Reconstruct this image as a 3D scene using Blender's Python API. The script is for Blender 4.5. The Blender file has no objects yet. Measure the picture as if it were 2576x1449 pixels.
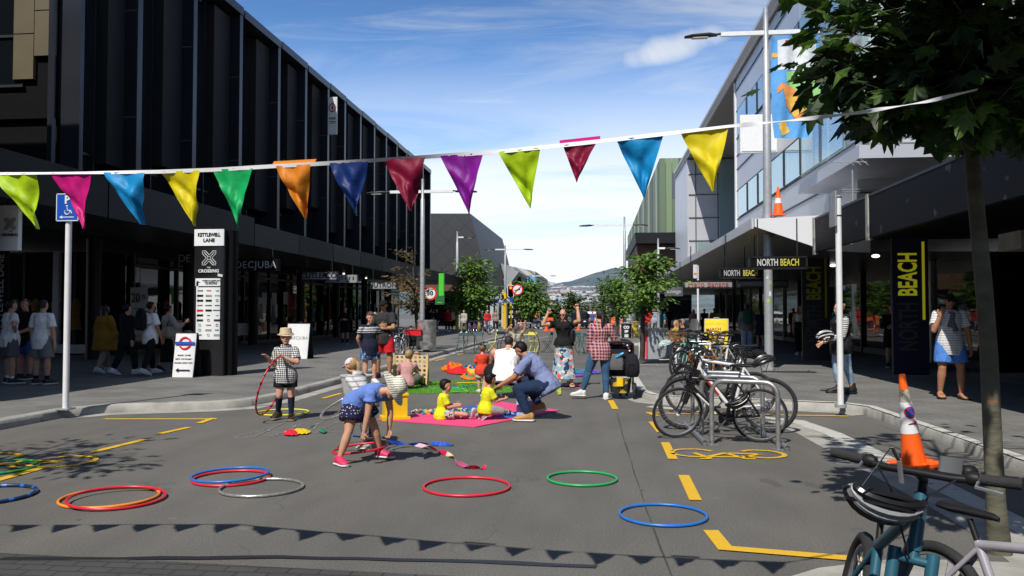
import bpy, math, random
from mathutils import Vector, Matrix, noise
random.seed(7)
R=math.radians
sc=bpy.context.scene
COL=sc.collection
# ---------------------------------------------------------------- camera model (pixel coordinates of a 2576 x 1449 view)
FP=2020.;CX=1288.;CY=724.5;CAMH=1.6
TH=math.atan((787-CY)/FP); YAW=math.atan((1500-CX)/(FP/math.cos(TH)))
FW=Vector((-math.sin(YAW)*math.cos(TH),math.cos(YAW)*math.cos(TH),math.sin(TH)))
RT=Vector((math.cos(YAW),math.sin(YAW),0)); UP=RT.cross(FW)
def ray(px,py): return FW+RT*((px-CX)/FP)-UP*((py-CY)/FP)
def G(px,py,z=0.):
    d=ray(px,py); t=(z-CAMH)/d.z; return Vector((d.x*t,d.y*t,z))
def PY(px,py,Y):
    d=ray(px,py); t=Y/d.y; return Vector((d.x*t,Y,CAMH+d.z*t))
def PX(px,py,X):
    d=ray(px,py); t=X/d.x; return Vector((X,d.y*t,CAMH+d.z*t))
KH=.13   # footpath height
# ---------------------------------------------------------------- materials
MATS={}
def _n(nt,t,**k):
    n=nt.nodes.new(t)
    for a,b in k.items(): setattr(n,a,b)
    return n
def newmat(name):
    m=bpy.data.materials.new(name); m.use_nodes=True; nt=m.node_tree
    return m,nt,nt.nodes['Principled BSDF'],nt.links.new
def M(name,col,rough=.6,metal=0.,var=.12,scale=6.,bump=0.,bscale=40.,emis=0.,spec=.5,stretch=None,spots=None):
    if name in MATS: return MATS[name]
    m,nt,b,L=newmat(name)
    b.inputs['Roughness'].default_value=rough; b.inputs['Metallic'].default_value=metal
    b.inputs['Specular IOR Level'].default_value=spec
    tc=_n(nt,'ShaderNodeTexCoord'); src=tc.outputs['Object']
    if stretch:
        mp=_n(nt,'ShaderNodeMapping'); mp.inputs['Scale'].default_value=stretch; L(src,mp.inputs['Vector']); src=mp.outputs[0]
    nz=_n(nt,'ShaderNodeTexNoise'); nz.inputs['Scale'].default_value=scale; nz.inputs['Detail'].default_value=5
    L(src,nz.inputs['Vector'])
    rp=_n(nt,'ShaderNodeValToRGB'); e=rp.color_ramp.elements
    e[0].position=.3; e[1].position=.7
    c=Vector(col[:3])
    e[0].color=(*[max(0,x*(1-var)) for x in c],1); e[1].color=(*[min(1,x*(1+var)) for x in c],1)
    L(nz.outputs['Fac'],rp.inputs[0]); out=rp.outputs[0]
    if spots:   # (scale, threshold, colour)
        vz=_n(nt,'ShaderNodeTexNoise'); vz.inputs['Scale'].default_value=spots[0]; vz.inputs['Detail'].default_value=2; L(src,vz.inputs['Vector'])
        r2=_n(nt,'ShaderNodeValToRGB'); r2.color_ramp.elements[0].position=spots[1]; r2.color_ramp.elements[1].position=spots[1]+.04
        L(vz.outputs['Fac'],r2.inputs[0]); mx=_n(nt,'ShaderNodeMixRGB'); L(r2.outputs[0],mx.inputs[0]); L(out,mx.inputs[1]); mx.inputs[2].default_value=(*spots[2],1); out=mx.outputs[0]
    L(out,b.inputs['Base Color'])
    if emis:
        L(out,b.inputs['Emission Color']); b.inputs['Emission Strength'].default_value=emis
    if bump:
        n2=_n(nt,'ShaderNodeTexNoise'); n2.inputs['Scale'].default_value=bscale; n2.inputs['Detail'].default_value=4; L(src,n2.inputs['Vector'])
        bp=_n(nt,'ShaderNodeBump'); bp.inputs['Strength'].default_value=bump; bp.inputs['Distance'].default_value=.02
        L(n2.outputs['Fac'],bp.inputs['Height']); L(bp.outputs[0],b.inputs['Normal'])
    MATS[name]=m; return m
def cloth(name,col,**k): 
    k.setdefault('rough',.9);k.setdefault('bump',.5);k.setdefault('bscale',26);k.setdefault('spec',.2);k.setdefault('var',.1);k.setdefault('scale',9)
    return M(name,col,**k)
def mathn(nt,op,a,b=None,c=None):
    n=_n(nt,'ShaderNodeMath',operation=op)
    for i,x in enumerate((a,b,c)):
        if x is None: continue
        if isinstance(x,(int,float)): n.inputs[i].default_value=x
        else: nt.links.new(x,n.inputs[i])
    return n.outputs[0]
def mixc(nt,f,a,b):
    n=_n(nt,'ShaderNodeMixRGB')
    for i,x in enumerate((f,a,b)):
        if isinstance(x,(int,float)): n.inputs[i].default_value=x
        elif isinstance(x,(tuple,list)): n.inputs[i].default_value=(*x,1)
        else: nt.links.new(x,n.inputs[i])
    return n.outputs[0]
def bands(nt,coord,freq,width,phase=0.):   # 1 inside bands
    v=mathn(nt,'FRACT',mathn(nt,'ADD',mathn(nt,'MULTIPLY',coord,freq),phase)); return mathn(nt,'LESS_THAN',v,width)
def pattern(name,kind,*cols,k=1.):
    """checked, plaid, striped, dotted, floral cloths"""
    if name in MATS: return MATS[name]
    m,nt,b,L=newmat(name); b.inputs['Roughness'].default_value=.9; b.inputs['Specular IOR Level'].default_value=.2
    tc=_n(nt,'ShaderNodeTexCoord'); sx=_n(nt,'ShaderNodeSeparateXYZ')
    wob=_n(nt,'ShaderNodeTexNoise'); wob.inputs['Scale'].default_value=5; L(tc.outputs['Object'],wob.inputs['Vector'])
    wv=_n(nt,'ShaderNodeVectorMath',operation='MULTIPLY_ADD'); L(wob.outputs['Color'],wv.inputs[0]); wv.inputs[1].default_value=(.03,.03,.03); L(tc.outputs['Object'],wv.inputs[2])
    L(wv.outputs[0],sx.inputs[0]); x,y,z=sx.outputs
    h=mathn(nt,'ADD',x,mathn(nt,'MULTIPLY',y,.6))
    if kind=='gingham':
        a=bands(nt,h,26*k,.5); c=bands(nt,z,26*k,.5)
        both=mathn(nt,'MULTIPLY',a,c); one=mathn(nt,'MAXIMUM',a,c)
        o=mixc(nt,one,cols[0],cols[1]); o=mixc(nt,both,o,cols[2])
    elif kind=='plaid':
        a=bands(nt,h,17*k,.42); c=bands(nt,z,17*k,.42); a2=bands(nt,h,17*k,.07,.3); c2=bands(nt,z,17*k,.07,.3)
        o=mixc(nt,mathn(nt,'MULTIPLY',mathn(nt,'ADD',a,c),.5),cols[0],cols[1]); o=mixc(nt,mathn(nt,'MAXIMUM',a2,c2),o,cols[2])
    elif kind=='stripe':
        o=mixc(nt,bands(nt,z,24*k,cols[2] if isinstance(cols[2],float) else .4),cols[0],cols[1])
    elif kind=='band':      # chest stripes between two heights
        inr=mathn(nt,'MULTIPLY',mathn(nt,'GREATER_THAN',z,cols[2]),mathn(nt,'LESS_THAN',z,cols[3]))
        o=mixc(nt,mathn(nt,'MULTIPLY',inr,bands(nt,z,18.,.62)),cols[0],cols[1])
    elif kind=='dots':
        v=_n(nt,'ShaderNodeTexVoronoi'); v.inputs['Scale'].default_value=30*k; v.inputs['Randomness'].default_value=.35; L(tc.outputs['Object'],v.inputs['Vector'])
        o=mixc(nt,mathn(nt,'LESS_THAN',v.outputs['Distance'],.26),cols[0],cols[1])
    elif kind=='floral':
        o=cols[0]
        for i,c in enumerate(cols[1:]):
            nz=_n(nt,'ShaderNodeTexNoise'); nz.inputs['Scale'].default_value=16*k; nz.inputs['Detail'].default_value=1.5
            mp=_n(nt,'ShaderNodeMapping'); mp.inputs['Location'].default_value=(i*7.3,i*3.1,i*5.7); L(tc.outputs['Object'],mp.inputs[0]); L(mp.outputs[0],nz.inputs['Vector'])
            o=mixc(nt,mathn(nt,'GREATER_THAN',nz.outputs['Fac'],.57),o,c)
    L(o,b.inputs['Base Color']) if not isinstance(o,tuple) else None
    n2=_n(nt,'ShaderNodeTexNoise'); n2.inputs['Scale'].default_value=24; n2.inputs['Detail'].default_value=3; L(tc.outputs['Object'],n2.inputs['Vector'])
    bp=_n(nt,'ShaderNodeBump'); bp.inputs['Strength'].default_value=.5; bp.inputs['Distance'].default_value=.02; L(n2.outputs['Fac'],bp.inputs['Height']); L(bp.outputs[0],b.inputs['Normal'])
    MATS[name]=m; return m
# ---------------------------------------------------------------- scene graph helpers
def tag(o,label=None,cat=None,group=None,kind=None):
    if label: o['label']=label
    if cat: o['category']=cat
    if group: o['group']=group
    if kind: o['kind']=kind
    return o
def thing(name,label,cat,loc=(0,0,0),rz=0.,group=None,rx=0.,ry=0.):
    o=bpy.data.objects.new(name,None); COL.objects.link(o); o.empty_display_size=.2
    o.location=loc; o.rotation_euler=(rx,ry,rz); tag(o,label,cat,group)
    o['_m']=0
    return o
def basis(o):
    return Matrix.LocRotScale(o.location,o.rotation_euler,o.scale)
def wmat(o):
    m=basis(o)
    while o.parent is not None:
        o=o.parent; m=basis(o)@m
    return m
def ortho(d,hint=Vector((0,0,1))):
    d=Vector(d).normalized(); h=Vector(hint)
    if abs(d.dot(h.normalized()))>.98: h=Vector((0,1,0)) if abs(d.y)<.9 else Vector((1,0,0))
    x=h.cross(d).normalized(); y=d.cross(x).normalized(); return x,y
class MB:
    def __init__(s): s.v=[];s.f=[];s.m=[]
    def add(s,vs,fs,mi=0):
        n=len(s.v); s.v+=[Vector(p) for p in vs]; s.f+=[[i+n for i in q] for q in fs]; s.m+=[mi]*len(fs); return s
    def box(s,c,d,Mx=None,mi=0):
        c=Vector(c); x,y,z=[t/2 for t in d]
        vs=[Vector(p) for p in ((-x,-y,-z),(x,-y,-z),(x,y,-z),(-x,y,-z),(-x,-y,z),(x,-y,z),(x,y,z),(-x,y,z))]
        if Mx is not None: vs=[Mx@p for p in vs]
        return s.add([c+p for p in vs],[(0,3,2,1),(4,5,6,7),(0,1,5,4),(1,2,6,5),(2,3,7,6),(3,0,4,7)],mi)
    def rbox(s,c,d,r=.01,Mx=None,mi=0):      # box with chamfered vertical edges
        c=Vector(c); x,y,z=[t/2 for t in d]
        pl=[(-x+r,-y),(x-r,-y),(x,-y+r),(x,y-r),(x-r,y),(-x+r,y),(-x,y-r),(-x,-y+r)]
        return s.prism(pl,-z,z,c,Mx,mi)
    def prism(s,pl,z0,z1,c=(0,0,0),Mx=None,mi=0):
        n=len(pl); c=Vector(c)
        vs=[Vector((p[0],p[1],z0)) for p in pl]+[Vector((p[0],p[1],z1)) for p in pl]
        if Mx is not None: vs=[Mx@p for p in vs]
        fs=[list(range(n))[::-1],list(range(n,2*n))]+[(i,(i+1)%n,n+(i+1)%n,n+i) for i in range(n)]
        return s.add([c+p for p in vs],fs,mi)
    def rings(s,rs,caps=True,mi=0,closed=False):
        n=len(rs[0]); vs=[p for r in rs for p in r]; fs=[]
        k=len(rs)
        for j in range(k if closed else k-1):
            a=j*n;b=((j+1)%k)*n
            fs+=[(a+i,a+(i+1)%n,b+(i+1)%n,b+i) for i in range(n)]
        if caps and not closed: fs+=[list(range(n))[::-1],list(range((k-1)*n,k*n))]
        return s.add(vs,fs,mi)
    def tube(s,pts,r,n=8,caps=True,mi=0,closed=False,flat=1.):
        pts=[Vector(p) for p in pts]; k=len(pts); rs=[]; px=None
        if not isinstance(r,(list,tuple)): r=[r]*k
        for i,p in enumerate(pts):
            if closed: d=pts[(i+1)%k]-pts[i-1]
            else: d=(pts[min(i+1,k-1)]-pts[max(i-1,0)])
            if d.length<1e-9: d=Vector((0,0,1))
            d.normalize()
            if px is None: px,_=ortho(d)
            px=(px-d*px.dot(d)); 
            if px.length<1e-6: px,_=ortho(d)
            px.normalize(); py=d.cross(px)
            rs.append([p+(px*math.cos(a)+py*math.sin(a)*flat)*r[i] for a in [2*math.pi*j/n for j in range(n)]])
        return s.rings(rs,caps,mi,closed)
    def ell(s,c,r,Mx=None,n=14,k=9,mi=0):
        c=Vector(c); r=Vector(r) if not isinstance(r,(int,float)) else Vector((r,r,r)); rs=[]
        for j in range(k+1):
            t=math.pi*j/k; sr=max(math.sin(t),.02); cz=-math.cos(t)
            ring=[Vector((r.x*sr*math.cos(a),r.y*sr*math.sin(a),r.z*cz)) for a in [2*math.pi*i/n for i in range(n)]]
            if Mx is not None: ring=[Mx@p for p in ring]
            rs.append([c+p for p in ring])
        return s.rings(rs,True,mi)
    def lathe(s,prof,n=20,c=(0,0,0),Mx=None,mi=0,caps=True,sy=1.):
        c=Vector(c); rs=[]
        for (r,z) in prof:
            ring=[Vector((r*math.cos(a),r*sy*math.sin(a),z)) for a in [2*math.pi*i/n for i in range(n)]]
            if Mx is not None: ring=[Mx@p for p in ring]
            rs.append([c+p for p in ring])
        return s.rings(rs,caps,mi)
    def sec(s,secs,n=16,mi=0,caps=True,e=1.):   # elliptical sections (centre,rx,ry,xaxis,yaxis)
        rs=[]
        for c,rx,ry,xa,ya in secs:
            ring=[]
            for i in range(n):
                a=2*math.pi*i/n; ca,sa=math.cos(a),math.sin(a)
                ring.append(Vector(c)+Vector(xa)*(rx*math.copysign(abs(ca)**e,ca))+Vector(ya)*(ry*math.copysign(abs(sa)**e,sa)))
            rs.append(ring)
        return s.rings(rs,caps,mi)
    def sheet(s,pts,mi=0): return s.add(pts,[list(range(len(pts)))],mi)
    def build(s,name,mats,parent=None,smooth=True,world=False,ang=47,coll=True):
        vs=s.v
        if world and parent is not None:
            mi=wmat(parent).inverted(); vs=[mi@p for p in vs]
        me=bpy.data.meshes.new(name); me.from_pydata([tuple(p) for p in vs],[],[list(q) for q in s.f])
        if not isinstance(mats,(list,tuple)): mats=[mats]
        for m in mats: me.materials.append(m)
        if len(mats)>1: me.polygons.foreach_set('material_index',s.m)
        if smooth:
            me.polygons.foreach_set('use_smooth',[True]*len(me.polygons)); me.set_sharp_from_angle(angle=R(ang))
        me.validate(); me.update()
        o=bpy.data.objects.new(name,me); COL.objects.link(o)
        if parent is not None: o.parent=parent
        return o
def copy_tree(o,parent=None):
    c=o.copy(); COL.objects.link(c); c.parent=parent
    if parent is not None: c.matrix_parent_inverse=o.matrix_parent_inverse.copy()
    for ch in list(KIDS(o)): copy_tree(ch,c)
    return c
def KIDS(o): return [x for x in bpy.data.objects if x.parent==o]
def structure(mb,name,mat,label=None,**k):
    o=mb.build(name,mat,**k); o['kind']='structure'
    if label: o['label']=label
    return o
def letters(txt,size,mat,parent,loc,face=0.,name='lettering',ext=.004,align='CENTER',sx=1.,roll=0.,pitch=90.,world=True,bold=0.,space=1.):
    """writing as a mesh; face = rotation about z (0: reads from -Y), roll = in-plane rotation"""
    cu=bpy.data.curves.new(name,'FONT'); cu.body=txt; cu.size=size; cu.extrude=ext; cu.align_x=align; cu.align_y='CENTER'; cu.resolution_u=3; cu.offset=bold; cu.space_character=space
    t=bpy.data.objects.new(name,cu); COL.objects.link(t)
    dg=bpy.context.evaluated_depsgraph_get(); dg.update()
    me=bpy.data.meshes.new_from_object(t.evaluated_get(dg)); bpy.data.objects.remove(t)
    mx=Matrix.Rotation(R(face),4,'Z')@Matrix.Rotation(R(pitch),4,'X')@Matrix.Rotation(R(roll),4,'Z')@Matrix.Diagonal((sx,1,1,1))
    mx=Matrix.Translation(loc)@mx
    if world and parent is not None: mx=wmat(parent).inverted()@mx
    me.transform(mx); me.materials.clear(); me.materials.append(mat)
    o=bpy.data.objects.new(name,me); COL.objects.link(o); o.parent=parent
    return o
# ---------------------------------------------------------------- common materials
white=M('white_paint',(.75,.76,.77),.5,var=.05,bump=.05); offwhite=M('off_white',(.6,.6,.58),.6,var=.06)
black=M('black_paint',(.010,.010,.011),.5,var=.3,spec=.25); rubber=M('rubber',(.02,.02,.021),.85,var=.3,bump=.3,bscale=120)
dkmetal=M('dark_metal',(.03,.031,.035),.45,metal=.3,var=.2); steel=M('steel',(.42,.43,.45),.38,metal=.75,var=.15,scale=14)
galv=M('galvanised',(.40,.42,.44),.45,metal=.35,var=.12,scale=9,bump=.1); chrome=M('chrome',(.7,.7,.72),.15,metal=1,var=.05)
gr_conc=M('kerb_concrete',(.34,.33,.30),.85,var=.22,scale=3.5,bump=.5,bscale=60,spots=(1.7,.6,(.2,.19,.175)))
yellowp=None
orange=M('cone_orange',(.98,.13,.008),.55,var=.08,scale=5,spots=(7.,.66,(.6,.09,.03))); orange2=M('orange_cloth',(.8,.16,.02),.7)
red=M('red_plastic',(.62,.02,.03),.35,var=.1); green=M('green_plastic',(.02,.36,.10),.35,var=.1); blue=M('blue_plastic',(.02,.2,.6),.35,var=.1)
yellow=M('yellow_plastic',(.8,.52,.01),.4,var=.06); pink=M('pink_foam',(.75,.06,.20),.8,var=.07,bump=.3,bscale=120)
navy=M('navy',(.012,.02,.07),.6); blue2=M('sign_blue',(.01,.08,.45),.4,var=.04); wood=M('ply_wood',(.62,.42,.19),.6,var=.15,scale=5,stretch=(1,1,6))
skinA=M('skin_fair',(.58,.31,.21),.55,var=.10,scale=11,spec=.3,bump=.04); skinB=M('skin_tan',(.42,.20,.11),.55,var=.10,scale=11,spec=.3,bump=.04); skinC=M('skin_pink',(.60,.27,.19),.55,var=.12,scale=9,spec=.3)
def asphalt():
    m,nt,b,L=newmat('asphalt'); tc=_n(nt,'ShaderNodeTexCoord'); P=tc.outputs['Object']
    def nz(s,d=4,st=None):
        n=_n(nt,'ShaderNodeTexNoise'); n.inputs['Scale'].default_value=s; n.inputs['Detail'].default_value=d; v=P
        if st: mp=_n(nt,'ShaderNodeMapping'); mp.inputs['Scale'].default_value=st; L(P,mp.inputs[0]); v=mp.outputs[0]
        L(v,n.inputs['Vector']); return n.outputs['Fac']
    big=nz(.35,3); mid=nz(2.2,5,(1,.35,1)); fine=nz(70,4)
    f=mathn(nt,'ADD',mathn(nt,'MULTIPLY',big,.5),mathn(nt,'MULTIPLY',mid,.5))
    rp=_n(nt,'ShaderNodeValToRGB'); e=rp.color_ramp.elements; e[0].position=.35;e[1].position=.68
    e[0].color=(.104,.099,.090,1); e[1].color=(.148,.142,.129,1); L(f,rp.inputs[0])
    r2=_n(nt,'ShaderNodeValToRGB'); e=r2.color_ramp.elements; e[0].position=.3;e[0].color=(.7,.7,.7,1); e[1].position=.72;e[1].color=(1.32,1.32,1.32,1); L(fine,r2.inputs[0])
    mu=_n(nt,'ShaderNodeMixRGB',blend_type='MULTIPLY'); mu.inputs[0].default_value=1; L(rp.outputs[0],mu.inputs[1]); L(r2.outputs[0],mu.inputs[2]); out=mu.outputs[0]
    # gum spots and stains
    v=_n(nt,'ShaderNodeTexVoronoi'); v.inputs['Scale'].default_value=2.1; L(P,v.inputs['Vector'])
    dsp=mathn(nt,'ADD',v.outputs['Distance'],mathn(nt,'MULTIPLY',nz(25,2),.06))
    spot=mathn(nt,'LESS_THAN',dsp,.075); pick=mathn(nt,'GREATER_THAN',nz(1.1,2),.5)
    out=mixc(nt,mathn(nt,'MULTIPLY',mathn(nt,'MULTIPLY',spot,pick),.6),out,(.028,.027,.026))
    v2=_n(nt,'ShaderNodeTexVoronoi'); v2.inputs['Scale'].default_value=1.3; L(P,v2.inputs['Vector'])
    sp2=mathn(nt,'LESS_THAN',mathn(nt,'ADD',v2.outputs['Distance'],mathn(nt,'MULTIPLY',nz(30,3),.12)),.11)
    out=mixc(nt,mathn(nt,'MULTIPLY',sp2,.22),out,(.25,.24,.23))
    st=mathn(nt,'GREATER_THAN',nz(.8,6,(1,.5,1)),.665); out=mixc(nt,mathn(nt,'MULTIPLY',st,.3),out,(.035,.034,.032))
    # wandering cracks
    ck=_n(nt,'ShaderNodeTexVoronoi',feature='DISTANCE_TO_EDGE'); ck.inputs['Scale'].default_value=.33
    wv=_n(nt,'ShaderNodeVectorMath',operation='MULTIPLY_ADD'); wn=_n(nt,'ShaderNodeTexNoise'); wn.inputs['Scale'].default_value=1.5; wn.inputs['Detail'].default_value=6; L(P,wn.inputs['Vector']); L(wn.outputs['Color'],wv.inputs[0]); wv.inputs[1].default_value=(1.2,1.2,0); L(P,wv.inputs[2]); L(wv.outputs[0],ck.inputs['Vector'])
    cr=mathn(nt,'MULTIPLY',mathn(nt,'LESS_THAN',ck.outputs['Distance'],.0035),mathn(nt,'GREATER_THAN',nz(.9,2),.52)); out=mixc(nt,mathn(nt,'MULTIPLY',cr,.22),out,(.03,.03,.029))
    L(out,b.inputs['Base Color']); b.inputs['Roughness'].default_value=.78; b.inputs['Specular IOR Level'].default_value=.35
    bp=_n(nt,'ShaderNodeBump'); bp.inputs['Strength'].default_value=.35; bp.inputs['Distance'].default_value=.006; L(fine,bp.inputs['Height']); L(bp.outputs[0],b.inputs['Normal']); return m
ASPH=asphalt()
def pavers(name,c1,c2,mortar,sx,sy,rot=0,ms=.012):
    m,nt,b,L=newmat(name); tc=_n(nt,'ShaderNodeTexCoord'); mp=_n(nt,'ShaderNodeMapping'); mp.inputs['Rotation'].default_value=(0,0,R(rot)); L(tc.outputs['Object'],mp.inputs[0])
    br=_n(nt,'ShaderNodeTexBrick'); br.inputs['Color1'].default_value=(*c1,1); br.inputs['Color2'].default_value=(*c2,1); br.inputs['Mortar'].default_value=(*mortar,1)
    br.inputs['Scale'].default_value=1; br.inputs['Brick Width'].default_value=sx; br.inputs['Row Height'].default_value=sy; br.inputs['Mortar Size'].default_value=ms; L(mp.outputs[0],br.inputs['Vector'])
    nz=_n(nt,'ShaderNodeTexNoise'); nz.inputs['Scale'].default_value=1.1; nz.inputs['Detail'].default_value=6; L(tc.outputs['Object'],nz.inputs['Vector'])
    r=_n(nt,'ShaderNodeValToRGB'); e=r.color_ramp.elements; e[0].position=.3;e[0].color=(.75,.75,.75,1);e[1].position=.75;e[1].color=(1.2,1.2,1.2,1); L(nz.outputs['Fac'],r.inputs[0])
    mu=_n(nt,'ShaderNodeMixRGB',blend_type='MULTIPLY'); mu.inputs[0].default_value=1; L(br.outputs['Color'],mu.inputs[1]); L(r.outputs[0],mu.inputs[2])
    v=_n(nt,'ShaderNodeTexVoronoi'); v.inputs['Scale'].default_value=2.4; L(tc.outputs['Object'],v.inputs['Vector'])
    o=mixc(nt,mathn(nt,'MULTIPLY',mathn(nt,'LESS_THAN',v.outputs['Distance'],.06),.5),mu.outputs[0],(.3,.3,.29))
    L(o,b.inputs['Base Color']); b.inputs['Roughness'].default_value=.8
    bp=_n(nt,'ShaderNodeBump'); bp.inputs['Strength'].default_value=.5; bp.inputs['Distance'].default_value=.01; bp.invert=True; L(br.outputs['Fac'],bp.inputs['Height']); L(bp.outputs[0],b.inputs['Normal']); MATS[name]=m; return m
PAVE=pavers('basalt_pavers',(.155,.152,.143),(.185,.181,.170),(.12,.118,.11),.4,.2,0,.010)
COBB=pavers('dark_setts',(.05,.05,.05),(.066,.065,.063),(.03,.03,.03),.2,.1,0,.008)
def worn(name,col,under,th=.42,sc_=9.):
    m,nt,b,L=newmat(name); tc=_n(nt,'ShaderNodeTexCoord'); nz=_n(nt,'ShaderNodeTexNoise'); nz.inputs['Scale'].default_value=sc_; nz.inputs['Detail'].default_value=8; nz.inputs['Roughness'].default_value=.75; L(tc.outputs['Object'],nz.inputs['Vector'])
    r=_n(nt,'ShaderNodeValToRGB'); r.color_ramp.elements[0].position=th-.06; r.color_ramp.elements[1].position=th; L(nz.outputs['Fac'],r.inputs[0])
    n3=_n(nt,'ShaderNodeTexNoise'); n3.inputs['Scale'].default_value=60; L(tc.outputs['Object'],n3.inputs['Vector'])
    c=mixc(nt,n3.outputs['Fac'],[x*.75 for x in col],[min(1,x*1.15) for x in col])
    L(mixc(nt,r.outputs[0],under,c),b.inputs['Base Color']); b.inputs['Roughness'].default_value=.7; MATS[name]=m; return m
YEL=worn('yellow_road_paint',(.72,.43,.02),(.10,.085,.05),.36); WHT=worn('white_road_paint',(.52,.51,.47),(.16,.16,.15),.42,7); CHALK=worn('chalk',(.33,.33,.33),(.085,.084,.08),.5,30)
def glass(name,col,rough=.04,metal=0.,spec=.8,wob=.02):
    m,nt,b,L=newmat(name); b.inputs['Base Color'].default_value=(*col,1); b.inputs['Roughness'].default_value=rough; b.inputs['Metallic'].default_value=metal; b.inputs['Specular IOR Level'].default_value=spec
    tc=_n(nt,'ShaderNodeTexCoord'); nz=_n(nt,'ShaderNodeTexNoise'); nz.inputs['Scale'].default_value=.7; nz.inputs['Detail'].default_value=1; L(tc.outputs['Object'],nz.inputs['Vector'])
    bp=_n(nt,'ShaderNodeBump'); bp.inputs['Strength'].default_value=wob*10; bp.inputs['Distance'].default_value=.03; L(nz.outputs['Fac'],bp.inputs['Height']); L(bp.outputs[0],b.inputs['Normal']); MATS[name]=m; return m
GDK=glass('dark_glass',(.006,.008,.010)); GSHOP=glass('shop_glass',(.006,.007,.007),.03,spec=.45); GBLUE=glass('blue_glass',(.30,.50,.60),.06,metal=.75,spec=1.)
GPALE=glass('pale_glass',(.42,.58,.60),.08,metal=.45,spec=1.); 
def seethru(name,col,a):
    m,nt,b,L=newmat(name); b.inputs['Base Color'].default_value=(*col,1); b.inputs['Roughness'].default_value=.05; b.inputs['Alpha'].default_value=a; b.inputs['Specular IOR Level'].default_value=.9; return m
GCLR=seethru('clear_glass',(.6,.8,.78),.22)
CLADK=M('charcoal_cladding',(.009,.010,.013),.5,spec=.3,var=.15,scale=.8); CLADB=M('blue_black_cladding',(.006,.009,.017),.45,spec=.35,var=.2,scale=.6)
FINL=M('fin_metal',(.030,.034,.043),.34,metal=.5,var=.12,scale=.9); PANG=M('grey_perforated_panel',(.020,.020,.022),.65,spec=.2,var=.12,scale=2.)
TAN=M('bronze_panel',(.13,.105,.062),.45,metal=.2,var=.1,scale=1.); CANK=M('canopy_fascia',(.011,.011,.012),.55,spec=.25,var=.2,scale=.9)
SILV=M('silver_panel',(.60,.61,.65),.4,metal=.35,var=.05,scale=.6); SILW=M('pale_panel',(.70,.71,.73),.5,var=.04,scale=.6); JOINT=M('panel_joint',(.06,.06,.07),.7)
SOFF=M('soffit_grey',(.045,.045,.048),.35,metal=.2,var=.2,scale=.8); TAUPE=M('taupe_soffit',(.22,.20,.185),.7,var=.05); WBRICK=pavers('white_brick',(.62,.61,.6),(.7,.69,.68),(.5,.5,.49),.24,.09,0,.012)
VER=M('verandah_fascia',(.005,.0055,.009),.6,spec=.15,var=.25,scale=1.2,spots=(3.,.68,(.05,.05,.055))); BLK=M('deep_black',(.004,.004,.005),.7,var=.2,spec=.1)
# ---------------------------------------------------------------- ground
def offset_path(path,d):
    out=[];n=len(path)
    for i,p in enumerate(path):
        p=Vector(p[:2])
        a=(p-Vector(path[i-1][:2])).normalized() if i>0 else None
        b=(Vector(path[i+1][:2])-p).normalized() if i<n-1 else None
        a=a or b; b=b or a
        na=Vector((-a.y,a.x)); nb=Vector((-b.y,b.x)); mi=(na+nb).normalized(); out.append(p+mi*(d/max(.4,mi.dot(na))))
    return out
def extrude(path,prof,mb=None,jit=0.):
    """profile of (offset to the left of the path, z) swept along path"""
    mb=mb or MB(); rows=[]
    cols=[offset_path(path,o) for o,z in prof]
    rs=[[Vector((cols[k][i].x+random.uniform(-jit,jit),cols[k][i].y+random.uniform(-jit,jit),prof[k][1])) for k in range(len(prof))] for i in range(len(path))]
    n=len(prof); vs=[p for r in rs for p in r]
    fs=[(i*n+k,i*n+k+1,(i+1)*n+k+1,(i+1)*n+k) for i in range(len(path)-1) for k in range(n-1)]
    return mb.add(vs,fs)
def dense(path,st=.5):
    o=[]
    for a,b in zip(path[:-1],path[1:]):
        a=Vector(a[:2]);b=Vector(b[:2]);k=max(1,int((b-a).length/st)); o+=[a.lerp(b,i/k) for i in range(k)]
    return o+[Vector(path[-1][:2])]
structure(MB().sheet([(-1500,-60,0),(1500,-60,0),(1500,6000,0),(-1500,6000,0)]),'road',ASPH,'dark grey asphalt street running away between the buildings',smooth=False)
# left kerb runs away with the footpath on its left
KL=[(-8.15,-14),(-8.1,11.6),(-7.75,12.15),(-6.3,12.75),(-5.9,13.1),(-5.72,14.2),(-5.8,30),(-5.85,62),(-6.6,65),(-9,67.5),(-40,68)]
KRt=[(4.2,-14),(4.2,13.15),(3.95,13.6),(1.35,14.35),(.95,14.7),(.78,15.5),(.8,22.3),(1.1,23.2),(3.2,23.9),(3.3,25),(3.3,38),(2.9,39.5),(1.0,40.3),(.8,42),(.8,61),(1.6,65),(4,67.5),(40,68)]
def kerb(path,sgn,name,mat,lab):
    path=dense(path[:]) 
    return structure(extrude(path,[(0,0),(.015*sgn,KH*.85),(.04*sgn,KH),(.17*sgn,KH+.004),(.17*sgn,0)],jit=.003),name,mat,lab,ang=60)
kerb(KL,1,'left_kerb',gr_conc,'rough grey concrete kerb along the left footpath')
WK=worn('painted_kerb',(.55,.54,.50),(.27,.26,.24),.45,5)
kerb(KRt,-1,'right_kerb',gr_conc,'rough concrete kerb along the right footpath')
structure(extrude(dense(KRt[:]),[(-.025,KH+.007),(-.15,KH+.009)],jit=.006),'right_kerb_paint',WK,'worn white paint along the top of the right kerb',smooth=False)
structure(extrude(dense(KL[1:],.8),[(-.3,.004),(0.,.005)]),'left_gutter',gr_conc,'pale concrete gutter beside the left kerb',smooth=False)
structure(extrude(dense(KRt[1:],.8),[(0,.005),(.3,.004)]),'right_gutter',gr_conc,'pale concrete gutter beside the right kerb',smooth=False)
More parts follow.
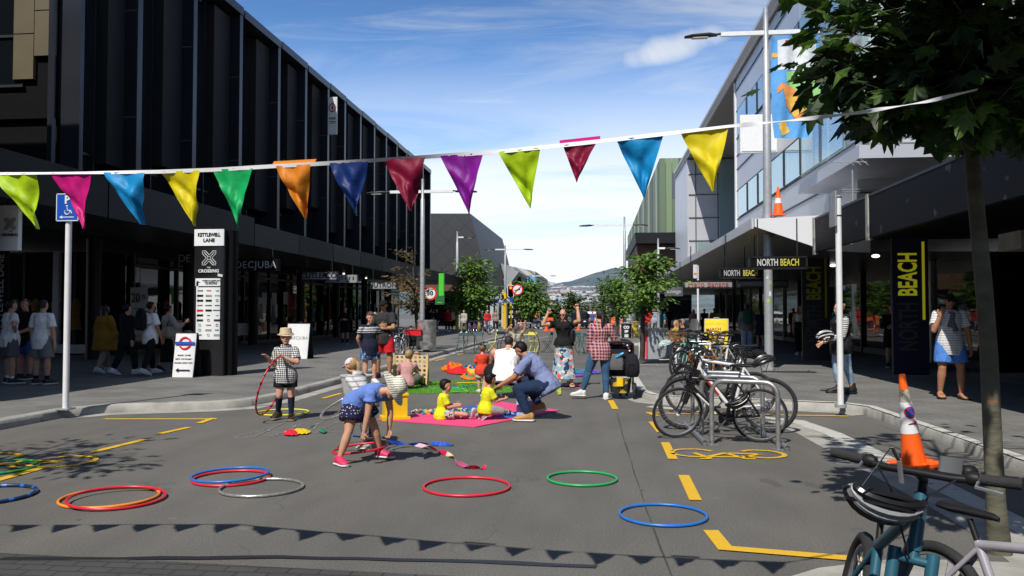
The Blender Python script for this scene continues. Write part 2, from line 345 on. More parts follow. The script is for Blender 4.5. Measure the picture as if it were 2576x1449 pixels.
def fpath(path,far,name,lab,sgn):
    ins=offset_path(path,.165*sgn); mb=MB()
    pts=[Vector((p.x,p.y,KH)) for p in ins]
    for a,b in zip(pts[:-1],pts[1:]): mb.sheet([a,b,Vector((far,b.y,KH)),Vector((far,a.y,KH))] if abs(b.y-a.y)>.01 else [a,b,b+Vector((0,.001,0))])
    return structure(mb,name,PAVE,lab,smooth=False)
fpath(KL,-60,'left_footpath','grey basalt paved footpath on the left of the street',1)
fpath(KRt,60,'right_footpath','grey basalt paved footpath on the right of the street',-1)
# far side of the cross street
for nm,x0,x1,lab in (('far_left_footpath',-70,-6,'far footpath beyond the crossing on the left'),('far_right_footpath',2.4,70,'far footpath beyond the crossing on the right')):
    mb=MB(); mb.box(((x0+x1)/2,140,KH/2),(x1-x0,112,KH)); structure(mb,nm,PAVE,lab,smooth=False)
structure(MB().sheet([(-8,-2,.004),(4.2,-2,.004),(4.2,4.62,.004),(-8,5.2,.004)]),'sett_crossing',COBB,'dark sett strip across the near road standing in for shade',smooth=False)  # near shade band put into the colour of this dark sett strip
tar=[G(x,y,.006) for x,y in ((0,1405),(300,1404),(700,1401),(900,1404),(1200,1412),(1500,1424))]
structure(extrude(dense(tar,.25),[(-.03,.006),(.03,.006)],jit=.012),'tar_seam',M('tar',(.02,.02,.021),.5),'thin black line across the near road',smooth=False)  # thin dark line drawn across the near road
tar=[G(x,y,.006) for x,y in ((1553,1040),(1568,1100),(1600,1200),(1640,1320),(1690,1449))]
structure(extrude(dense(tar,.25),[(-.006,.0065),(.006,.0065)],jit=.006),'road_seam',M('seam',(.05,.048,.045),.8),'thin dark seam along the road surface',smooth=False)
# shallow concrete channel across the parking bay
ch=[G(1632,1023),G(1795,1038),G(2005,1060),G(2090,1090),G(2500,1288),G(2600,1340),G(2760,1440)]
structure(extrude(dense(ch,.4),[(-.12,.006),(.13,.006)],jit=.01),'white_channel_strip',WHT,'worn white painted strip along the parking bay',smooth=False)
structure(extrude(dense(ch[2:],.4),[(-.45,.004),(-.12,.005)]),'channel_concrete',gr_conc,'flush concrete strip beside the white strip',smooth=False)
structure(MB().sheet([G(1990,1449,.005),G(2060,1428,.005),G(2260,1404,.005),G(2700,1420,.005),G(2700,1500,.005),G(1900,1500,.005)]),'near_concrete',gr_conc,'pale concrete apron at the near right corner',smooth=False)
# markings
mk=MB()
def dash(a,b,w=.1,z=.008):
    a=Vector(a);b=Vector(b);d=(b-a).normalized();n=Vector((-d.y,d.x,0))*w/2
    mk.sheet([Vector((p.x,p.y,z)) for p in (a-n,b-n,b+n,a+n)])
def polyl(pts,w,z=.008): 
    for i,(a,b) in enumerate(zip(pts[:-1],pts[1:])): dash(a,b,w,z+.0007*(i%3))
for a,b in (((1536,1008),(1548,1030)),((1640,1062),(1662,1088)),((1673,1114),(1693,1156)),((1720,1197),(1750,1260))): dash(G(*a),G(*b),.105)
polyl([G(1630,1038),G(1652,1047)],.1); dash(G(1628,1040),G(2135,1048),.1,.0095)
dash(G(1788,1336),G(1828,1386),.11); dash(G(1810,1380),G(2170,1410),.11,.0095)
dash(G(262,1055),G(546,1055),.1); dash(G(536,1053),G(500,1066),.1,.0095); dash(G(475,1076),G(402,1092),.1); dash(G(362,1107),G(235,1138),.1); dash(G(112,1176),G(-20,1213),.11); dash(G(-300,1300),G(-200,1262),.11)
for p,q in (((858,990),(812,1003)),((1010,948),(985,956)),((1072,918),(1052,922)),((1095,908),(1120,902)),((1150,893),(1172,888))): dash(G(*p),G(*q),.09)
structure(mk,'yellow_road_markings',YEL,'yellow painted dashes and lines of the parking bays',smooth=False)
def bikesym(c,w,l,rot=0,name='bicycle_symbol',lab=''):
    """painted bicycle, drawn lying along +Y in its own plane"""
    global mk; mk=MB(); old=mk
    def P(u,v): 
        x=u*w; y=v*l; cr,sr=math.cos(rot),math.sin(rot); return Vector((c.x+x*cr-y*sr,c.y+x*sr+y*cr,0))
    def arc(cx,cy,r,a0,a1,ww=.06):
        pts=[P(cx+r*math.cos(R(a)),cy+r*math.sin(R(a))*w/l*1.0) for a in range(a0,a1+1,18)]; polyl(pts,ww)
    arc(-.3,0,.2,30,330); arc(.3,0,.2,-150,150)
    polyl([P(-.3,0),P(-.08,.22),P(.2,.24),P(.02,-.02),P(-.3,0)],.06); polyl([P(.02,-.02),P(-.12,.32),P(-.2,.32)],.06); polyl([P(.3,0),P(.18,.34),P(.28,.36)],.06)
    structure(mk,name,YEL,lab,smooth=False)
bikesym(G(1830,1142),1.25,1.0,math.pi,'painted_bicycle_symbol','yellow painted bicycle symbol before the bike rack')
bikesym(G(60,1158),1.6,1.2,math.pi*.97,'painted_parking_symbol','yellow painted symbol on the left parking bay')
mk=MB()
polyl([G(x,y) for x,y in ((1200,868),(1290,866),(1350,845))],.06); polyl([G(1300,866),G(1378,846)],.07,.009); polyl([G(1255,905),G(1350,902),G(1360,897),G(1262,899),G(1255,905)],.05); polyl([G(1380,890),G(1460,890)],.05)
structure(mk,'white_road_markings',WHT,'thin white painted lines on the road by the cafe chairs',smooth=False)
mk=MB()
for pts in (((600,1104),(700,1096),(800,1089),(860,1086)),((590,1100),(660,1084),(800,1068),(905,1061)),((640,1100),(720,1062)),((690,1098),(768,1064)),((742,1094),(810,1062)),((795,1090),(856,1058)),((700,1060),(880,1046)),((660,1082),(672,1076),(684,1078),(676,1086)),((724,1080),(745,1070),(735,1082)),((780,1076),(800,1066),(790,1080)),((810,1062),(830,1052),(850,1048)),((600,1104),(590,1100))):
    polyl([G(*p) for p in pts],.014,.007)
structure(mk,'chalk_hopscotch',CHALK,'faint white chalk hopscotch grid drawn on the asphalt',smooth=False)
# ---------------------------------------------------------------- left building
FX=-14.0; GX=-14.85
LB=thing('office_building','long black clad building with tall fins above a street canopy','building',(-20,44,0))
fins=[30.35,34.19,37.51,40.78,43.6,46.6,49.6,52.5,55.4,58.3,61.1,64,66.9]
fins=[20.9,23.3,26.7]+fins
mb=MB(); mb.box((GX-6-.25,44.5,8.95),(12,46.6,9.3)); mb.box((-16.6-.1-5,46.8,1.9),(10.,40.6,3.7)); mb.build('wall',CLADK,LB,world=True,smooth=False)
for i,(a,b) in enumerate(zip(fins[:-1],fins[1:])):
    top=13.55+(.0 if i%2 else .04); 
    MB().box(((FX+GX)/2,b-.1,8.95),(FX-GX,.24,9.0)).build('fin',CLADB if i%3 else CLADK,LB,world=True,smooth=False)
    e=MB(); e.box((FX+.01,b-.1,8.95),(.05,.26,9.02)); e.build('fin_edge',FINL,LB,world=True,smooth=False)
    MB().box(((FX+GX)/2+.02,(a+b)/2+.08,top),(FX-GX+.1,b-a-.12,.32)).build('roof_cap',FINL,LB,world=True,smooth=False)
    MB().box((GX+.02,(a+b)/2,8.9),(.05,b-a-.4,8.9)).build('window',GDK,LB,world=True,smooth=False)
    w=(b-a)*.36; zb=6.0+.5*((i*7)%3)
    MB().box((GX+.27,b-.25-w/2,(zb+13.3)/2),(.42,w,13.3-zb)).build('perforated_panel',PANG,LB,world=True,smooth=False)
    m=MB(); m.box((GX+.12,b-.3-w-.12,8.9),(.16,.06,8.9)); m.box((GX+.1,(a+b)/2-.3,6.2),(.1,b-a-w-.5,.08)); m.build('mullion',FINL,LB,world=True,smooth=False)
    for zz in (7.6,10.9):
        j=MB(); j.box(((FX+GX)/2,b-.1-.125,zz),(FX-GX+.04,.01,.04)); j.build('joint',JOINT,LB,world=True,smooth=False)
mb=MB(); mb.box((-19.9,20.9,11.5),(10.2,.5,9.)); mb.box((-19.9,21.0,5.7),(10.2,.4,2.6)); mb.build('end_wall',BLK,LB,world=True,smooth=False)
for k,(x0,x1) in enumerate(((-15.0,-14.86),(-14.6,-14.05))):
    MB().box(((x0+x1)/2,20.55,9.),((x1-x0),.16,9.4)).build('fin',FINL,LB,world=True,smooth=False)
for k in range(6):
    for c in range(2):
        MB().box((-15.78+c*.62,20.58,8.1+k*1.28+.64*(c)+.6),(.6,.12,1.25)).build('bronze_panel',TAN,LB,world=True,smooth=False)
for k in range(3):
    x=-18.9+k*1.25; f=MB()
    for zz in (7.9,9.3,12.2): f.box((x,20.58,zz),(1.2,.08,.07))
    f.box((x-.58,20.58,10.),(.05,.1,4.6)); w_=MB().box((x,20.62,10.),(1.15,.05,4.4)).build('window',GDK,LB,world=True,smooth=False)
    f.build('window_frame',galv,w_,world=False,smooth=False) if False else f.build('window_frame',dkmetal,LB,world=True,smooth=False)
# canopy
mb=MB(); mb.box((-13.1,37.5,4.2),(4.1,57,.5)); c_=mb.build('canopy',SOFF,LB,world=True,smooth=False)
k=0;y=9.2
while y<65.8:
    L_=3.9; m=MB().box((-11.0,y+L_/2,4.12 if y>22 else 4.2),(.12,L_-.05,.72 if y>22 else .9)); m.build('canopy_fascia',CANK if k%2 else CLADK,LB,world=True,smooth=False); y+=L_; k+=1
for y in range(24,66,6): MB().tube([(-15.9,y,KH),(-15.9,y,3.95)],.22,12).build('column',CLADK,LB,world=True)
# shopfronts
for k,y in enumerate(range(27,66,3)):
    w_=MB().box((-16.45,y+1.5,1.95),(.06,2.9,3.3)).build('shop_window',GSHOP,LB,world=True,smooth=False)
    f=MB(); f.box((-16.4,y,1.95),(.12,.1,3.5)); f.box((-16.4,y+1.5,3.3),(.1,2.9,.1)); f.box((-16.4,y+1.5,.2),(.12,2.9,.14)); f.build('window_frame',dkmetal,w_,world=True,smooth=False)
for k in range(7):
    x=-17.2-1.9*k; w_=MB().box((x-.0,26.4,1.95),(1.8,.06,3.4)).build('shop_window',GSHOP,LB,world=True,smooth=False)
    f=MB(); f.box((x-.93,26.35,1.95),(.09,.12,3.6)); f.box((x,26.34,.3),(1.9,.14,.3)); f.build('window_frame',dkmetal,w_,world=True,smooth=False)
for x0,x1,mt in ((-18.9,-17.4,SILW),(-20.2,-19.2,offwhite)): MB().box(((x0+x1)/2,26.2,.35),(x1-x0,.3,.3)).build('plinth',mt,LB,world=True,smooth=False)
MB().box((-18.75,26.25,2.),(.22,.16,3.5)).build('pillar',SILV,LB,world=True,smooth=False)
# clothes and shelves in the shop windows
clothm=[cloth('dress_teal',(.12,.2,.22)),cloth('dress_grey',(.2,.22,.24)),cloth('dress_ochre',(.25,.14,.04)),cloth('dress_white',(.35,.35,.34)),cloth('dress_red',(.3,.03,.03)),cloth('dress_green',(.04,.14,.07))]
for k in range(26):
    y=27.6+k*1.45; z0=1.0+random.random()*.3; h=random.uniform(.7,1.2); m=MB(); x=-16.28
    m.sec([((x,y,z0+h),.03,.06,(1,0,0),(0,1,0)),((x,y,z0+h*.86),.05,.2,(1,0,0),(0,1,0)),((x,y,z0+h*.5),.05,.15,(1,0,0),(0,1,0)),((x,y,z0),.06,.22+random.random()*.1,(1,0,0),(0,1,0))],10)
    m.build('window_display',random.choice(clothm),LB,world=True)
for k in range(6):
    x=-17.3-k*.75; m=MB(); z0=1.0; h=1.1
    m.sec([((x,26.28,z0+h),.05,.03,(1,0,0),(0,1,0)),((x,26.28,z0+h*.85),.2,.04,(1,0,0),(0,1,0)),((x,26.28,z0+h*.5),.14,.04,(1,0,0),(0,1,0)),((x,26.28,z0),.22,.05,(1,0,0),(0,1,0))],10)
    m.build('window_display',clothm[(k*2)%4],LB,world=True)
lampm=M('downlight',(1.,.9,.7),.5,emis=2.2,var=0)
for p in ((-17.5,28,3.6),(-17.0,33,3.6),(-14.8,46,3.9),(-15.2,52,3.9)): MB().ell(p,(.07,.07,.04)).build('downlight',lampm,LB,world=True)
# ---------------------------------------------------------------- right building
RB=thing('retail_building','silver panelled building with ribbon windows and a steel canopy','building',(12,45,0))
RX=6.8; ZT=13.35
mb=MB(); mb.box((RX+6,30.7,8.55),(12,17.8,8.9)); mb.build('wall',SILV,RB,world=True,smooth=False)
MB().box((RX+9.5,50,8.5),(8.,21,8.9)).build('recess_wall',SILV,RB,world=True,smooth=False)
MB().box((RX+5.95,64.5,8.5),(12.1,9,8.8)).build('far_wing',SILV,RB,world=True,smooth=False)
mb=MB(); mb.box((RX+5.9,45.4,ZT-.16),(12.2,47.6,.4)); mb.build('roof',TAUPE,RB,world=True,smooth=False)
MB().box((RX-.14,45.4,ZT-.1),(.1,47.7,.62)).build('roof_edge',SILV,RB,world=True,smooth=False)
def ribbon(px,yt,yb): return PX(px,yt,RX).z,PX(px,yb,RX).z
bd=[ribbon(1922,187,262),ribbon(1922,427,505)]
for z1,z0 in bd:
    y=22.6
    for k in range(7):
        w=2.35; w_=MB().box((RX-.02,y+w/2,(z0+z1)/2),(.08,w-.06,z1-z0)).build('window',GBLUE,RB,world=True,smooth=False)
        f=MB(); f.box((RX-.05,y-.01,(z0+z1)/2),(.1,.05,z1-z0)); f.build('window_frame',dkmetal,w_,world=True,smooth=False); y+=w
    j=MB()
    for zz in (z0-.06,z1+.06,z0-.9,z1+1.1): j.box((RX-.015,30.7,zz),(.04,17.8,.035))
    j.build('panel_joint',JOINT,RB,world=True,smooth=False)
# far wing facing the camera across the recess
j=MB()
for zz in (5.2,6.9,8.6,10.3,11.8): j.box((RX+2.2,59.96,zz),(4.4,.06,.05))
for xx in (RX+.5,RX+2.1): j.box((xx,59.95,8.5),(.05,.06,8.6))
j.build('panel_joint',JOINT,RB,world=True,smooth=False)
for x0,x1,z0,z1 in ((RX+.6,RX+2.0,4.7,6.8),(RX+2.2,RX+4.3,4.4,12.9)): MB().box(((x0+x1)/2,59.93,(z0+z1)/2),(x1-x0,.06,z1-z0)).build('window',GPALE,RB,world=True,smooth=False)
MB().box((RX+.05,40.0,8.5),(.18,.25,8.7)).build('column',white,RB,world=True,smooth=False)
for y in (42.5,45,47.5,50): 
    w_=MB().box((RX+1.9+ (y-42)*.2,y+1.2,8.5),(.06,2.4,8.4)).build('curtain_glass',GPALE,RB,world=True,smooth=False)
MB().box((RX-.25,40.9,8.9),(.9,.1,.7)).build('wall_sign',white,RB,world=True,smooth=False) if False else None
# facing-camera end wall panels
j=MB()
for zz in (4.75,5.9,7.1,9.2,11.): j.box((RX+2.6,21.77,zz),(5.2,.04,.03))
for xx in (RX+2.2,RX+3.9): j.box((xx,21.775,8.),(.03,.04,8))
j.build('panel_joint',JOINT,RB,world=True,smooth=False)
MB().box((RX+1.6,21.76,5.35),(3.2,.06,1.05)).build('pale_panel',SILW,RB,world=True,smooth=False); MB().box((RX+3.8,21.755,7.6),(1.6,.05,7.4)).build('pale_panel',SILW,RB,world=True,smooth=False)
# projecting glass bay
bx0,bx1,by0,by1,bz=6.0,7.75,18.7,24.2,5.35
MB().box(((bx0+bx1)/2+.5,(by0+by1)/2,bz-.12),(bx1-bx0+1.2,by1-by0,.3)).build('bay_floor',SILV,RB,world=True,smooth=False)
MB().box(((bx0+bx1)/2+.6,21.4,9.5),(.9,4.4,8.)).build('bay_core',SILW,RB,world=True,smooth=False)
for z in (5.6,8.6,11.6):
    for k in range(4): MB().box((bx0,by0+.7+k*1.37,z+1.4),(.03,1.34,2.85)).build('bay_glass',GCLR,RB,world=True,smooth=False)
    MB().box(((bx0+bx1)/2,by0,z+1.4),(bx1-bx0,.03,2.85)).build('bay_glass',GCLR,RB,world=True,smooth=False)
    MB().box(((bx0+bx1)/2+.3,(by0+by1)/2,z+2.75),(bx1-bx0-.1,by1-by0-.4,.22)).build('bay_slab',SILW,RB,world=True,smooth=False)
for x in (bx0+.3,bx0+.52,bx1-.25,bx1-.05): MB().box((x,by0+.35,9.3),(.09,.12,8.)).build('bay_truss',white,RB,world=True,smooth=False)
t=MB(); 
for k in range(22): t.box((bx0+.41,by0+.35,5.7+k*.36),(.2,.06,.05))
for k in range(22): t.box((bx1-.15,by0+.35,5.7+k*.36),(.2,.06,.05))
for k in range(5): t.box(((bx0+bx1)/2,by0+.33,5.7+k*.16),(bx1-bx0-.8,.03,.04))
for k in range(5):
    for zz in (6.9,9.3,11.6): t.box((bx0+.1,by0+.3+k*1.3,zz),(.25,.03,.03))
t.build('bay_rails',white,RB,world=True,smooth=False)
# white box sign on the facade and an aerial on the canopy
a=PY(1860,291,31);b=PY(1954,384,31); t=thing('box_sign','blank white square box sign projecting from the silver facade','sign',(a.x,31,0)); MB().box(((a.x+b.x)/2,31,(a.z+b.z)/2),(b.x-a.x,.25,a.z-b.z)).build('panel',white,t,world=True,smooth=False); MB().box((6.3,31.2,(a.z+b.z)/2+.3),(1.3,.1,.1)).build('bracket',galv,t,world=True,smooth=False); MB().box(((a.x+b.x)/2,30.86,(a.z+b.z)/2),(b.x-a.x-.1,.02,a.z-b.z-.1)).build('face',M('box_face',(.78,.79,.8),.5,var=.03),t,world=True,smooth=False)
c=PY(2146,560,19.2); t=thing('aerial','thin television aerial standing on the dark verandah','aerial',(c.x,19.2,3.7)); z1=PY(2146,428,19.2).z
MB().tube([(c.x,19.2,3.7),(c.x,19.2,z1)],.018,6).build('mast',galv,t,world=True)
e=MB(); e.tube([(c.x-.75,18.3,z1+.02),(c.x+.1,18.5,z1+.06)],.012,5)
for k in range(6): e.tube([(c.x-.75+k*.15,18.1,z1+.02-.1),(c.x-.72+k*.15,18.7,z1+.16)],.007,4)
for zz in (z1-.45,z1-.75): e.tube([(c.x-.25,19.2,zz),(c.x+.15,19.2,zz)],.01,4); e.tube([(c.x-.25,19.2,zz-.06),(c.x+.15,19.2,zz-.06)],.01,4)
e.tube([(c.x,19.2,z1-.6),(c.x+.5,19.2,3.72)],.006,4); e.build('elements',galv,t,world=True)
# canopy over the footpath: slanting steel soffit
mb=MB(); Y0,Y1=20.8,69
mb.add([(4.0,Y0,3.98),(4.0,Y0,3.78),(5.75,Y0,3.15),(6.8,Y0,3.1),(6.8,Y0,4.1),(4.0,Y1,3.98),(4.0,Y1,3.78),(5.75,Y1,3.15),(6.8,Y1,3.1),(6.8,Y1,4.1)],[(0,4,3,2,1),(5,6,7,8,9),(0,1,6,5),(4,0,5,9)]); mb.build('canopy',SILW,RB,world=True,smooth=False)
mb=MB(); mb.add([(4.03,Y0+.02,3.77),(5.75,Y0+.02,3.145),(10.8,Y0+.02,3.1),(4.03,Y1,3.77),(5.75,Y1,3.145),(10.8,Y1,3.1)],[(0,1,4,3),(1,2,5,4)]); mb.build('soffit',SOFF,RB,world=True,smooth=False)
mb=MB(); mb.add([(4.0,Y0-.004,3.98),(4.0,Y0-.004,3.78),(5.75,Y0-.004,3.15),(5.75,Y0-.004,4.05)],[(0,1,2,3)]); mb.build('canopy_end',SILW,RB,world=True,smooth=False)
MB().box((3.98,45,3.88),(.05,48,.26)).build('canopy_edge',SILV,RB,world=True,smooth=False)
# shopfront
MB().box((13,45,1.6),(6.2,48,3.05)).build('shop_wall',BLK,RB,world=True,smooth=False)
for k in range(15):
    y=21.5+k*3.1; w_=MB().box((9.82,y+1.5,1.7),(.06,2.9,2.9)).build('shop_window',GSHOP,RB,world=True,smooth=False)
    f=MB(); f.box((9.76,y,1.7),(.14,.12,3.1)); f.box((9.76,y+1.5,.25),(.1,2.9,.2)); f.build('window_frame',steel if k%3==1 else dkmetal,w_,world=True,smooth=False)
# ---------------------------------------------------------------- nearest right building: black verandah and white brick wall
VB=thing('corner_shop_building','white brick building with a deep black verandah over the footpath','building',(12,12,0))
MB().box((5.45,12.85,3.50),(.12,15.5,.80)).build('verandah_fascia',VER,VB,world=True,smooth=False)
MB().box((5.48,12.85,3.93),(.2,15.6,.05)).build('flashing',dkmetal,VB,world=True,smooth=False)
MB().box((8.6,12.8,3.55),(6.2,15.4,.3)).build('verandah',BLK,VB,world=True,smooth=False)
for p in ((5.45,20.55),(5.45,16.6)): MB().box((p[0]-.04,p[1],3.50),(.1,.13,.92)).build('fascia_bracket',gr_conc,VB,world=True,smooth=False)
MB().box((14.5,19.0,6.),(10.6,1.,6.)).build('brick_wall',WBRICK,VB,world=True,smooth=False)
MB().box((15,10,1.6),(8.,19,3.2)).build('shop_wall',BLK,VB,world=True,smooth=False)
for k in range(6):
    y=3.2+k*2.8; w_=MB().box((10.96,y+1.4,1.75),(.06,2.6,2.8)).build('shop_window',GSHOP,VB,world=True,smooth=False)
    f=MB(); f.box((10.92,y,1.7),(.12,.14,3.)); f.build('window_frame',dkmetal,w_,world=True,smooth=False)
MB().box((14,19.4,1.6),(8.,1.,3.2)).build('shop_end_wall',BLK,VB,world=True,smooth=False)
MB().box((9.3,19.35,3.3),(.14,.16,6.)).build('downpipe',SILW,VB,world=True,smooth=False) if False else None
# buildings beside and behind the viewpoint, seen only in reflections and by their shade
for lab,c,d in (('dark retail block left of the viewpoint outside the photo',(-24,.5,6.2),(19,31,12.4)),('grey block behind the viewpoint on the right',(20,-30,7),(26,50,14)),('brown block far behind the viewpoint on the left',(-26,-44,6),(22,44,12)),('pale block closing the street behind the viewpoint',(2,-95,7),(40,20,14))):
    B=thing('retail_block',lab,'building',(c[0],c[1],0)); MB().box(c,d).build('wall',TAUPE if 'brown' in lab else CLADK,B,world=True,smooth=False)
    fx=c[0]+(d[0]/2 if c[0]<0 else -d[0]/2)
    for k in range(int(d[1]//4)):
        for z_ in (3.,7.,10.5): MB().box((fx,c[1]-d[1]/2+2+k*4,z_),(.12,2.8,2.)).build('window',GDK,B,world=True,smooth=False)
# ---------------------------------------------------------------- across the cross street
def slab(px,Y,depth,name,mat,parent):     # polygon seen at depth Y, extruded away
    pts=[PY(x,y,Y) for x,y in px]; n=len(pts); mb=MB()
    vs=pts+[Vector((p.x,Y+depth,p.z)) for p in pts]
    mb.add(vs,[list(range(n)),list(range(n,2*n))[::-1]]+[(i,n+i,n+(i+1)%n,(i+1)%n) for i in range(n)]); return mb.build(name,mat,parent,world=True,smooth=False)
TILE=pavers('dark_shingles',(.032,.033,.035),(.04,.041,.043),(.02,.02,.021),1.4,.9,0,.03)
def tiles(name,c1,c2,s):
    m,nt,b,L=newmat(name); tc=_n(nt,'ShaderNodeTexCoord'); sx=_n(nt,'ShaderNodeSeparateXYZ'); L(tc.outputs['Object'],sx.inputs[0])
    u=mathn(nt,'ADD',sx.outputs[0],sx.outputs[2]); v=mathn(nt,'SUBTRACT',sx.outputs[0],sx.outputs[2])
    f=mathn(nt,'MAXIMUM',bands(nt,u,s,.06),bands(nt,v,s*.8,.06)); L(mixc(nt,f,c1,c2),b.inputs['Base Color']); b.inputs['Roughness'].default_value=.5; return m
DT=tiles('dark_diamond_tiles',(.035,.036,.038),(.022,.022,.024),.55); LT=tiles('pale_diamond_tiles',(.30,.31,.31),(.22,.23,.23),.5)
def slats(name,c1,c2,fr):
    m,nt,b,L=newmat(name); tc=_n(nt,'ShaderNodeTexCoord'); sx=_n(nt,'ShaderNodeSeparateXYZ'); L(tc.outputs['Object'],sx.inputs[0])
    u=mathn(nt,'ADD',mathn(nt,'MULTIPLY',sx.outputs[0],.75),sx.outputs[2]); L(mixc(nt,bands(nt,u,fr,.35),c1,c2),b.inputs['Base Color']); b.inputs['Roughness'].default_value=.5; return m
SL=slats('pale_slats',(.48,.49,.49),(.2,.2,.2),.9)
IB=thing('interchange_building','dark angular tiled building beyond the crossing on the left','building',(-14,96,0))
slab([(1060,537),(1183,537),(1200,600),(1222,700),(1232,742),(1060,742)],86,30,'tiled_wall',DT,IB)
slab([(1060,745),(1250,745),(1256,826),(1060,826)],88,24,'glazed_base',GDK,IB)
for k,x in enumerate((1150,1172,1188,1203,1218,1233,1246,1262,1275)): slab([(x,745),(x+9,745),(x+7,829),(x-1,829)],85.5,.6,'column',SILV if k%2 else galv,IB)
MB().box((-17,85,4.7),(9,3,1.6)).build('brown_soffit',M('brown_soffit',(.11,.05,.025),.6),IB,world=True,smooth=False)
IB2=thing('faceted_roof_building','pale grey folded roof building behind the traffic signals','building',(-10,115,0))
slab([(1203,623),(1228,623),(1242,662),(1215,655)],112,10,'roof_block',galv,IB2)
slab([(1210,648),(1287,670),(1294,680),(1255,742),(1237,742),(1226,700)],104,20,'pale_roof_plane',LT,IB2)
slab([(1285,674),(1305,684),(1253,755),(1240,742)],102,20,'roof_fold',galv,IB2)
slab([(1305,684),(1318,722),(1328,800),(1262,800),(1262,746)],106,8,'dark_gable',CLADK,IB2)
slab([(1290,670),(1347,683),(1345,712),(1342,738),(1322,742),(1306,684)],116,30,'slatted_wall',SL,IB2)
GB=thing('green_striped_building','green striped cladding building on the far right corner','building',(14,110,0))
gcols=[M('green_panel_a',(.12,.17,.10),.6,var=.04),M('green_panel_b',(.18,.25,.14),.6,var=.04),M('green_panel_c',(.09,.16,.09),.6,var=.04),M('green_panel_d',(.26,.31,.19),.6,var=.04),M('cream_panel',(.65,.62,.42),.6,var=.04),M('slate_panel',(.09,.095,.12),.6,var=.04)]
cx=PY(1659,398,82); zt=cx.z; zb=PY(1659,585,82).z
x=cx.x; k=0
while x<cx.x+14:
    w=.62; h=(zt-zb); parts=[(0,1,k%4)]
    if k%4==2: parts=[(0,.45,0),(.45,.8,5),(.8,1,1)]
    if k%5==3: parts=[(0,.35,4),(.35,.7,2),(.7,1,5)]
    for a,b,c in parts: MB().box((x+w/2,82.1,zb+h*(a+b)/2),(w-.03,.2,h*(b-a)-.02)).build('cladding_panel',gcols[c],GB,world=True,smooth=False)
    x+=w; k+=1
y=82.; k=0
while y<165:
    w=1.5; z1=zt*(1-.0*k); MB().box((cx.x+.12,y+w/2,(zb+z1)/2),(.2,w-.05,z1-zb)).build('cladding_panel',gcols[[0,2,1,4,0,3,2,5][k%8]],GB,world=True,smooth=False); y+=w; k+=1
MB().box((cx.x+9,124,(zt+zb)/2-.2),(17.6,83,zt-zb-.4)).build('wall',gcols[2],GB,world=True,smooth=False)
slab([(1597,585),(1720,585),(1720,612),(1600,612)],78,26,'canopy_edge',CLADK,GB)
slab([(1602,612),(1720,612),(1720,680),(1604,702)],79.5,20,'brown_soffit',M('brown_panel',(.10,.045,.022),.6,var=.15),GB)
slab([(1604,705),(1740,690),(1740,800),(1604,815)],84,18,'shop_glass',GDK,GB)
slab([(1640,712),(1700,722),(1702,738),(1640,735)],71,3,'shop_awning',SILW,GB)
# distant low buildings down the street
def far_building(lab,x0,x1,y0,y1,Y,mat,roof=None,n=5):
    a=PY(x0,y0,Y);b=PY(x1,y1,Y); B=thing('distant_building',lab,'building',((a.x+b.x)/2,Y,0))
    MB().box(((a.x+b.x)/2,Y+8,a.z/2),(b.x-a.x,16,a.z)).build('wall',mat,B,world=True,smooth=False)
    for k in range(n):
        x=a.x+(b.x-a.x)*(k+.5)/n
        MB().box((x,Y-.05,a.z*.68),((b.x-a.x)/n*.6,.2,a.z*.14)).build('window',GDK,B,world=True,smooth=False)
    MB().box(((a.x+b.x)/2,Y+8,a.z+.2),(b.x-a.x+.6,16.6,.4)).build('roof',roof or galv,B,world=True,smooth=False); return B
far_building('white low distant building with a dark sign above the street trees',1395,1442,762,800,230,white)
far_building('dark distant block carrying a white sign down the street',1418,1446,752,790,260,CLADK,n=3)
far_building('blue distant shop block behind the middle street tree',1375,1396,748,800,190,M('blue_wall',(.03,.08,.35),.6),n=3)
far_building('grey distant block at the end of the street left of the white car',1446,1474,778,800,420,galv,n=4)
far_building('pale distant bridge block closing the street end',1474,1512,782,797,460,offwhite,n=6)
far_building('grey distant block behind the trees on the right of the street',1512,1600,730,800,170,SILV,n=8)
far_building('brown distant block beyond the folded roof building',1330,1372,745,800,165,M('brown_wall',(.16,.11,.08),.7),n=5)
letters('Lifetime',2.6,white,None,PY(1432,756,258),0)
bpy.data.objects['lettering'].name='distant_sign'; tag(bpy.data.objects['distant_sign'],'white lettering sign on the roof of the dark distant block','sign')
# ---------------------------------------------------------------- hills
def ridge(px):
    T=[(900,640),(1100,668),(1240,690),(1345,704),(1370,706),(1400,712),(1440,706),(1480,692),(1500,685),(1522,680),(1541,674),(1560,676),(1600,672),(1700,668),(1900,660),(2200,690),(2600,700)]
    for (a,ya),(b,yb) in zip(T[:-1],T[1:]):
        if a<=px<=b: t=(px-a)/(b-a); return ya+(yb-ya)*t
    return 700
def hill(name,Yb,Yr,off,mat,lab,lo):
    nx,ny=170,26; vs=[];fs=[]
    for j in range(ny):
        t=j/(ny-1); Y=Yb+(Yr-Yb)*t
        for i in range(nx):
            px=900+i*10; top=PY(px,ridge(px)+off(px),Yr); x=top.x*Y/Yr
            z=max(0,top.z)*(t**.9); z+=12*(noise.noise(Vector((x*.006,Y*.004,off(0))))+.5*noise.noise(Vector((x*.02,Y*.014,3))))*(math.sin(math.pi*min(1,t))**.6)+ (noise.noise(Vector((x*.05,7,0)))*4 if j==ny-1 else 0)
            vs.append((x,Y,z-.5))
    for j in range(ny-1):
        for i in range(nx-1):
            a=j*nx+i; fs.append((a,a+1,a+nx+1,a+nx))
    mb=MB(); mb.add(vs,fs); o=structure(mb,name,mat,lab,ang=80); return o
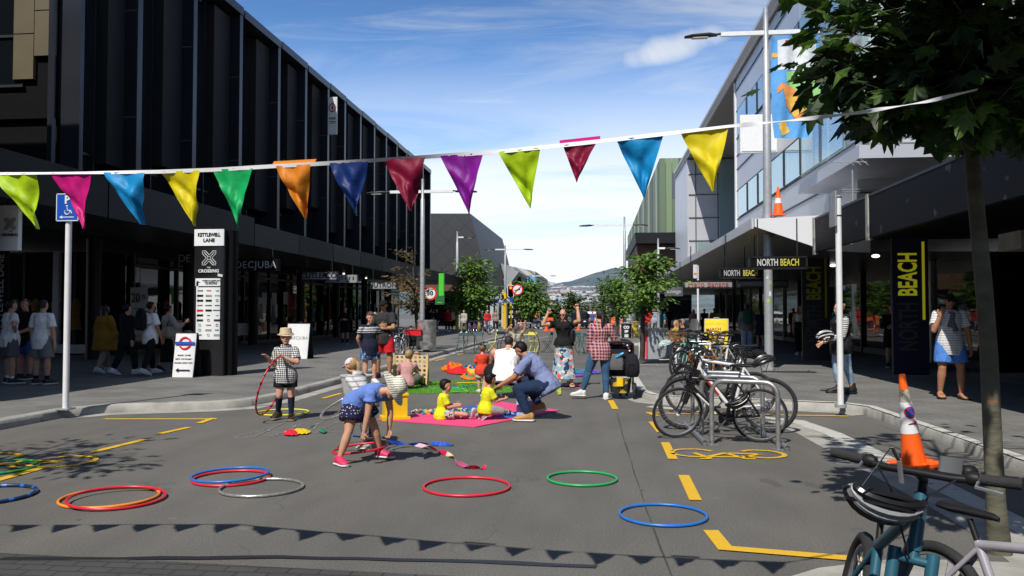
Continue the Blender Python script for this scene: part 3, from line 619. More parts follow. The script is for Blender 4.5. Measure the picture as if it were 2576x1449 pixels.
HZ=M('hill_haze',(.070,.100,.130),.95,var=.25,scale=.008,spots=(.012,.6,(.15,.15,.14))); HZ2=M('hill_near',(.095,.125,.135),.95,var=.5,scale=.02,spots=(.03,.62,(.16,.17,.15)))  # distance haze mixed into both hill colours as blue grey
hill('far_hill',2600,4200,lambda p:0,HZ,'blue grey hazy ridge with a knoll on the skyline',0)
def nearoff(p): return 7+max(0,min(34,(p-1400)*.30))
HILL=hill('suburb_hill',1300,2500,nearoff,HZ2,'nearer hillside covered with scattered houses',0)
hm=[M('house_white',(.55,.56,.57),.7),M('house_grey',(.22,.24,.27),.7),M('house_cream',(.42,.4,.36),.7)]; rm=[M('roof_grey',(.15,.16,.18),.7),M('roof_red',(.25,.13,.1),.7),M('roof_pale',(.4,.41,.42),.7)]
protos=[]
bpy.context.view_layer.update()
def house_mesh(w,d,h,hip):
    mb=MB(); mb.box((0,0,h/2),(w,d,h)); mb.m=[0]*len(mb.f)
    n=len(mb.v); e=.8
    mb.add([(-w/2-e,-d/2-e,h),(w/2+e,-d/2-e,h),(w/2+e,d/2+e,h),(-w/2-e,d/2+e,h),(-w/2*(hip),0,h+3),(w/2*hip,0,h+3)],[(0,1,5,4),(1,2,5),(2,3,4,5),(3,0,4),(0,3,2,1)],1)
    mb.box((-w*.2,-d/2-.05,h*.55),(w*.3,.3,h*.4),mi=2); return mb
import bisect
hms=[]
for k in range(6):
    o=house_mesh(random.uniform(16,30),random.uniform(9,14),random.uniform(5,9),random.uniform(.3,1)).build('hillside_house',[hm[[0,0,2,0,1,2][k]],rm[[0,2,0,1,2,0][k]],GDK],smooth=False); hms.append(o)
me=HILL.data; 
for k in range(250):
    px=random.uniform(1338,1560); t=random.uniform(.12,.93)**1.0
    i=(px-900)/10; j=t*25; i0=int(i); j0=int(j); v=me.vertices[j0*170+i0].co
    v2=me.vertices[min(25,j0+1)*170+i0+1].co; f=random.random(); p=v.lerp(v2,f)
    if k<6: o=hms[k]
    else: o=hms[random.randrange(6)].copy(); COL.objects.link(o)
    o.location=(p.x,p.y,p.z-1); o.rotation_euler=(0,0,random.uniform(-.8,.8))
    tag(o,'small pale house among the many on the distant hillside','house','houses scattered over the hillside')
# ---------------------------------------------------------------- sky, sun, camera
w=bpy.data.worlds.new('World'); sc.world=w; w.use_nodes=True; nt=w.node_tree; L=nt.links.new
bg=nt.nodes['Background']; sky=_n(nt,'ShaderNodeTexSky'); sky.sky_type='NISHITA'; sky.sun_disc=False
SUN_EL=50.; SUN_AZ=19.      # shadows fall away from the camera and to the right
sky.sun_elevation=R(SUN_EL); sky.sun_rotation=R(180+SUN_AZ); sky.air_density=1.0; sky.dust_density=.6; sky.ozone_density=2.2; sky.altitude=10
tc=_n(nt,'ShaderNodeTexCoord'); sx=_n(nt,'ShaderNodeSeparateXYZ'); L(tc.outputs['Generated'],sx.inputs[0])
zz=mathn(nt,'MAXIMUM',sx.outputs[2],.02); den=mathn(nt,'ADD',zz,.12)
cb=_n(nt,'ShaderNodeCombineXYZ'); L(mathn(nt,'DIVIDE',sx.outputs[0],den),cb.inputs[0]); L(mathn(nt,'DIVIDE',sx.outputs[1],den),cb.inputs[1])
def cl(scale,st,lo,hi,det=8,loc=(0,0,0),rot=0,rough=.55,dist=.4):
    mp=_n(nt,'ShaderNodeMapping'); mp.inputs['Scale'].default_value=st; mp.inputs['Location'].default_value=loc; mp.inputs['Rotation'].default_value=(0,0,R(rot)); L(cb.outputs[0],mp.inputs[0])
    n=_n(nt,'ShaderNodeTexNoise'); n.inputs['Scale'].default_value=scale; n.inputs['Detail'].default_value=det; n.inputs['Roughness'].default_value=rough; n.inputs['Distortion'].default_value=dist; L(mp.outputs[0],n.inputs['Vector'])
    mr=_n(nt,'ShaderNodeMapRange'); mr.interpolation_type='SMOOTHSTEP'; mr.inputs['From Min'].default_value=lo; mr.inputs['From Max'].default_value=hi; L(n.outputs['Fac'],mr.inputs['Value']); return mr.outputs[0]
wisp=mathn(nt,'MAXIMUM',mathn(nt,'MULTIPLY',cl(1.0,(.5,1.5,1),.42,.78,11,(3.1,.4,0),-25,.62,.9),.72),mathn(nt,'MULTIPLY',cl(2.3,(.35,1.6,1),.46,.86,12,(9.1,2.4,0),-35,.66,1.2),.6))
lowc=mathn(nt,'MULTIPLY',cl(.9,(.45,1.2,1),.20,.54,12,(1.7,5.2,0),-12,.62,.8),.95)
lowm=_n(nt,'ShaderNodeMapRange'); lowm.interpolation_type='SMOOTHSTEP'; lowm.inputs['From Min'].default_value=.34; lowm.inputs['From Max'].default_value=.13; L(sx.outputs[2],lowm.inputs['Value'])
hz=_n(nt,'ShaderNodeMapRange'); hz.interpolation_type='SMOOTHSTEP'; hz.inputs['From Min'].default_value=.25; hz.inputs['From Max'].default_value=.045; L(sx.outputs[2],hz.inputs['Value'])
# one brighter puff right of the street axis
def puff(px,py,rx,ry,tilt,s):
    d=ray(px,py).normalized(); rt=RT.copy(); up=UP.copy(); c_,s_=math.cos(R(tilt)),math.sin(R(tilt)); a=(rt*c_+up*s_)/rx; b=(up*c_-rt*s_)/ry
    def dot(v): 
        n=_n(nt,'ShaderNodeVectorMath',operation='DOT_PRODUCT'); L(tc.outputs['Generated'],n.inputs[0]); n.inputs[1].default_value=v; return mathn(nt,'SUBTRACT',n.outputs['Value'],d.dot(v))
    u=dot(a);v=dot(b); r2=mathn(nt,'ADD',mathn(nt,'MULTIPLY',u,u),mathn(nt,'MULTIPLY',v,v))
    n=_n(nt,'ShaderNodeTexNoise'); n.inputs['Scale'].default_value=9; n.inputs['Detail'].default_value=8; n.inputs['Distortion'].default_value=.6; L(tc.outputs['Generated'],n.inputs['Vector'])
    r3=mathn(nt,'ADD',r2,mathn(nt,'MULTIPLY',mathn(nt,'SUBTRACT',n.outputs['Fac'],.5),2.2))
    mr=_n(nt,'ShaderNodeMapRange'); mr.interpolation_type='SMOOTHSTEP'; mr.inputs['From Min'].default_value=1.1; mr.inputs['From Max'].default_value=0; L(r3,mr.inputs['Value']); return mathn(nt,'MULTIPLY',mr.outputs[0],s)
m=mathn(nt,'MAXIMUM',mathn(nt,'MULTIPLY',lowc,lowm.outputs[0]),wisp)
m=mathn(nt,'MAXIMUM',m,mathn(nt,'MULTIPLY',hz.outputs[0],.9))
for a in ((1690,120,.075,.022,12,.9),): m=mathn(nt,'MAXIMUM',m,puff(*a))
m=mathn(nt,'MINIMUM',m,.93)
skyb=_n(nt,'ShaderNodeMixRGB',blend_type='MULTIPLY'); skyb.inputs[0].default_value=1; L(sky.outputs[0],skyb.inputs[1]); skyb.inputs[2].default_value=(.66,.95,1.26,1)
zd=_n(nt,'ShaderNodeMapRange'); zd.interpolation_type='SMOOTHSTEP'; zd.inputs['From Min'].default_value=.10; zd.inputs['From Max'].default_value=.62; zd.inputs['To Min'].default_value=1; zd.inputs['To Max'].default_value=.38; L(sx.outputs[2],zd.inputs['Value'])
dk=_n(nt,'ShaderNodeVectorMath',operation='SCALE'); L(mixc(nt,m,skyb.outputs[0],(6.3,6.65,7.1)),dk.inputs[0]); L(zd.outputs[0],dk.inputs['Scale']); L(dk.outputs[0],bg.inputs['Color']); bg.inputs['Strength'].default_value=.162
sd=bpy.data.lights.new('sun','SUN'); sd.energy=5.0; sd.angle=R(.53); sd.color=(1.,.95,.87); so=bpy.data.objects.new('sun',sd); COL.objects.link(so)
sdir=Vector((math.sin(R(SUN_AZ))*math.cos(R(SUN_EL)),math.cos(R(SUN_AZ))*math.cos(R(SUN_EL)),-math.sin(R(SUN_EL)))); so.rotation_euler=sdir.to_track_quat('-Z','Y').to_euler(); so.location=(-10,-20,30)
cd=bpy.data.cameras.new('camera'); cam=bpy.data.objects.new('camera',cd); COL.objects.link(cam); sc.camera=cam
cd.sensor_width=36; cd.lens=36*FP/2576; cd.clip_end=9000; cd.clip_start=.1; cam.location=(0,0,CAMH); cam.rotation_euler=Matrix((RT,UP,-FW)).transposed().to_euler()
sc.view_settings.view_transform='Standard'; sc.view_settings.look='None'; sc.view_settings.exposure=0
sc.cycles.max_bounces=6; sc.cycles.transparent_max_bounces=12; sc.cycles.caustics_reflective=False; sc.cycles.caustics_refractive=False; sc.cycles.use_denoising=True
# ---------------------------------------------------------------- poles, signs, lamps
def simple(name,label,cat,loc,group=None,rz=0.,rx=0.,ry=0.): return thing(name,label,cat,loc,R(rz),group,R(rx),R(ry))
def g(px,py,path=False): return G(px,py,KH if path else 0.)
p=g(165,1030,1); t=simple('sign_post','white post on the left kerb with a blue disabled parking sign','sign',p)
MB().tube([(0,0,0),(0,0,3.05)],.045,14).build('post',white,t); MB().box((0,0,.012),(.2,.2,.024)).build('base_plate',galv,t)
MB().rbox((.02,-.06,3.08),(.36,.012,.42),.004).build('sign_panel',blue2,t)
e=MB(); 
for c,d in (((.02,-.068,3.285),(.36,.004,.012)),((.02,-.068,2.875),(.36,.004,.012)),((-.155,-.068,3.08),(.012,.004,.42)),((.195,-.068,3.08),(.012,.004,.42))): e.box(c,d)
e.box((.03,-.069,2.93),(.2,.004,.012)); e.add([(-.11,-.07,2.93),(-.06,-.07,2.955),(-.06,-.07,2.905)],[(0,1,2)]); e.build('border',white,t)
letters('P',.17,white,t,p+Vector((.02,-.072,3.19)),0,bold=.006)
e=MB(); e.tube([(.02,-.07,3.08),(.025,-.07,3.03),(.075,-.07,3.03),(.095,-.07,2.985)],.009,6); e.tube([(.02+.04*math.cos(a),-.07,3.01+.04*math.sin(a)) for a in [R(150+k*22) for k in range(12)]],.008,5); e.ell((.015,-.07,3.1),(.014,.006,.014)); e.build('wheelchair_symbol',white,t)
p=g(2115,1025,1); t=simple('sign_post','tall white post on the right kerb corner with a sign seen edge on','sign',p)
MB().tube([(0,0,0),(0,0,3.3)],.047,14).build('post',white,t); MB().tube([(0,0,0),(0,0,.05)],.09,12).build('collar',galv,t); b=MB(); b.rbox((-.065,.06,3.1),(.02,.36,.55),.004); b.build('sign_panel',galv,t)
b=MB(); b.tube([(0,0,3.27),(0,0,3.29)],.052,12); b.tube([(0,0,2.98),(0,0,3.0)],.052,12); b.build('bracket',dkmetal,t)
def street_lamp(px,py,toppx,toppy,label,arm1,arm2,r=.075,ybase=0.,path=True,mat=None,double=True,zarm=.93,group='tubular steel street lamps'):
    p=g(px,py,path); h=PY(toppx,toppy,p.y).z-p.z; t=simple('street_lamp',label,'street lamp',p,group)
    MB().tube([(0,0,0),(0,0,.05),(0,0,.05),(0,0,h*.5),(0,0,h*.88),(0,0,h*.885),(0,0,h)],[r*1.9,r*1.9,r,r*.95,r*.85,r*.6,r*.55],16).build('pole',mat or galv,t)
    if ybase: MB().tube([(0,0,.05),(0,0,ybase)],r*1.05,14).build('yellow_sleeve',yellow,t)
    za=h*zarm
    for s in (arm1,arm2):
        if not s: continue
        sg=1 if s>0 else -1; L_=abs(s)
        a=MB(); a.box((sg*(L_*.5+.03),0,za),(L_*.96,.09,.11)); a.build('arm',white,t)
        a=MB(); a.tube([(sg*L_,0,za+.02),(sg*(L_+.18),0,za+.0)],.03,8); a.sec([((sg*(L_+.1),0,za-.01),.03,.04,(0,1,0),(0,0,1)),((sg*(L_+.3),0,za),.1,.06,(0,1,0),(0,0,1)),((sg*(L_+.75),0,za-.02),.12,.05,(0,1,0),(0,0,1)),((sg*(L_+.95),0,za-.04),.06,.03,(0,1,0),(0,0,1))],12); a.build('lamp_head',dkmetal,t)
        MB().box((sg*(L_+.55),0,za-.075),(.4,.16,.015)).build('lens',offwhite,t)
    return t
lamp=street_lamp(1935,930,1926,20,'tall grey lamp pole on the right footpath carrying a blue banner',-1.15,1.35,.115)
p0=lamp.location.copy()
for zz,hh,rr in ((2.6,.10,.0),(2.2,.08,.3),(1.9,.12,.2),(1.75,.07,-.2),(2.35,.06,-.4)): MB().rings([[Vector((.1165*math.sin(rr-.25+q*.12),-.1165*math.cos(rr-.25+q*.12),zz)) for q in range(5)]+[Vector((.112*math.sin(rr-.25+q*.12),-.112*math.cos(rr-.25+q*.12),zz)) for q in range(4,-1,-1)],[Vector((.1165*math.sin(rr-.25+q*.12),-.1165*math.cos(rr-.25+q*.12),zz+hh)) for q in range(5)]+[Vector((.112*math.sin(rr-.25+q*.12),-.112*math.cos(rr-.25+q*.12),zz+hh)) for q in range(4,-1,-1)]]).build('sticker',[offwhite,black,M('lime',(.4,.6,.02)),offwhite,white][int(zz*10)%5],lamp)
# banner hanging beside the pole
bn=simple('street_banner','blue hanging banner with green and orange shapes on the tall lamp pole','banner',(p0.x,p0.y,0))
y=p0.y-.13; zt_=PY(1990,90,y).z; zb_=PY(1990,347,y).z; xl=PY(1941,200,y).x; xr=PY(2062,200,y).x
def ban(u,v,dy=0): 
    nar=1-.25*max(0,v-.72)/.28; xx=xl+(xr-xl)*(u*nar+(1-nar)*.2); return Vector((xx,y+.05*math.sin(u*14+v*3)+.03*math.sin(v*9)-dy,zt_+(zb_-zt_)*v))
def patch(poly,mat,nm,dy):
    # grid of the polygon's bounding box, keeping cells whose centre lies inside
    def ins(u,v):
        c=False;n=len(poly)
        for i in range(n):
            x1,y1=poly[i];x2,y2=poly[(i+1)%n]
            if (y1>v)!=(y2>v) and u<(x2-x1)*(v-y1)/(y2-y1)+x1: c=not c
        return c
    N=56;Mv=90; mb=MB(); idx={}
    def vi(i,j):
        if (i,j) not in idx: idx[(i,j)]=len(mb.v); mb.v.append(ban(i/N,j/Mv,dy))
        return idx[(i,j)]
    for i in range(N):
        for j in range(Mv):
            if ins((i+.5)/N,(j+.5)/Mv): mb.f.append([vi(i,j),vi(i,j+1),vi(i+1,j+1),vi(i+1,j)]); mb.m.append(0)
    mb.build(nm,mat,bn,world=True)
patch([(0,0),(1,0),(1,1),(0,1)],cloth('banner_blue',(.12,.36,.72),bump=.2),'cloth',0)
patch([(.14,.03),(.95,.03),(.95,.33),(.14,.33)],cloth('banner_white',(.66,.68,.72),bump=.2),'printed_shape',.006)
patch([(.3,.36),(.98,.3),(1,.72),(.85,.8),(.3,.45)],cloth('banner_green',(.30,.58,.22),bump=.2),'printed_shape',.01)
patch([(.2,.47),(.42,.5),(.7,.64),(.8,.82),(.55,.84),(.3,.68)],cloth('banner_orange',(.75,.30,.10),bump=.2),'printed_shape',.014)
patch([(.3,.6),(.62,.58),(.72,.74),(.48,.8)],cloth('banner_yellow',(.78,.48,.10),bump=.2),'printed_shape',.018)
patch([(.12,.5),(.2,.46),(.26,.52),(.1,.57)],MATS['banner_orange'],'printed_shape',.012); patch([(.12,.86),(.3,.83),(.42,.94),(.2,.98)],MATS['banner_yellow'],'printed_shape',.012)
patch([(.02,.16),(.14,.16),(.14,.2),(.02,.2)],MATS['banner_yellow'],'printed_shape',.012)
for u in (.28,.55): patch([(u,.05),(u+.09,.04),(u+.16,.07),(u+.09,.105),(u+.01,.1)],cloth('banner_pink',(.7,.1,.2)),'printed_shape',.014)
street_lamp(1062,882,1058,450,'lamp pole by the round litter bin with a speed sign',-1.3,1.2,.1,path=True,zarm=.925)
street_lamp(1150,832,1154,582,'lamp pole with a yellow base behind the left street tree',0,.5,.13,ybase=3.4,path=True,zarm=.94)
street_lamp(1271,828,1269,617,'lamp pole rising behind the two red traffic signals',-.9,1.6,.11,ybase=3.3,path=True,zarm=.95)
street_lamp(1572,846,1571,545,'lamp pole left of the green striped building',-1.9,.5,.1,zarm=.93)
street_lamp(1657,846,1657,600,'short arm lamp pole before the brown soffit on the right',0,.4,.1,zarm=.9)
for px,py,tpx,tpy,lab,a,b in ((1345,815,1345,685,'distant lamp pole beside the slatted wall',-.3,2.2),(1390,811,1391,735,'distant lamp pole with a white pennant banner',-1.5,1.5),(1408,808,1408,745,'thin distant lamp pole right of the pennant one',-1.8,1.8),(1548,812,1547,703,'distant lamp pole showing between the right trees',-2.4,0),(1538,808,1538,728,'smaller distant lamp pole in the right trees',-2,1)): street_lamp(px,py,tpx,tpy,lab,a,b,.1,path=False)
for (px0,px1,y0,y1,Y,lab,cs) in ((1326,1349,697,730,92,'small blue and green banner on the distant left lamp',('banner_blue','banner_green','banner_orange')),(1383,1398,745,772,150,'white red pennant banner down the street',('banner_white','banner_pink','banner_white')),(1404,1412,750,778,160,'pale blue pennant banner down the street',('banner_blue','banner_green','banner_yellow'))):
    a=PY(px0,y0,Y);b=PY(px1,y1,Y); t=simple('street_banner',lab,'banner',(a.x,Y,0)); w=b.x-a.x;h=a.z-b.z
    def q(u0,u1,v0,v1,m_,nm,d): 
        mb=MB(); 
        mb.rings([[Vector((a.x+w*(u0+(u1-u0)*i/6),Y-d+.08*math.sin(i*2.1),a.z-h*v0)) for i in range(7)]+[Vector((a.x+w*(u0+(u1-u0)*i/6),Y-d+.04,a.z-h*v0)) for i in range(6,-1,-1)],[Vector((a.x+w*(u0+(u1-u0)*i/6),Y-d+.08*math.sin(i*2.1+1),a.z-h*v1)) for i in range(7)]+[Vector((a.x+w*(u0+(u1-u0)*i/6),Y-d+.04,a.z-h*v1)) for i in range(6,-1,-1)]]); mb.build(nm,MATS[m_],t,world=True)
    q(0,1,0,1,cs[0],'cloth',0); q(.1,.9,.35,.75,cs[1],'printed_shape',.12); q(.3,.85,.6,.85,cs[2],'printed_shape',.2)
# white boards and posts
p=g(1755,798,0); p=g(1757,888,1); t=simple('parking_meter_post','slim white post with a box sign above the bench','post',p); h=PY(1753,668,p.y).z-KH
MB().tube([(0,0,0),(0,0,h)],.04,12).build('post',white,t); MB().rbox((-.09,0,h-.22),(.16,.12,.5),.01).build('box_sign',offwhite,t); MB().box((-.1,-.065,h-.3),(.09,.01,.06)).build('sticker',orange,t)
p=g(1607,905,1); t=simple('sign_post','thin white post rising from the grey planter box','post',p); MB().tube([(.05,.3,0),(.05,.3,2.35)],.035,10).build('post',white,t); MB().tube([(.05,.3,0),(.05,.3,.06)],.07,10).build('collar',galv,t)
t=simple('street_sign_board','grey back of a large board sign among the right trees','sign',g(1552,846,1)); a=PY(1524,745,t.location.y);b=PY(1582,792,t.location.y)
MB().rbox(((a.x+b.x)/2-t.location.x,0,(a.z+b.z)/2-KH),(b.x-a.x,.05,a.z-b.z),.01,Matrix.Rotation(R(-4),3,'Y')).build('board',galv,t); 
for dx in (-.4,.4): MB().tube([(dx,.06,0),(dx,.06,a.z-KH)],.04,8).build('post',galv,t)
# 30 sign, green signs, chemist cross
def disc(mb,c,r,n=28,d=.02,mi=0): return mb.prism([(r*math.cos(2*math.pi*i/n),r*math.sin(2*math.pi*i/n)) for i in range(n)],-d/2,d/2,c,Matrix.Rotation(R(90),3,'X'),mi)
c=PY(1082,738,33.5); t=simple('speed_sign','round red ringed 30 speed sign beside the bin lamp pole','sign',(c.x,c.y,KH))
mb=MB(); disc(mb,(0,0,c.z-KH),.30,d=.02); mb.build('red_ring',red,t); mb=MB(); disc(mb,(0,-.014,c.z-KH),.225,d=.01); mb.build('white_face',white,t)
letters('30',.27,black,t,c+Vector((0,-.025,0)),bold=.008); MB().tube([(-.3,.05,0),(-.3,.05,c.z-KH+.35)],.03,8).build('post',galv,t)
GR=M('shop_green',(.06,.5,.03),.4,emis=.15,var=.03)
a=PY(1105,688,40);b=PY(1117,744,40); t=simple('hanging_sign','bright green box sign under the far end of the left canopy','sign',(a.x,40,0)); MB().box(((a.x+b.x)/2,40,(a.z+b.z)/2),(b.x-a.x,.25,a.z-b.z)).build('panel',GR,t,world=True,smooth=False); MB().tube([((a.x+b.x)/2,40,a.z),((a.x+b.x)/2,40,a.z+.3)],.02,6).build('hanger',dkmetal,t,world=True)
a=PY(1095,722,44);b=PY(1118,766,44); t=simple('hanging_sign','darker green square sign below the bright green one','sign',(a.x,44,0)); MB().box(((a.x+b.x)/2,44,(a.z+b.z)/2),(b.x-a.x,.1,a.z-b.z)).build('panel',M('deep_green',(.01,.12,.03)),t,world=True,smooth=False); MB().box(((a.x+b.x)/2,43.94,b.z+.1),(.3,.02,.05)).build('stripe',GR,t,world=True,smooth=False)
# hanging shop signs
def hang(x0,y0,x1,y1,Y,lab,panel,txt,tm,size=None,frame=None,sx=1.,space=1.,bold=0.,off=0,up=0.,cat='sign',glow=None):
    a=PY(x0,y0,Y);b=PY(x1,y1,Y); t=simple('hanging_sign',lab,cat,((a.x+b.x)/2,Y,0),'signs hanging under the canopies'); W_=b.x-a.x;H_=a.z-b.z; c=Vector(((a.x+b.x)/2,Y,(a.z+b.z)/2))
    MB().rbox(c,(W_,.16,H_),.01).build('panel',panel,t,world=True)
    if frame: 
        f=MB()
        for cc,dd in (((0,0,H_/2),(W_+.04,.2,.04)),((0,0,-H_/2),(W_+.04,.2,.04)),((W_/2,0,0),(.04,.2,H_)),((-W_/2,0,0),(.04,.2,H_))): f.box(c+Vector(cc),dd)
        f.build('frame',frame,t,world=True,smooth=False)
    h=MB(); 
    for dx in (-W_*.35,W_*.35): h.tube([c+Vector((dx,0,H_/2)),c+Vector((dx,0,H_/2+max(.15,3.72-(c.z+H_/2))))],.015,6)
    h.build('hanger',dkmetal,t,world=True)
    if isinstance(txt,str): txt=[(txt,tm,0,0,size or H_*.6)]
    for s,m_,dx,dz,sz in txt: letters(s,sz,m_,t,c+Vector((dx*W_,-.09,dz*H_)),sx=sx,space=space,bold=bold)
    return t,c,W_,H_
ltg=M('sign_letter_grey',(.42,.42,.42),.5,var=.02); ylet=M('sign_letter_yellow',(.50,.46,.07),.5,var=.02); gpan=M('sign_panel_grey',(.30,.31,.31),.5,var=.04)
hang(589,652,703,682,25.5,'black hanging sign reading DECJUBA in thin grey capitals',BLK,'DECJUBA',ltg,.33,sx=.95,space=1.12)
hang(455,634,480,668,24.,'black hanging sign half hidden by the directory pillar','' or BLK,'DE',ltg,.33)
hang(760,684,849,704,31,'pale grey hanging sign reading CUTLER & CO',gpan,[('CUTLER',black,-.15,0,.30),('&',black,.17,.15,.16),('CO',black,.34,0,.30)],None,frame=black,bold=.006)
t,c,W_,H_=hang(820,692,899,711,33.5,'grey hanging sign with a round emblem and dark calligraphy',gpan,[('Bank',black,.22,-.32,.09)],None)
e=MB(); e.tube([c+Vector((-.15+.1*math.cos(a),-.09,.1*math.sin(a))) for a in [2*math.pi*i/16 for i in range(16)]],.012,5,closed=True); e.box(c+Vector((-.15,-.09,0)),(.05,.02,.07)); e.build('emblem',black,t,world=True)
e=MB()
for k in range(4):
    x=.04+k*.17
    for s in ((-.05,.05,.05,.05),(-.05,-.01,.05,.01),(0,.09,0,-.07),(-.05,-.06,.05,-.03)): e.tube([c+Vector((x+s[0],-.09,s[1]+.02)),c+Vector((x+s[2]*(1-.2*k),-.09,s[3]+.02))],.009,4)
e.build('calligraphy',black,t,world=True)
hang(928,709,1000,727,37,'dark framed sign reading HUTRON behind the brown leaves',gpan,'HUTRON',black,.32,frame=black,bold=.006)
hang(1885,648,2027,675,18.6,'nearer black sign reading NORTH BEACH in white and yellow capitals',BLK,[('NORTH',M('sign_letter_pale',(.55,.55,.52),.5,var=.02),-.19,0,.22),('BEACH',ylet,.20,0,.22)],None,frame=CLADK,sx=.60,bold=.004)
hang(1811,677,1914,699,22.3,'farther black sign reading NORTH BEACH in grey and yellow capitals',BLK,[('NORTH',ltg,-.22,0,.22),('BEACH',ylet,.23,0,.22)],None,frame=CLADK,sx=.56,bold=.004)
hang(1720,707,1842,724,26,'pale grey sign reading Hello Banana in red letters',gpan,'Hello Banana',M('red_letter',(.35,.05,.05)),.24,frame=black)
hang(1855,707,1980,722,25,'dim grey sign behind the tall lamp pole',M('dim_panel',(.12,.12,.12)),'',black,.2,frame=black)
hang(1672,722,1718,745,34,'dark slate sign reading lounge right of the big street tree',M('slate_sign',(.10,.11,.12)),'lounge',offwhite,.22)
# vertical wall signs
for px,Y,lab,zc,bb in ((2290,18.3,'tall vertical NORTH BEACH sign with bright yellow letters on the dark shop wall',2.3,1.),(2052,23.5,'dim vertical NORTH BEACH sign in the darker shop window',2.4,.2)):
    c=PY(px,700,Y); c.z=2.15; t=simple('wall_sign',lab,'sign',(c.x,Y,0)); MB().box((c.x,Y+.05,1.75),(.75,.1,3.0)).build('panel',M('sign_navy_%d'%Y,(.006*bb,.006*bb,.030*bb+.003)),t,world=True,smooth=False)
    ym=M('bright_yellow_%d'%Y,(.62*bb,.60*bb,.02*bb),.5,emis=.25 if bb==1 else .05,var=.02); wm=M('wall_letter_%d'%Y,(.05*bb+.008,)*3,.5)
    letters('BEACH',.54,ym,t,(c.x-.04,Y-.01,2.44),roll=90,sx=.56,bold=.014); letters('NORTH',.54,wm,t,(c.x-.04,Y-.01,1.30),roll=90,sx=.56,bold=.014)
    MB().box((c.x+.27,Y-.01,2.3),(.05,.02,1.7)).build('stripe',ym,t,world=True,smooth=False)
MB
# directory pillar
a=PY(487,577,17.9); b=PY(564,577,17.9); W_=b.x-a.x-.02; t=simple('directory_pillar','tall black directory pillar topped by a white Kettlewell Lane panel','sign pillar',(a.x+W_/2,18.05,KH)); H_=a.z-KH
DKP=M('pillar_black',(.012,.012,.013),.35,var=.2)
MB().rbox((0,.12,H_/2),(W_,.42,H_),.01).build('body',DKP,t); MB().rbox((.12,.2,H_/2),(W_+.06,.3,H_-.02),.01).build('side_cheek',BLK,t)
MB().rbox((-.0,-.1,H_-.19),(W_,.03,.39),.004).build('name_panel',M('lit_white',(.8,.82,.82),.5,var=.02),t)
o=t.location
letters('KETTLEWELL',.115,black,t,o+Vector((0,-.12,H_-.13)),bold=.004,sx=.82); letters('LANE',.115,black,t,o+Vector((0,-.12,H_-.26)),bold=.004)
def crossmark(c,s,mat,parent,nm='cross_emblem',r=.008):
    e=MB(); A=[(-1,1),(-.55,1),(0,.42),(.55,1),(1,1),(1,.62),(.42,0),(1,-.62),(1,-1),(.55,-1),(0,-.42),(-.55,-1),(-1,-1),(-1,-.62),(-.42,0),(-1,.62)]
    P_=[c+Vector((x*s,0,y*s)) for x,y in A]; e.tube(P_,r,5,closed=True)
    for x,y in ((-1,1),(1,1),(1,-1),(-1,-1)): e.tube([c+Vector((x*s*.77,0,y*s*.82)),c+Vector((x*s*.2,0,y*s*.2))],r,5)
    e.tube([c+Vector((x*s*.2,0,y*s*.2)) for x,y in ((-1,-1),(1,-1),(1,1),(-1,1))],r,5,closed=True); e.build(nm,mat,parent,world=True)
crossmark(o+Vector((-.0,-.1,H_-.67)),.165,white,t); letters('THE',.05,white,t,o+Vector((0,-.12,H_-.90))); letters('CROSSING',.1,white,t,o+Vector((0,-.12,H_-.98)),bold=.003,space=1.08)
lp=MATS['lit_white']; MB().rbox((.02,-.1,H_-1.97),(W_-.2,.03,1.22),.004).build('map_panel',lp,t); MB().rbox((-.02,-.1,H_-1.24),(W_-.12,.03,.18),.004).build('arrow_panel',lp,t); MB().box((-W_/2+.09,-.1,1.15),(.05,.03,2.1)).build('light_strip',white,t)
letters('ACCESS TO CASHEL MALL\nAND LICHFIELD ST /\nBUS EXCHANGE',.038,black,t,o+Vector((.07,-.12,H_-1.24))); letters('←',.12,black,t,o+Vector((-.25,-.12,H_-1.24)))
cols_=[red,black,dkmetal,galv,M('gum_green',(.1,.4,.1)),black]; rr=random.Random(5)
words=['RUBY','BARKERS','WORKSHOP','seed','HUNTING','LODGE','MARCS','KOKO','VERGE']
for r_ in range(10):
    for c_2 in range(3):
        x=-.20+c_2*.21; z=H_-1.97+.53-r_*.115; k=rr.random()
        if k<.3: MB().box((x,-.12,z),(.15,.006,.045)).build('logo',rr.choice(cols_),t)
        elif k<.5: 
            e=MB(); e.tube([(x+.028*math.cos(q_),-.12,z+.028*math.sin(q_)) for q_ in [6.283*i/10 for i in range(10)]],.006,4,closed=True); e.build('logo',rr.choice(cols_),t)
        else: letters(rr.choice(words),.04,rr.choice(cols_),t,o+Vector((x,-.12,z)),name='logo')
MB().box((.28,-.11,H_-1.08),(.12,.008,.06),Matrix.Rotation(R(12),3,'Y')).build('sticker',offwhite,t)
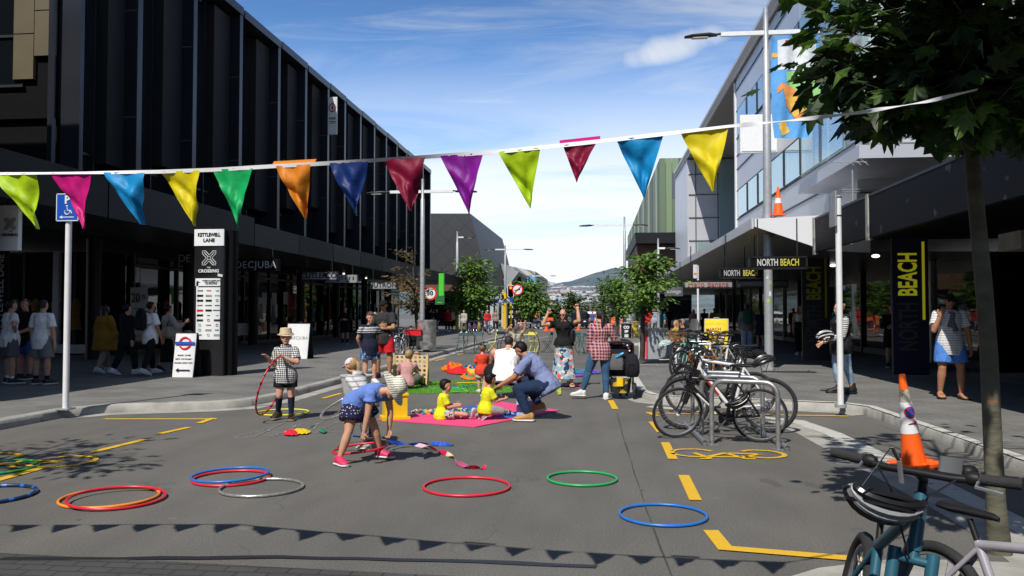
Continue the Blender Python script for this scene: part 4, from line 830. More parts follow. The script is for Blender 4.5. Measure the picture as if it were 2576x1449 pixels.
# left hanging crossing sign and vertical lane sign
t=simple('hanging_sign','white square sign with the crossing emblem at the far left','sign',PY(25,575,15).xy.to_3d()); a=PY(-12,518,15);b=PY(50,630,15); MB().rbox(((a.x+b.x)/2,15,(a.z+b.z)/2),(b.x-a.x,.12,a.z-b.z),.01).build('panel',MATS['lit_white'],t,world=True)
crossmark(PY(25,563,14.92),.115,black,t,r=.006); letters('CROSSING',.075,black,t,PY(24,591,14.91),bold=.002); letters('THE',.035,black,t,PY(27,582,14.91))
MB().tube([((a.x+b.x)/2,15,a.z),((a.x+b.x)/2,15,a.z+.4)],.02,6).build('hanger',dkmetal,t,world=True)
t=simple('lane_sign','narrow black vertical sign reading Kettlewell Lane at the left edge','sign',PY(5,700,16).xy.to_3d()); c=PY(1,745,16); MB().rbox((c.x,16.05,2.0),(.3,.06,2.2),.01).build('panel',BLK,t,world=True); letters('KETTLEWELL LANE',.2,ltg,t,(c.x,16.0,2.0),roll=90)
# posters in the left shop windows
c=PY(345,765,26.1); t=simple('sale_poster','white sale poster reading 20% in the left shop window','poster',(c.x,26.1,0)); MB().box((c.x,26.2,c.z),(.62,.02,1.15)).build('sheet',white,t,world=True,smooth=False); letters('20',.45,black,t,(c.x-.1,26.17,c.z+.2),sx=.7); letters('%',.2,black,t,(c.x+.2,26.17,c.z+.25)); letters('STOREWIDE',.07,dkmetal,t,(c.x,26.17,c.z-.15)); MB().tube([(c.x,26.25,c.z+.57),(c.x,26.25,3.7)],.01,5).build('hanger',dkmetal,t,world=True)
PX_=lambda px,py: PX(px,py,-16.2)
for px,py,w,h,mt,lab in ((612,828,.9,.55,offwhite,'white notice taped low on the shop glass beside the directory pillar'),(665,752,.45,.6,gpan,'left of three small grey notices on the shop glass'),(690,752,.45,.62,gpan,'middle of three small grey notices on the shop glass'),(718,750,.45,.65,gpan,'right of three small grey notices on the shop glass')):
    c=PX_(px,py); t=tag(MB().box((-16.2,c.y,c.z),(.02,w*1.3,h)).build('shop_notice',mt,smooth=False),lab,'notice')
c=PX_(738,768); t=simple('sale_sign','red sale lettering sign on the shop glass above the boy in the hat','sign',(c.x,c.y,0)); MB().box((-16.22,c.y,c.z),(.02,1.7,1.3)).build('sheet',M('dark_red',(.12,.01,.01)),t,world=True,smooth=False); letters('Sale',.62,red,t,(-16.19,c.y,c.z),face=90,bold=.012)
# bank sign high on the left building
c=PX(835,292,-14.3); Yb=c.y; t=simple('wall_sign','white vertical bank sign with a red round emblem high between the black fins','sign',(c.x,Yb,0)); a=PY(827,250,40.55);b=PY(846,330,40.55)
a=PY(826,245,40.6); b=PY(848,338,40.6); W_=b.x-a.x; c=(a+b)/2
MB().box((c.x,40.6,c.z),(W_,.1,a.z-b.z)).build('panel',offwhite,t,world=True,smooth=False)
e=MB(); e.tube([c+Vector((.17*math.cos(q_),-.07,.42+.22*math.sin(q_))) for q_ in [6.283*i/20 for i in range(20)]],.022,5,closed=True); e.box(c+Vector((0,-.07,.42)),(.1,.02,.12)); e.tube([c+Vector((0,-.07,.66)),c+Vector((0,-.07,.18))],.015,5); e.build('emblem',M('maroon',(.3,.01,.03)),t,world=True)
e=MB()
for k in range(3):
    for s in ((-.05,.05,.05,.05),(-.05,-.01,.05,.01),(0,.08,0,-.08),(-.05,-.06,.05,-.03)): e.tube([c+Vector((-.12+k*.12+s[0],-.07,-.15+s[1])),c+Vector((-.12+k*.12+s[2],-.07,-.15+s[3]))],.008,4)
e.box(c+Vector((0,-.06,-.32)),(.36,.02,.03)); e.box(c+Vector((.02,-.06,-.4)),(.3,.02,.02)); e.build('calligraphy',black,t,world=True)
# A frame boards
def aframe(px,py,w,h,lab,face,path=True,rz=0.,frame=black,mat=None):
    p=g(px,py,path); t=simple('sandwich_board',lab,'sign board',p,rz=rz); S=Matrix.Rotation(R(10),3,'X')
    MB().rbox((0,.08,h/2),(w,.025,h),.01,Matrix.Rotation(R(-9),3,'X')).build('front_board',mat or white,t); MB().rbox((0,.32,h/2),(w,.025,h),.01,Matrix.Rotation(R(9),3,'X')).build('rear_board',frame,t)
    f=MB()
    for sx_ in (-1,1): f.tube([(sx_*w/2,0,0),(sx_*w/2,.2,h)],.014,6); f.tube([(sx_*w/2,.4,0),(sx_*w/2,.2,h)],.014,6)
    f.tube([(-w/2,.2,h),(w/2,.2,h)],.014,6); f.tube([(-.1,.2,h),(-.08,.2,h+.05),(.08,.2,h+.05),(.1,.2,h)],.01,6); f.build('frame',frame,t)
    return t
def onboard(t,txt,size,mat,x,z,**k):
    k.setdefault('name','lettering'); rz=t.rotation_euler.z; P_=wmat(t)@Vector((x,.08-.026-(0)+ (z-.0)*0,0)); 
    h=z; o=letters(txt,size,mat,None,(0,0,0),0,pitch=90-9,world=False,**k); o.parent=t; o.location=(x,.062+(z-.5)*.155,z); return o
t=aframe(459,950,.50,1.0,'white sandwich board with a red ring and blue bar reading Piccadilly Bookshop',None)
def ringon(t,x,z,r,mat):
    e=MB(); e.tube([(r*math.cos(q_),0,r*math.sin(q_)) for q_ in [6.283*i/28 for i in range(28)]],.022,6,closed=True,flat=.3); o=e.build('ring',mat,t); o.rotation_euler=(R(-9),0,0); o.location=(x,.05+(z-.5)*.155,z)
ringon(t,0,.78,.13,red); b_=MB().box((0,0,0),(.46,.02,.06)).build('bar',blue2,t,smooth=False); b_.location=(0,.04+(.78-.5)*.155,.78); b_.rotation_euler=(R(-9),0,0)
onboard(t,'PICCADILLY BOOKSHOP',.042,white,0,.782).location.y-=.02
for k,s in enumerate(('BOOKS  GAMES','GIFTS  STATIONERY','DIARIES CARDS MAPS')): onboard(t,s,.045,black,0,.50-k*.085)
b_=MB().prism([(-.17,0),(-.1,.045),(-.1,.012),(.17,.012),(.17,-.012),(-.1,-.012),(-.1,-.045)],-.003,.003,(0,0,0),Matrix.Rotation(R(90),3,'X')).build('arrow',black,t); b_.location=(0,.045+(.17-.5)*.155,.17); b_.rotation_euler=(R(-9),0,0)
t=aframe(745,903,.78,1.12,'white sandwich board reading DECJUBA behind the boy with the hat',None,rz=-8); onboard(t,'DECJUBA',.14,black,.05,.66,space=1.1)
t=aframe(1802,893,.80,1.25,'yellow and red sandwich board advertising March Madness',None,rz=-12,frame=offwhite,mat=M('board_yellow',(.80,.66,.03),.5,var=.03))
def plate(t,x,z,w,h,mat,d=0.,nm='panel',rot=0): 
    o=MB().box((0,0,0),(w,.012,h)).build(nm,mat,t,smooth=False); o.location=(x,.06+(z-.5)*.155-d,z); o.rotation_euler=(R(-9),R(rot),0)
plate(t,0,.28,.78,.5,M('board_red',(.6,.01,.02),.5),.002); plate(t,0,1.08,.62,.14,black,.004); plate(t,-.03,.86,.66,.1,M('board_yellow2',(.85,.7,.05)),.003); plate(t,.3,.2,.1,.4,MATS['board_yellow'],.006)
onboard(t,'NORTH BEACH',.105,yellow,-.03,1.08,bold=.004).location.y-=.012; onboard(t,'MARCH',.15,M('dk_red_let',(.3,.02,.01)),-.1,.88,roll=4,bold=.004).location.y-=.012; onboard(t,'MADNESS',.15,black,.08,.74,roll=-6,bold=.004).location.y-=.012
onboard(t,'UP TO',.12,yellow,-.1,.58,bold=.004).location.y-=.012; onboard(t,'50%',.26,white,0,.38,bold=.01).location.y-=.016; onboard(t,'OFF',.16,white,.18,.16,bold=.006).location.y-=.016
t=aframe(1576,856,.62,1.0,'black sandwich board with a white frame before the yellow striped bin',None,frame=white,mat=black,path=False); onboard(t,'CO',.22,white,.0,.75,bold=.01); onboard(t,'FF',.22,white,0,.5,bold=.01); onboard(t,'EE',.22,white,0,.25,bold=.01)
# bins, planter, bench
p=g(1073,885,1); t=simple('litter_bin','round stainless steel litter bin on the left footpath','bin',p)
MB().lathe([(.34,.08),(.36,.1),(.36,1.12),(.37,1.14),(.37,1.2),(.33,1.2),(.33,1.14)],28).build('drum',M('etched_steel',(.5,.5,.5),.3,metal=.5,var=.35,scale=7,spots=(5.,.55,(.32,.32,.33))),t); MB().lathe([(.12,0),(.14,.08)],12).build('foot',dkmetal,t)
p=g(1596,855,0); t=simple('yellow_bin','yellow and dark cylindrical bin behind the sandwich board','bin',p); MB().lathe([(.28,0),(.3,.02),(.3,1.0),(.27,1.08)],20).build('drum',M('dim_yellow',(.5,.38,.03),.5,spots=(4.,.5,(.12,.1,.05))),t); MB().lathe([(.31,1.0),(.31,1.05)],20).build('rim',dkmetal,t)
p=g(1648,905,1); t=simple('planter_box','grey metal display box with a printed edge on the island footpath','planter',p,rz=-3); MB().rbox((0,.3,.48),(.72,.55,.92),.01).build('box',galv,t); MB().rbox((0,.3,.97),(.78,.6,.05),.01).build('lid',offwhite,t); MB().box((-.34,.015,.47),(.06,.03,.9)).build('orange_strip',orange,t); MB().box((-.25,.018,.47),(.05,.02,.88)).build('red_strip',red,t)
# bicycle stand hoop far and traffic cones
def cone(px,py,label,h=.75,path=False,z=None,loc=None,detail=False,rz=10,grp='orange traffic cones'):
    p=loc or g(px,py,path); t=simple('traffic_cone',label,'traffic cone',p,grp,rz=rz); s=h/.9; r0=(.112 if detail else .155)*s;r1=.028*s
    def rr_(z): return r0+(r1-r0)*(z-.04*s)/(h-.04*s)
    b=MB(); q=.2*s; b.prism([(-q,-q*.8),(-q*.8,-q),(q*.8,-q),(q,-q*.8),(q,q*.8),(q*.8,q),(-q*.8,q),(-q,q*.8)],0,.035*s); b.build('base',orange,t)
    MB().lathe([(rr_(z_),z_) for z_ in (.035*s,.2*h,.42*h)],24,caps=False).build('lower_body',orange,t)
    MB().lathe([(rr_(z_)+.003,z_) for z_ in (.36*h,.55*h,.70*h)] if detail else [(rr_(z_)+.003,z_) for z_ in (.42*h,.6*h)],24,caps=False).build('white_sleeve',white,t)
    MB().lathe([(rr_(z_),z_) for z_ in (.6*h,.84*h)],24,caps=False).build('upper_body',M('dirty_white',(.42,.40,.33),.7,spots=(20.,.6,(.5,.12,.04))) if detail else orange,t)
    MB().lathe([(rr_(.84*h),.84*h),(rr_(h),h),(.001,h)],20,caps=False).build('tip',orange,t)
    return t
p=g(2300,1170); t=cone(2300,1165,'large orange cone with a no parking sleeve standing in the right parking bay',h=.96,detail=True,loc=p,rz=6)
c=p+Vector((0,-.118,.56)); tl=Matrix.Rotation(R(8),3,'X')
e=MB(); d_=Matrix.Rotation(R(82),3,'X')
def cdisc(rad,m_,dy,nm,z0=.565):
    e=MB(); rs=[]
    for j in range(9):
        r_=rad*j/8; rs.append([Vector((r_*math.cos(a),0,r_*math.sin(a))) for a in [6.2832*i/24 for i in range(24)]])
    e.rings(rs,False)
    vs=[]
    for v in e.v:
        z_=z0+v.z; R_=.119+(.03-.119)*(z_-.043)/(.96-.043)+.004+dy; a=v.x/R_; vs.append(Vector((R_*math.sin(a),-R_*math.cos(a),z_)))
    e.v=vs; e.build(nm,m_,t)
cdisc(.062,red,.002,'sign_ring'); cdisc(.048,blue2,.004,'sign_disc')
e=MB(); 
for a0,a1 in (((-.042,.607),(.042,.523)),): 
    pts=[]
    for i in range(9):
        x=a0[0]+(a1[0]-a0[0])*i/8; z_=a0[1]+(a1[1]-a0[1])*i/8; R_=.119-.097*(z_-.043)+.010; a=x/R_; pts.append((R_*math.sin(a),-R_*math.cos(a),z_))
    e.tube(pts,.006,6,flat=1)
e.build('sign_slash',red,t)
e=MB(); pts=[]
for i in range(7):
    x=-.04+.06*i/6; R_=.085+.003; a=x/R_; pts.append((R_*math.sin(a),-R_*math.cos(a),.455))
e.tube(pts,.007,6); R_=.088
e.add([(R_*math.sin(x/R_),-R_*math.cos(x/R_)-.002,z_) for x,z_ in ((.02,.485),(.055,.455),(.02,.425))],[(0,1,2)]); e.build('sign_arrow',red,t)
t.rotation_euler[1]=R(-7.5); t.rotation_euler[0]=R(1)
c=PY(1957,556,20.95+.3); cone(0,0,'orange cone standing on top of the right canopy',h=.75,loc=Vector((c.x,21.2,4.1)))
for k,(px,py,lab,h) in enumerate(((1374,832,'far cone left of the arms raised woman',.95),(1389,832,'far cone touching the raised arm of the woman',.95),(1455,831,'far cone in front of the dark car',.95),(1496,838,'far cone left of the plaid shirt woman head',1.1),(1564,838,'far cone right of the plaid shirt woman',1.1),(1622,846,'small cone behind the planter box post',.6),(1310,824,'distant cone by the barrier boards',.8))): cone(px,py,lab,h=h,rz=k*17)
lampd=M('shop_lamp',(1.,.95,.85),.5,emis=3.,var=0)
for k,(x,y,Y) in enumerate(((2203,644,19.6),(2095,668,26),(1985,672,30),(1900,690,36))):
    c=PY(x,y,Y); tag(MB().ell(c,(.09,.09,.04)).build('shop_lamp',lampd),['nearest','second','third','farthest'][k]+' round lamp glowing inside the dark right shops','lamp')
# street name, traffic lights
def signal(px,ybase,yt,yb,ptop,lab,Yo=0,board=True):
    p=g(px,ybase,0); t=simple('traffic_signal',lab,'traffic light',p,'traffic signals at the crossing'); Y=p.y; a=PY(px,yt,Y).z;b=PY(px,yb,Y).z; h=a-b; w=h*.52
    MB().tube([(0,.1,0),(0,.1,a+.3)],.09,12).build('pole',yellow,t)
    MB().rbox((0,0,(a+b)/2),(w,.14,h),.08).build('backboard',BLK,t)
    e=MB(); e.tube([(-w/2,-.06,b+.1),(-w/2,-.06,a-.1),(-w/2+.1,-.06,a),(w/2-.1,-.06,a),(w/2,-.06,a-.1),(w/2,-.06,b+.1),(w/2-.1,-.06,b),(-w/2+.1,-.06,b)],.035,6,closed=True); e.build('white_border',white,t)
    for k in range(3):
        z_=a-h*(.2+.3*k); m_=M('red_light',(1.,.10,.02),.4,emis=4.,var=0) if k==0 else black
        e=MB(); disc(e,(0,-.1,z_),h*.11,16,.05); e.build('lamp',m_,t)
        e=MB(); e.tube([(0,-.08,z_),(0,-.3,z_)],h*.135,14,caps=False); e.build('visor',BLK,t)
    return t,a,b
signal(1285,834,718,748,0,'larger traffic signal on a yellow pole showing red'); signal(1266,826,736,758,0,'smaller traffic signal left of the larger one showing red')
p=g(1300,834); c=PY(1302,729,p.y-.5); t=simple('turn_ban_sign','round white sign with a red ring and barred turn arrow at the signals','sign',(c.x,c.y,0)); e=MB(); disc(e,c,.47); e.build('red_ring',red,t,world=True); e=MB(); disc(e,c+Vector((0,-.02,0)),.37); e.build('white_face',white,t,world=True)
e=MB(); e.tube([c+Vector(v) for v in ((-.22,-.04,-.05),(-.05,-.04,-.02),(.05,-.04,.05),(.22,-.04,.03))],.05,6); e.build('arrow',black,t,world=True); e=MB(); e.tube([c+Vector((-.25,-.05,-.25)),c+Vector((.25,-.05,.25))],.035,6); e.build('bar',red,t,world=True)
c=PY(1261,757,68.); t=simple('street_name_sign','blue street name sign reading Lichfield St below the signals','sign',(c.x,68,0)); MB().rbox(c,(2.0,.05,.34),.02,Matrix.Rotation(R(-3),3,'Y')).build('panel',blue2,t,world=True); letters('Lichfield St',.33,white,t,c+Vector((0,-.04,0)),bold=.008,roll=3)
signal(1318,812,786-6,786+8,0,'dim far traffic signal beyond the crossing'); signal(1546,828,0,0,0,'x') if False else None
t=simple('notice_pillar','dark pillar with small white notices left of the signal pole','sign',g(1283,826)); MB().rbox((0,1.,1.9),(.8,.3,3.8),.02).build('body',BLK,t)
for k in range(4): MB().box((0,.83,2.7-k*.5),(.45,.02,.28)).build('notice',offwhite,t)
# far bike hoop
def hoop_stand(p,w,h,rz,lab,r=.03,grp='steel bicycle hoops'):
    t=simple('bicycle_hoop',lab,'bike rack',p,grp,rz=rz); rc=.16; pts=[(-w/2,0,0)]
    for a in range(180,89,-15): pts.append((-w/2+rc+rc*math.cos(R(a)),0,h-rc+rc*math.sin(R(a))))
    for a in range(90,-1,-15): pts.append((w/2-rc+rc*math.cos(R(a)),0,h-rc+rc*math.sin(R(a))))
    pts.append((w/2,0,0)); MB().tube(pts,r,10).build('hoop',steel,t)
    for x in (-w/2,w/2): MB().box((x,0,.005),(.12,.1,.012)).build('foot_plate',steel,t)
    return t
hoop_stand(g(1320,850),.95,.95,8,'empty steel hoop behind the boy raising a hula hoop',.04)
# orange barrier
p=g(1380,830); t=simple('barrier','orange barrier board with reflectors beside the far cones','barrier',p); MB().rbox((0,0,1.0),(.9,.04,.3),.01).build('board',orange,t); 
for dx in (-.35,.35): MB().tube([(dx,0,0),(dx,0,1.15)],.02,6).build('leg',dkmetal,t)
# ---------------------------------------------------------------- hula hoops
def torus(r,rt,n=56,m=8,mi=lambda i:0):
    mb=MB(); 
    for i in range(n):
        for j in range(m):
            a=2*math.pi*i/n;b=2*math.pi*j/m; mb.v.append(Vector(((r+rt*math.cos(b))*math.cos(a),(r+rt*math.cos(b))*math.sin(a),rt*math.sin(b))))
    for i in range(n):
        for j in range(m): mb.f.append([i*m+j,((i+1)%n)*m+j,((i+1)%n)*m+(j+1)%m,i*m+(j+1)%m]); mb.m.append(mi(i))
    return mb
def hula(p,d,mats,lab,rt=.0125,rot=(0,0,0),z=0.,mi=lambda i:0,n=56,wave=0.):
    mb=torus(d/2,rt,n,8,mi)
    if wave: mb.v=[v+Vector((0,0,wave*math.sin(math.atan2(v.y,v.x)*2))) for v in mb.v]
    o=mb.build('hula_hoop',mats); o.location=(p.x,p.y,z if z else rt+.002); o.rotation_euler=[R(a) for a in rot]; tag(o,lab,'hula hoop','hula hoops lying on the road'); return o
hb=M('hoop_blue',(.02,.16,.55),.35,var=.08); hr_=M('hoop_red',(.65,.02,.04),.35,var=.08); hgn=M('hoop_green',(.02,.38,.10),.35,var=.08); hor=M('hoop_orange',(.85,.28,.03),.35,var=.08); hsv=M('hoop_silver',(.45,.45,.43),.3,metal=.6,var=.3,scale=30); hnv=M('hoop_navy',(.01,.03,.10),.4); hye=M('hoop_yellow',(.75,.75,.03),.4)
def hg(x0,x1,y,mats,lab,**k): 
    a=G(x0,y);b=G(x1,y); return hula((a+b)/2,(b-a).length,mats,lab,**k)
hg(1066,1282,1227,hr_,'red hula hoop lying alone in the middle of the road'); hg(1378,1551,1207,hgn,'green hula hoop lying right of the lone red hoop'); hg(1560,1776,1299,hb,'bright blue hula hoop nearest the bottom of the photo')
hg(557,759,1230,hsv,'silver hula hoop overlapping the blue and red pair',rt=.014); hg(487,672,1204,hb,'blue hula hoop on top of the red one left of centre',z=.04,rot=(0,-1.5,0)); hg(489,675,1206,hr_,'red hula hoop beneath the blue one left of centre')
a=G(167,1256);b=G(385,1253); hula((a+b)/2,.78,hor,'orange hula hoop leaning under a red one on the left'); hula(G(294,1260),.76,hr_,'red hula hoop lying across the orange one',z=.03,rot=(1,2,0))
hg(-120,83,1179,hgn,'green hula hoop cut off by the left edge'); hg(-150,74,1250,[hnv,hb],'navy hula hoop with blue bands at the left edge',mi=lambda i:1 if i%4==0 else 0,rt=.016)
hg(651,775,1039,hye,'yellow green hula hoop on the ground behind the boy in the hat',rt=.012)
hula(G(906,1150),.60,hr_,'red hula hoop tilted over the pink shoes of the bending girl',z=.10,rot=(1,-6.,0))
# ---------------------------------------------------------------- bunting
BT=[(-1500,470,3.7),(-60,440,4.02),(0,437,3.98),(200,435,3.90),(400,432,3.84),(540,427,3.78),(690,418,3.72),(820,411,3.68),(960,402,3.64),(1110,392,3.60),(1250,382,3.56),(1400,367,3.53),(1540,352,3.50),(1680,336,3.48),(1830,318,3.46),(2000,302,3.60),(2150,285,3.8),(2330,256,4.1),(2460,225,4.6)]
BP=[PY(*b) for b in BT]
def tapeat(px):
    for (a,b,A,B) in zip(BT[:-1],BT[1:],BP[:-1],BP[1:]):
        if a[0]<=px<=b[0]: return A.lerp(B,(px-a[0])/(b[0]-a[0]))
bunt=thing('bunting','string of coloured triangular flags on white tape across the street','bunting',tuple(BP[0]))
mb=MB(); rs=[]
for i in range(181):
    px=-1480+3940*i/180; p=tapeat(min(px,2459)); tw=.25*math.sin(px*.011)+.5*math.sin(px*.004+1) if px<1850 else 1.2*math.sin(px*.02)
    d=Vector((0,math.sin(tw),math.cos(tw)))*.0095; q=Vector((0,.001,0)); rs.append([p-d-q,p+d-q,p+d+q,p-d+q])
mb.rings(rs); mb.build('tape',M('tape_white',(.72,.72,.74),.5,var=.06),bunt,world=True)
fl=[(-840,-730,-745,585,'green'),(-700,-595,-600,582,'yellow'),(-560,-455,-462,580,'magenta'),(-420,-315,-322,578,'sky'),(-282,-178,-185,577,'orange'),(-147,-45,-50,576,'purple'),(-10,92,88,575,'lime'),(127,230,218,577,'magenta'),(263,366,348,563,'sky'),(400,504,487,569,'yellow'),(535,637,600,573,'green'),(692,782,760,546,'orange'),(828,927,893,541,'navy'),(962,1070,1036,532,'maroon'),(1107,1216,1182,541,'purple'),(1252,1360,1333,523,'lime'),(1416,1502,1451,461,'maroon'),(1550,1670,1621,496,'sky'),(1712,1833,1791,484,'yellow')]
fc={'lime':(.42,.62,.01),'magenta':(.60,.01,.20),'sky':(.01,.28,.62),'yellow':(.75,.62,.01),'green':(.01,.42,.12),'orange':(.75,.24,.02),'navy':(.008,.03,.16),'maroon':(.22,.005,.035),'purple':(.22,.01,.28)}
def flagmat(n):
    if 'flag_'+n in MATS: return MATS['flag_'+n]
    m,nt,b,L=newmat('flag_'+n); tc=_n(nt,'ShaderNodeTexCoord'); nz=_n(nt,'ShaderNodeTexNoise'); nz.inputs['Scale'].default_value=14; L(tc.outputs['Object'],nz.inputs['Vector'])
    c=fc[n]; L(mixc(nt,nz.outputs['Fac'],[x*.85 for x in c],[min(1,x*1.1) for x in c]),b.inputs['Base Color']); b.inputs['Roughness'].default_value=.5; b.inputs['Specular IOR Level'].default_value=.3
    bp=_n(nt,'ShaderNodeBump'); bp.inputs['Strength'].default_value=.35; bp.inputs['Distance'].default_value=.015; L(nz.outputs['Fac'],bp.inputs['Height']); L(bp.outputs[0],b.inputs['Normal'])
    tr=_n(nt,'ShaderNodeBsdfTranslucent'); tr.inputs[0].default_value=(*c,1); ms=_n(nt,'ShaderNodeMixShader'); ms.inputs[0].default_value=.2; L(b.outputs[0],ms.inputs[1]); L(tr.outputs[0],ms.inputs[2]); L(ms.outputs[0],nt.nodes['Material Output'].inputs[0]); MATS['flag_'+n]=m; return m
for k,(x0,x1,xt,yt_,cn) in enumerate(fl):
    A=tapeat(x0);B=tapeat(x1); T=PY(xt,yt_,(A.y+B.y)/2+.0); mb=MB(); N=14; rr=random.Random(k*3+1); ph=rr.random()*6; am=rr.uniform(.010,.022); lean=rr.uniform(-.03,.05); crease=rr.uniform(.3,.7)
    grid=[]
    for j in range(N+1):
        v=j/N; row=[]
        for i in range(N+1):
            u=i/N; top=A.lerp(B,u); q=top.lerp(T,v) if j<N else T+ (B-A).normalized()*(u-.5)*.004
            y_=am*math.sin(3.2*u+ph+2.4*v)*min(1,v*3)+lean*v*v+.022*math.exp(-((v-crease-(u-.5)*.5)/.12)**2)*(1 if k%2 else -1)+.012*math.sin(9*u+5*v+ph)*min(1,v*4)*(1-v*.5)+.01*noise.noise(Vector((u*5,v*5,k)))
            q=q+Vector((0,y_,0)); row.append(q)
        grid.append(row)
    for r_ in grid: mb.v+=r_
    for j in range(N):
        for i in range(N): a=j*(N+1)+i; mb.f.append([a,a+N+1,a+N+2,a+1]); mb.m.append(0)
    mb.build('flag',flagmat(cn),bunt,world=True,ang=180)
    if k in (11,16):
        rs=[]; C=(A+B)/2; d=(B-A); 
        mb=MB(); 
        for i in range(9):
            u=-.1+1.2*i/8; q=A.lerp(B,u); rs.append([q+Vector((0,.01,.012)),q+Vector((0,.03,.03)),q+Vector((0,.032,.03)),q+Vector((0,.012,.012))])
        mb.rings(rs); mb.build('flipped_flag',flagmat('orange' if k==11 else 'magenta'),bunt,world=True)
# ---------------------------------------------------------------- mats, toys
def quad3(pts,h,name,mat,label,cat,jit=0,group=None):
    P_=[G(*p) for p in pts]; n=len(P_); mb=MB(); mb.prism([(p.x,p.y) for p in P_],.004,h); o=mb.build(name,mat,None,smooth=False); return tag(o,label,cat,group)
quad3(((948,1057),(1096,1036),(1262,1012),(1408,1034),(1195,1076)),.014,'foam_mat',pink,'pink foam play mat spread on the road under the two yellow shirt boys','play mat')
quad3(((1098,1037),(1190,1022),(1345,1046),(1300,1054)),.018,'foam_mat',M('blue_foam',(.02,.10,.45),.8,bump=.3,bscale=100),'blue foam square inlaid across the pink mat','play mat')
LEGO=[red,M('lego_white',(.7,.7,.7),.4),blue,yellow,black,green,M('lego_tan',(.6,.4,.25),.4)]
rr=random.Random(3); lk=0
lm=[]
for m_ in LEGO:
    b=MB(); b.box((0,0,.005),(.032,.016,.0096)); 
    for dx in (-.012,-.004,.004,.012):
        for dy in (-.004,.004): b.tube([(dx,dy,.0096),(dx,dy,.0116)],.0025,6)
    lm.append(b)
for k in range(230):
    c=G(1168,1041); a=rr.random()*6.283; q=rr.random()**.6; x=c.x+.85*q*math.cos(a)+rr.gauss(0,.05); y=c.y+.42*q*math.sin(a)
    i=rr.randrange(7)
    if k<7: i=k; o=lm[i].build('toy_brick',LEGO[i]); lm[i]=o
    else: o=lm[i].copy(); COL.objects.link(o)
    s=rr.uniform(1.,1.9); o.scale=(s,s,s); o.location=(x,y,.02+ (1-q)*rr.random()*.05); o.rotation_euler=(rr.uniform(-.6,.6),rr.uniform(-.6,.6),rr.random()*6.28); tag(o,'small coloured plastic brick in the pile between the boys in yellow','toy brick','plastic bricks spilled on the mat')
# turf
TURF=M('turf_green',(.13,.36,.03),.9,var=.35,scale=30,bump=1.,bscale=180)
tp=[G(975,992),G(1072,962),G(1400,956),G(1412,986)]
mb=MB(); mb.prism([(p.x,p.y) for p in tp],.004,.02); tf=tag(mb.build('turf_mat',TURF,None,smooth=False),'bright green artificial turf mat laid on the road','turf mat')
mb=MB(); rr=random.Random(8)
for k in range(9000):
    u=rr.random();v=rr.random(); a=tp[0].lerp(tp[3],u);b=tp[1].lerp(tp[2],u); p=a.lerp(b,v); h=rr.uniform(.018,.04); d=Vector((rr.uniform(-.02,.02),rr.uniform(-.02,.02),h)); n=Vector((rr.uniform(-1,1),rr.uniform(-1,1),0)).normalized()*.006
    z=Vector((0,0,.018)); mb.add([p+z-n,p+z+n,p+z+d],[(0,1,2)])
mb.build('pile',TURF,tf,world=True,smooth=False)['kind']='stuff'
quad3(((1394,960),(1410,959),(1412,995),(1404,996)),.03,'picture_book',M('book_yellow',(.6,.55,.03),.5,spots=(9,.55,(.05,.3,.05))),'yellow and green striped strip at the right end of the turf','book')
# yellow toy crate
p=g(993,1054); t=simple('toy_crate','tall yellow plastic toy crate with a flared base','crate',p,rz=22); MB().box((0,0,.20),(.34,.28,.34)).build('body',yellow,t); MB().box((0,0,.025),(.42,.36,.05)).build('base',yellow,t)
b=MB(); 
for c,d in (((0,.15,.375),(.37,.02,.03)),((0,-.15,.375),(.37,.02,.03)),((.18,0,.375),(.02,.28,.03)),((-.18,0,.375),(.02,.28,.03))): b.box(c,d)
b.build('rim',yellow,t,smooth=False)
for k in range(3): MB().box((-.08+.07*k,0,.42),(.03,.03,.16),Matrix.Rotation(R(8*k-8),3,'Y')).build('wooden_block',wood,t)
p=g(897,990); t=simple('storage_tub','translucent grey plastic tub with a lid behind the two girls','tub',p,rz=10); TUB=M('tub_grey',(.40,.42,.44),.3,var=.05); MB().sec([((0,0,0),.24,.2,(1,0,0),(0,1,0)),((0,0,.34),.30,.25,(1,0,0),(0,1,0))],24,e=.45).build('body',TUB,t); MB().sec([((0,0,.34),.31,.26,(1,0,0),(0,1,0)),((0,0,.37),.32,.27,(1,0,0),(0,1,0))],24,e=.45).build('rim',M('tub_rim',(.6,.62,.63),.3),t)
# connect four board
p=(g(1000,972)+g(1068,973))/2; t=simple('wooden_game_board','large pale wooden four in a row game board with round holes','game',p,rz=-6); Wd=.72;Hh=.56
mb=MB(); nx,nz=7,6; cw=Wd/nx; ch_=Hh/nz; r_=.03
for sgn in (-1,):
    for i in range(nx):
        for j in range(nz):
            cx_=-Wd/2+cw*(i+.5); cz=.12+ch_*(j+.5); inn=[];out=[]
            for q_ in range(16):
                a=2*math.pi*q_/16; inn.append(Vector((cx_+r_*math.cos(a),-.012,cz+r_*math.sin(a)))); m_=max(abs(math.cos(a)),abs(math.sin(a))); out.append(Vector((cx_+cw/2*math.cos(a)/m_,-.012,cz+ch_/2*math.sin(a)/m_)))
            n0=len(mb.v); mb.v+=inn+out
            bk=[v+Vector((0,.024,0)) for v in inn+out]; mb.v+=bk
            for q_ in range(16):
                q2=(q_+1)%16; mb.f+=[[n0+q_,n0+q2,n0+16+q2,n0+16+q_],[n0+32+q_,n0+48+q_,n0+48+q2,n0+32+q2],[n0+q_,n0+32+q_,n0+32+q2,n0+q2]]; mb.m+=[0,0,0]
mb.build('panel',M('light_ply',(.68,.50,.27),.6,var=.1),t,smooth=False)
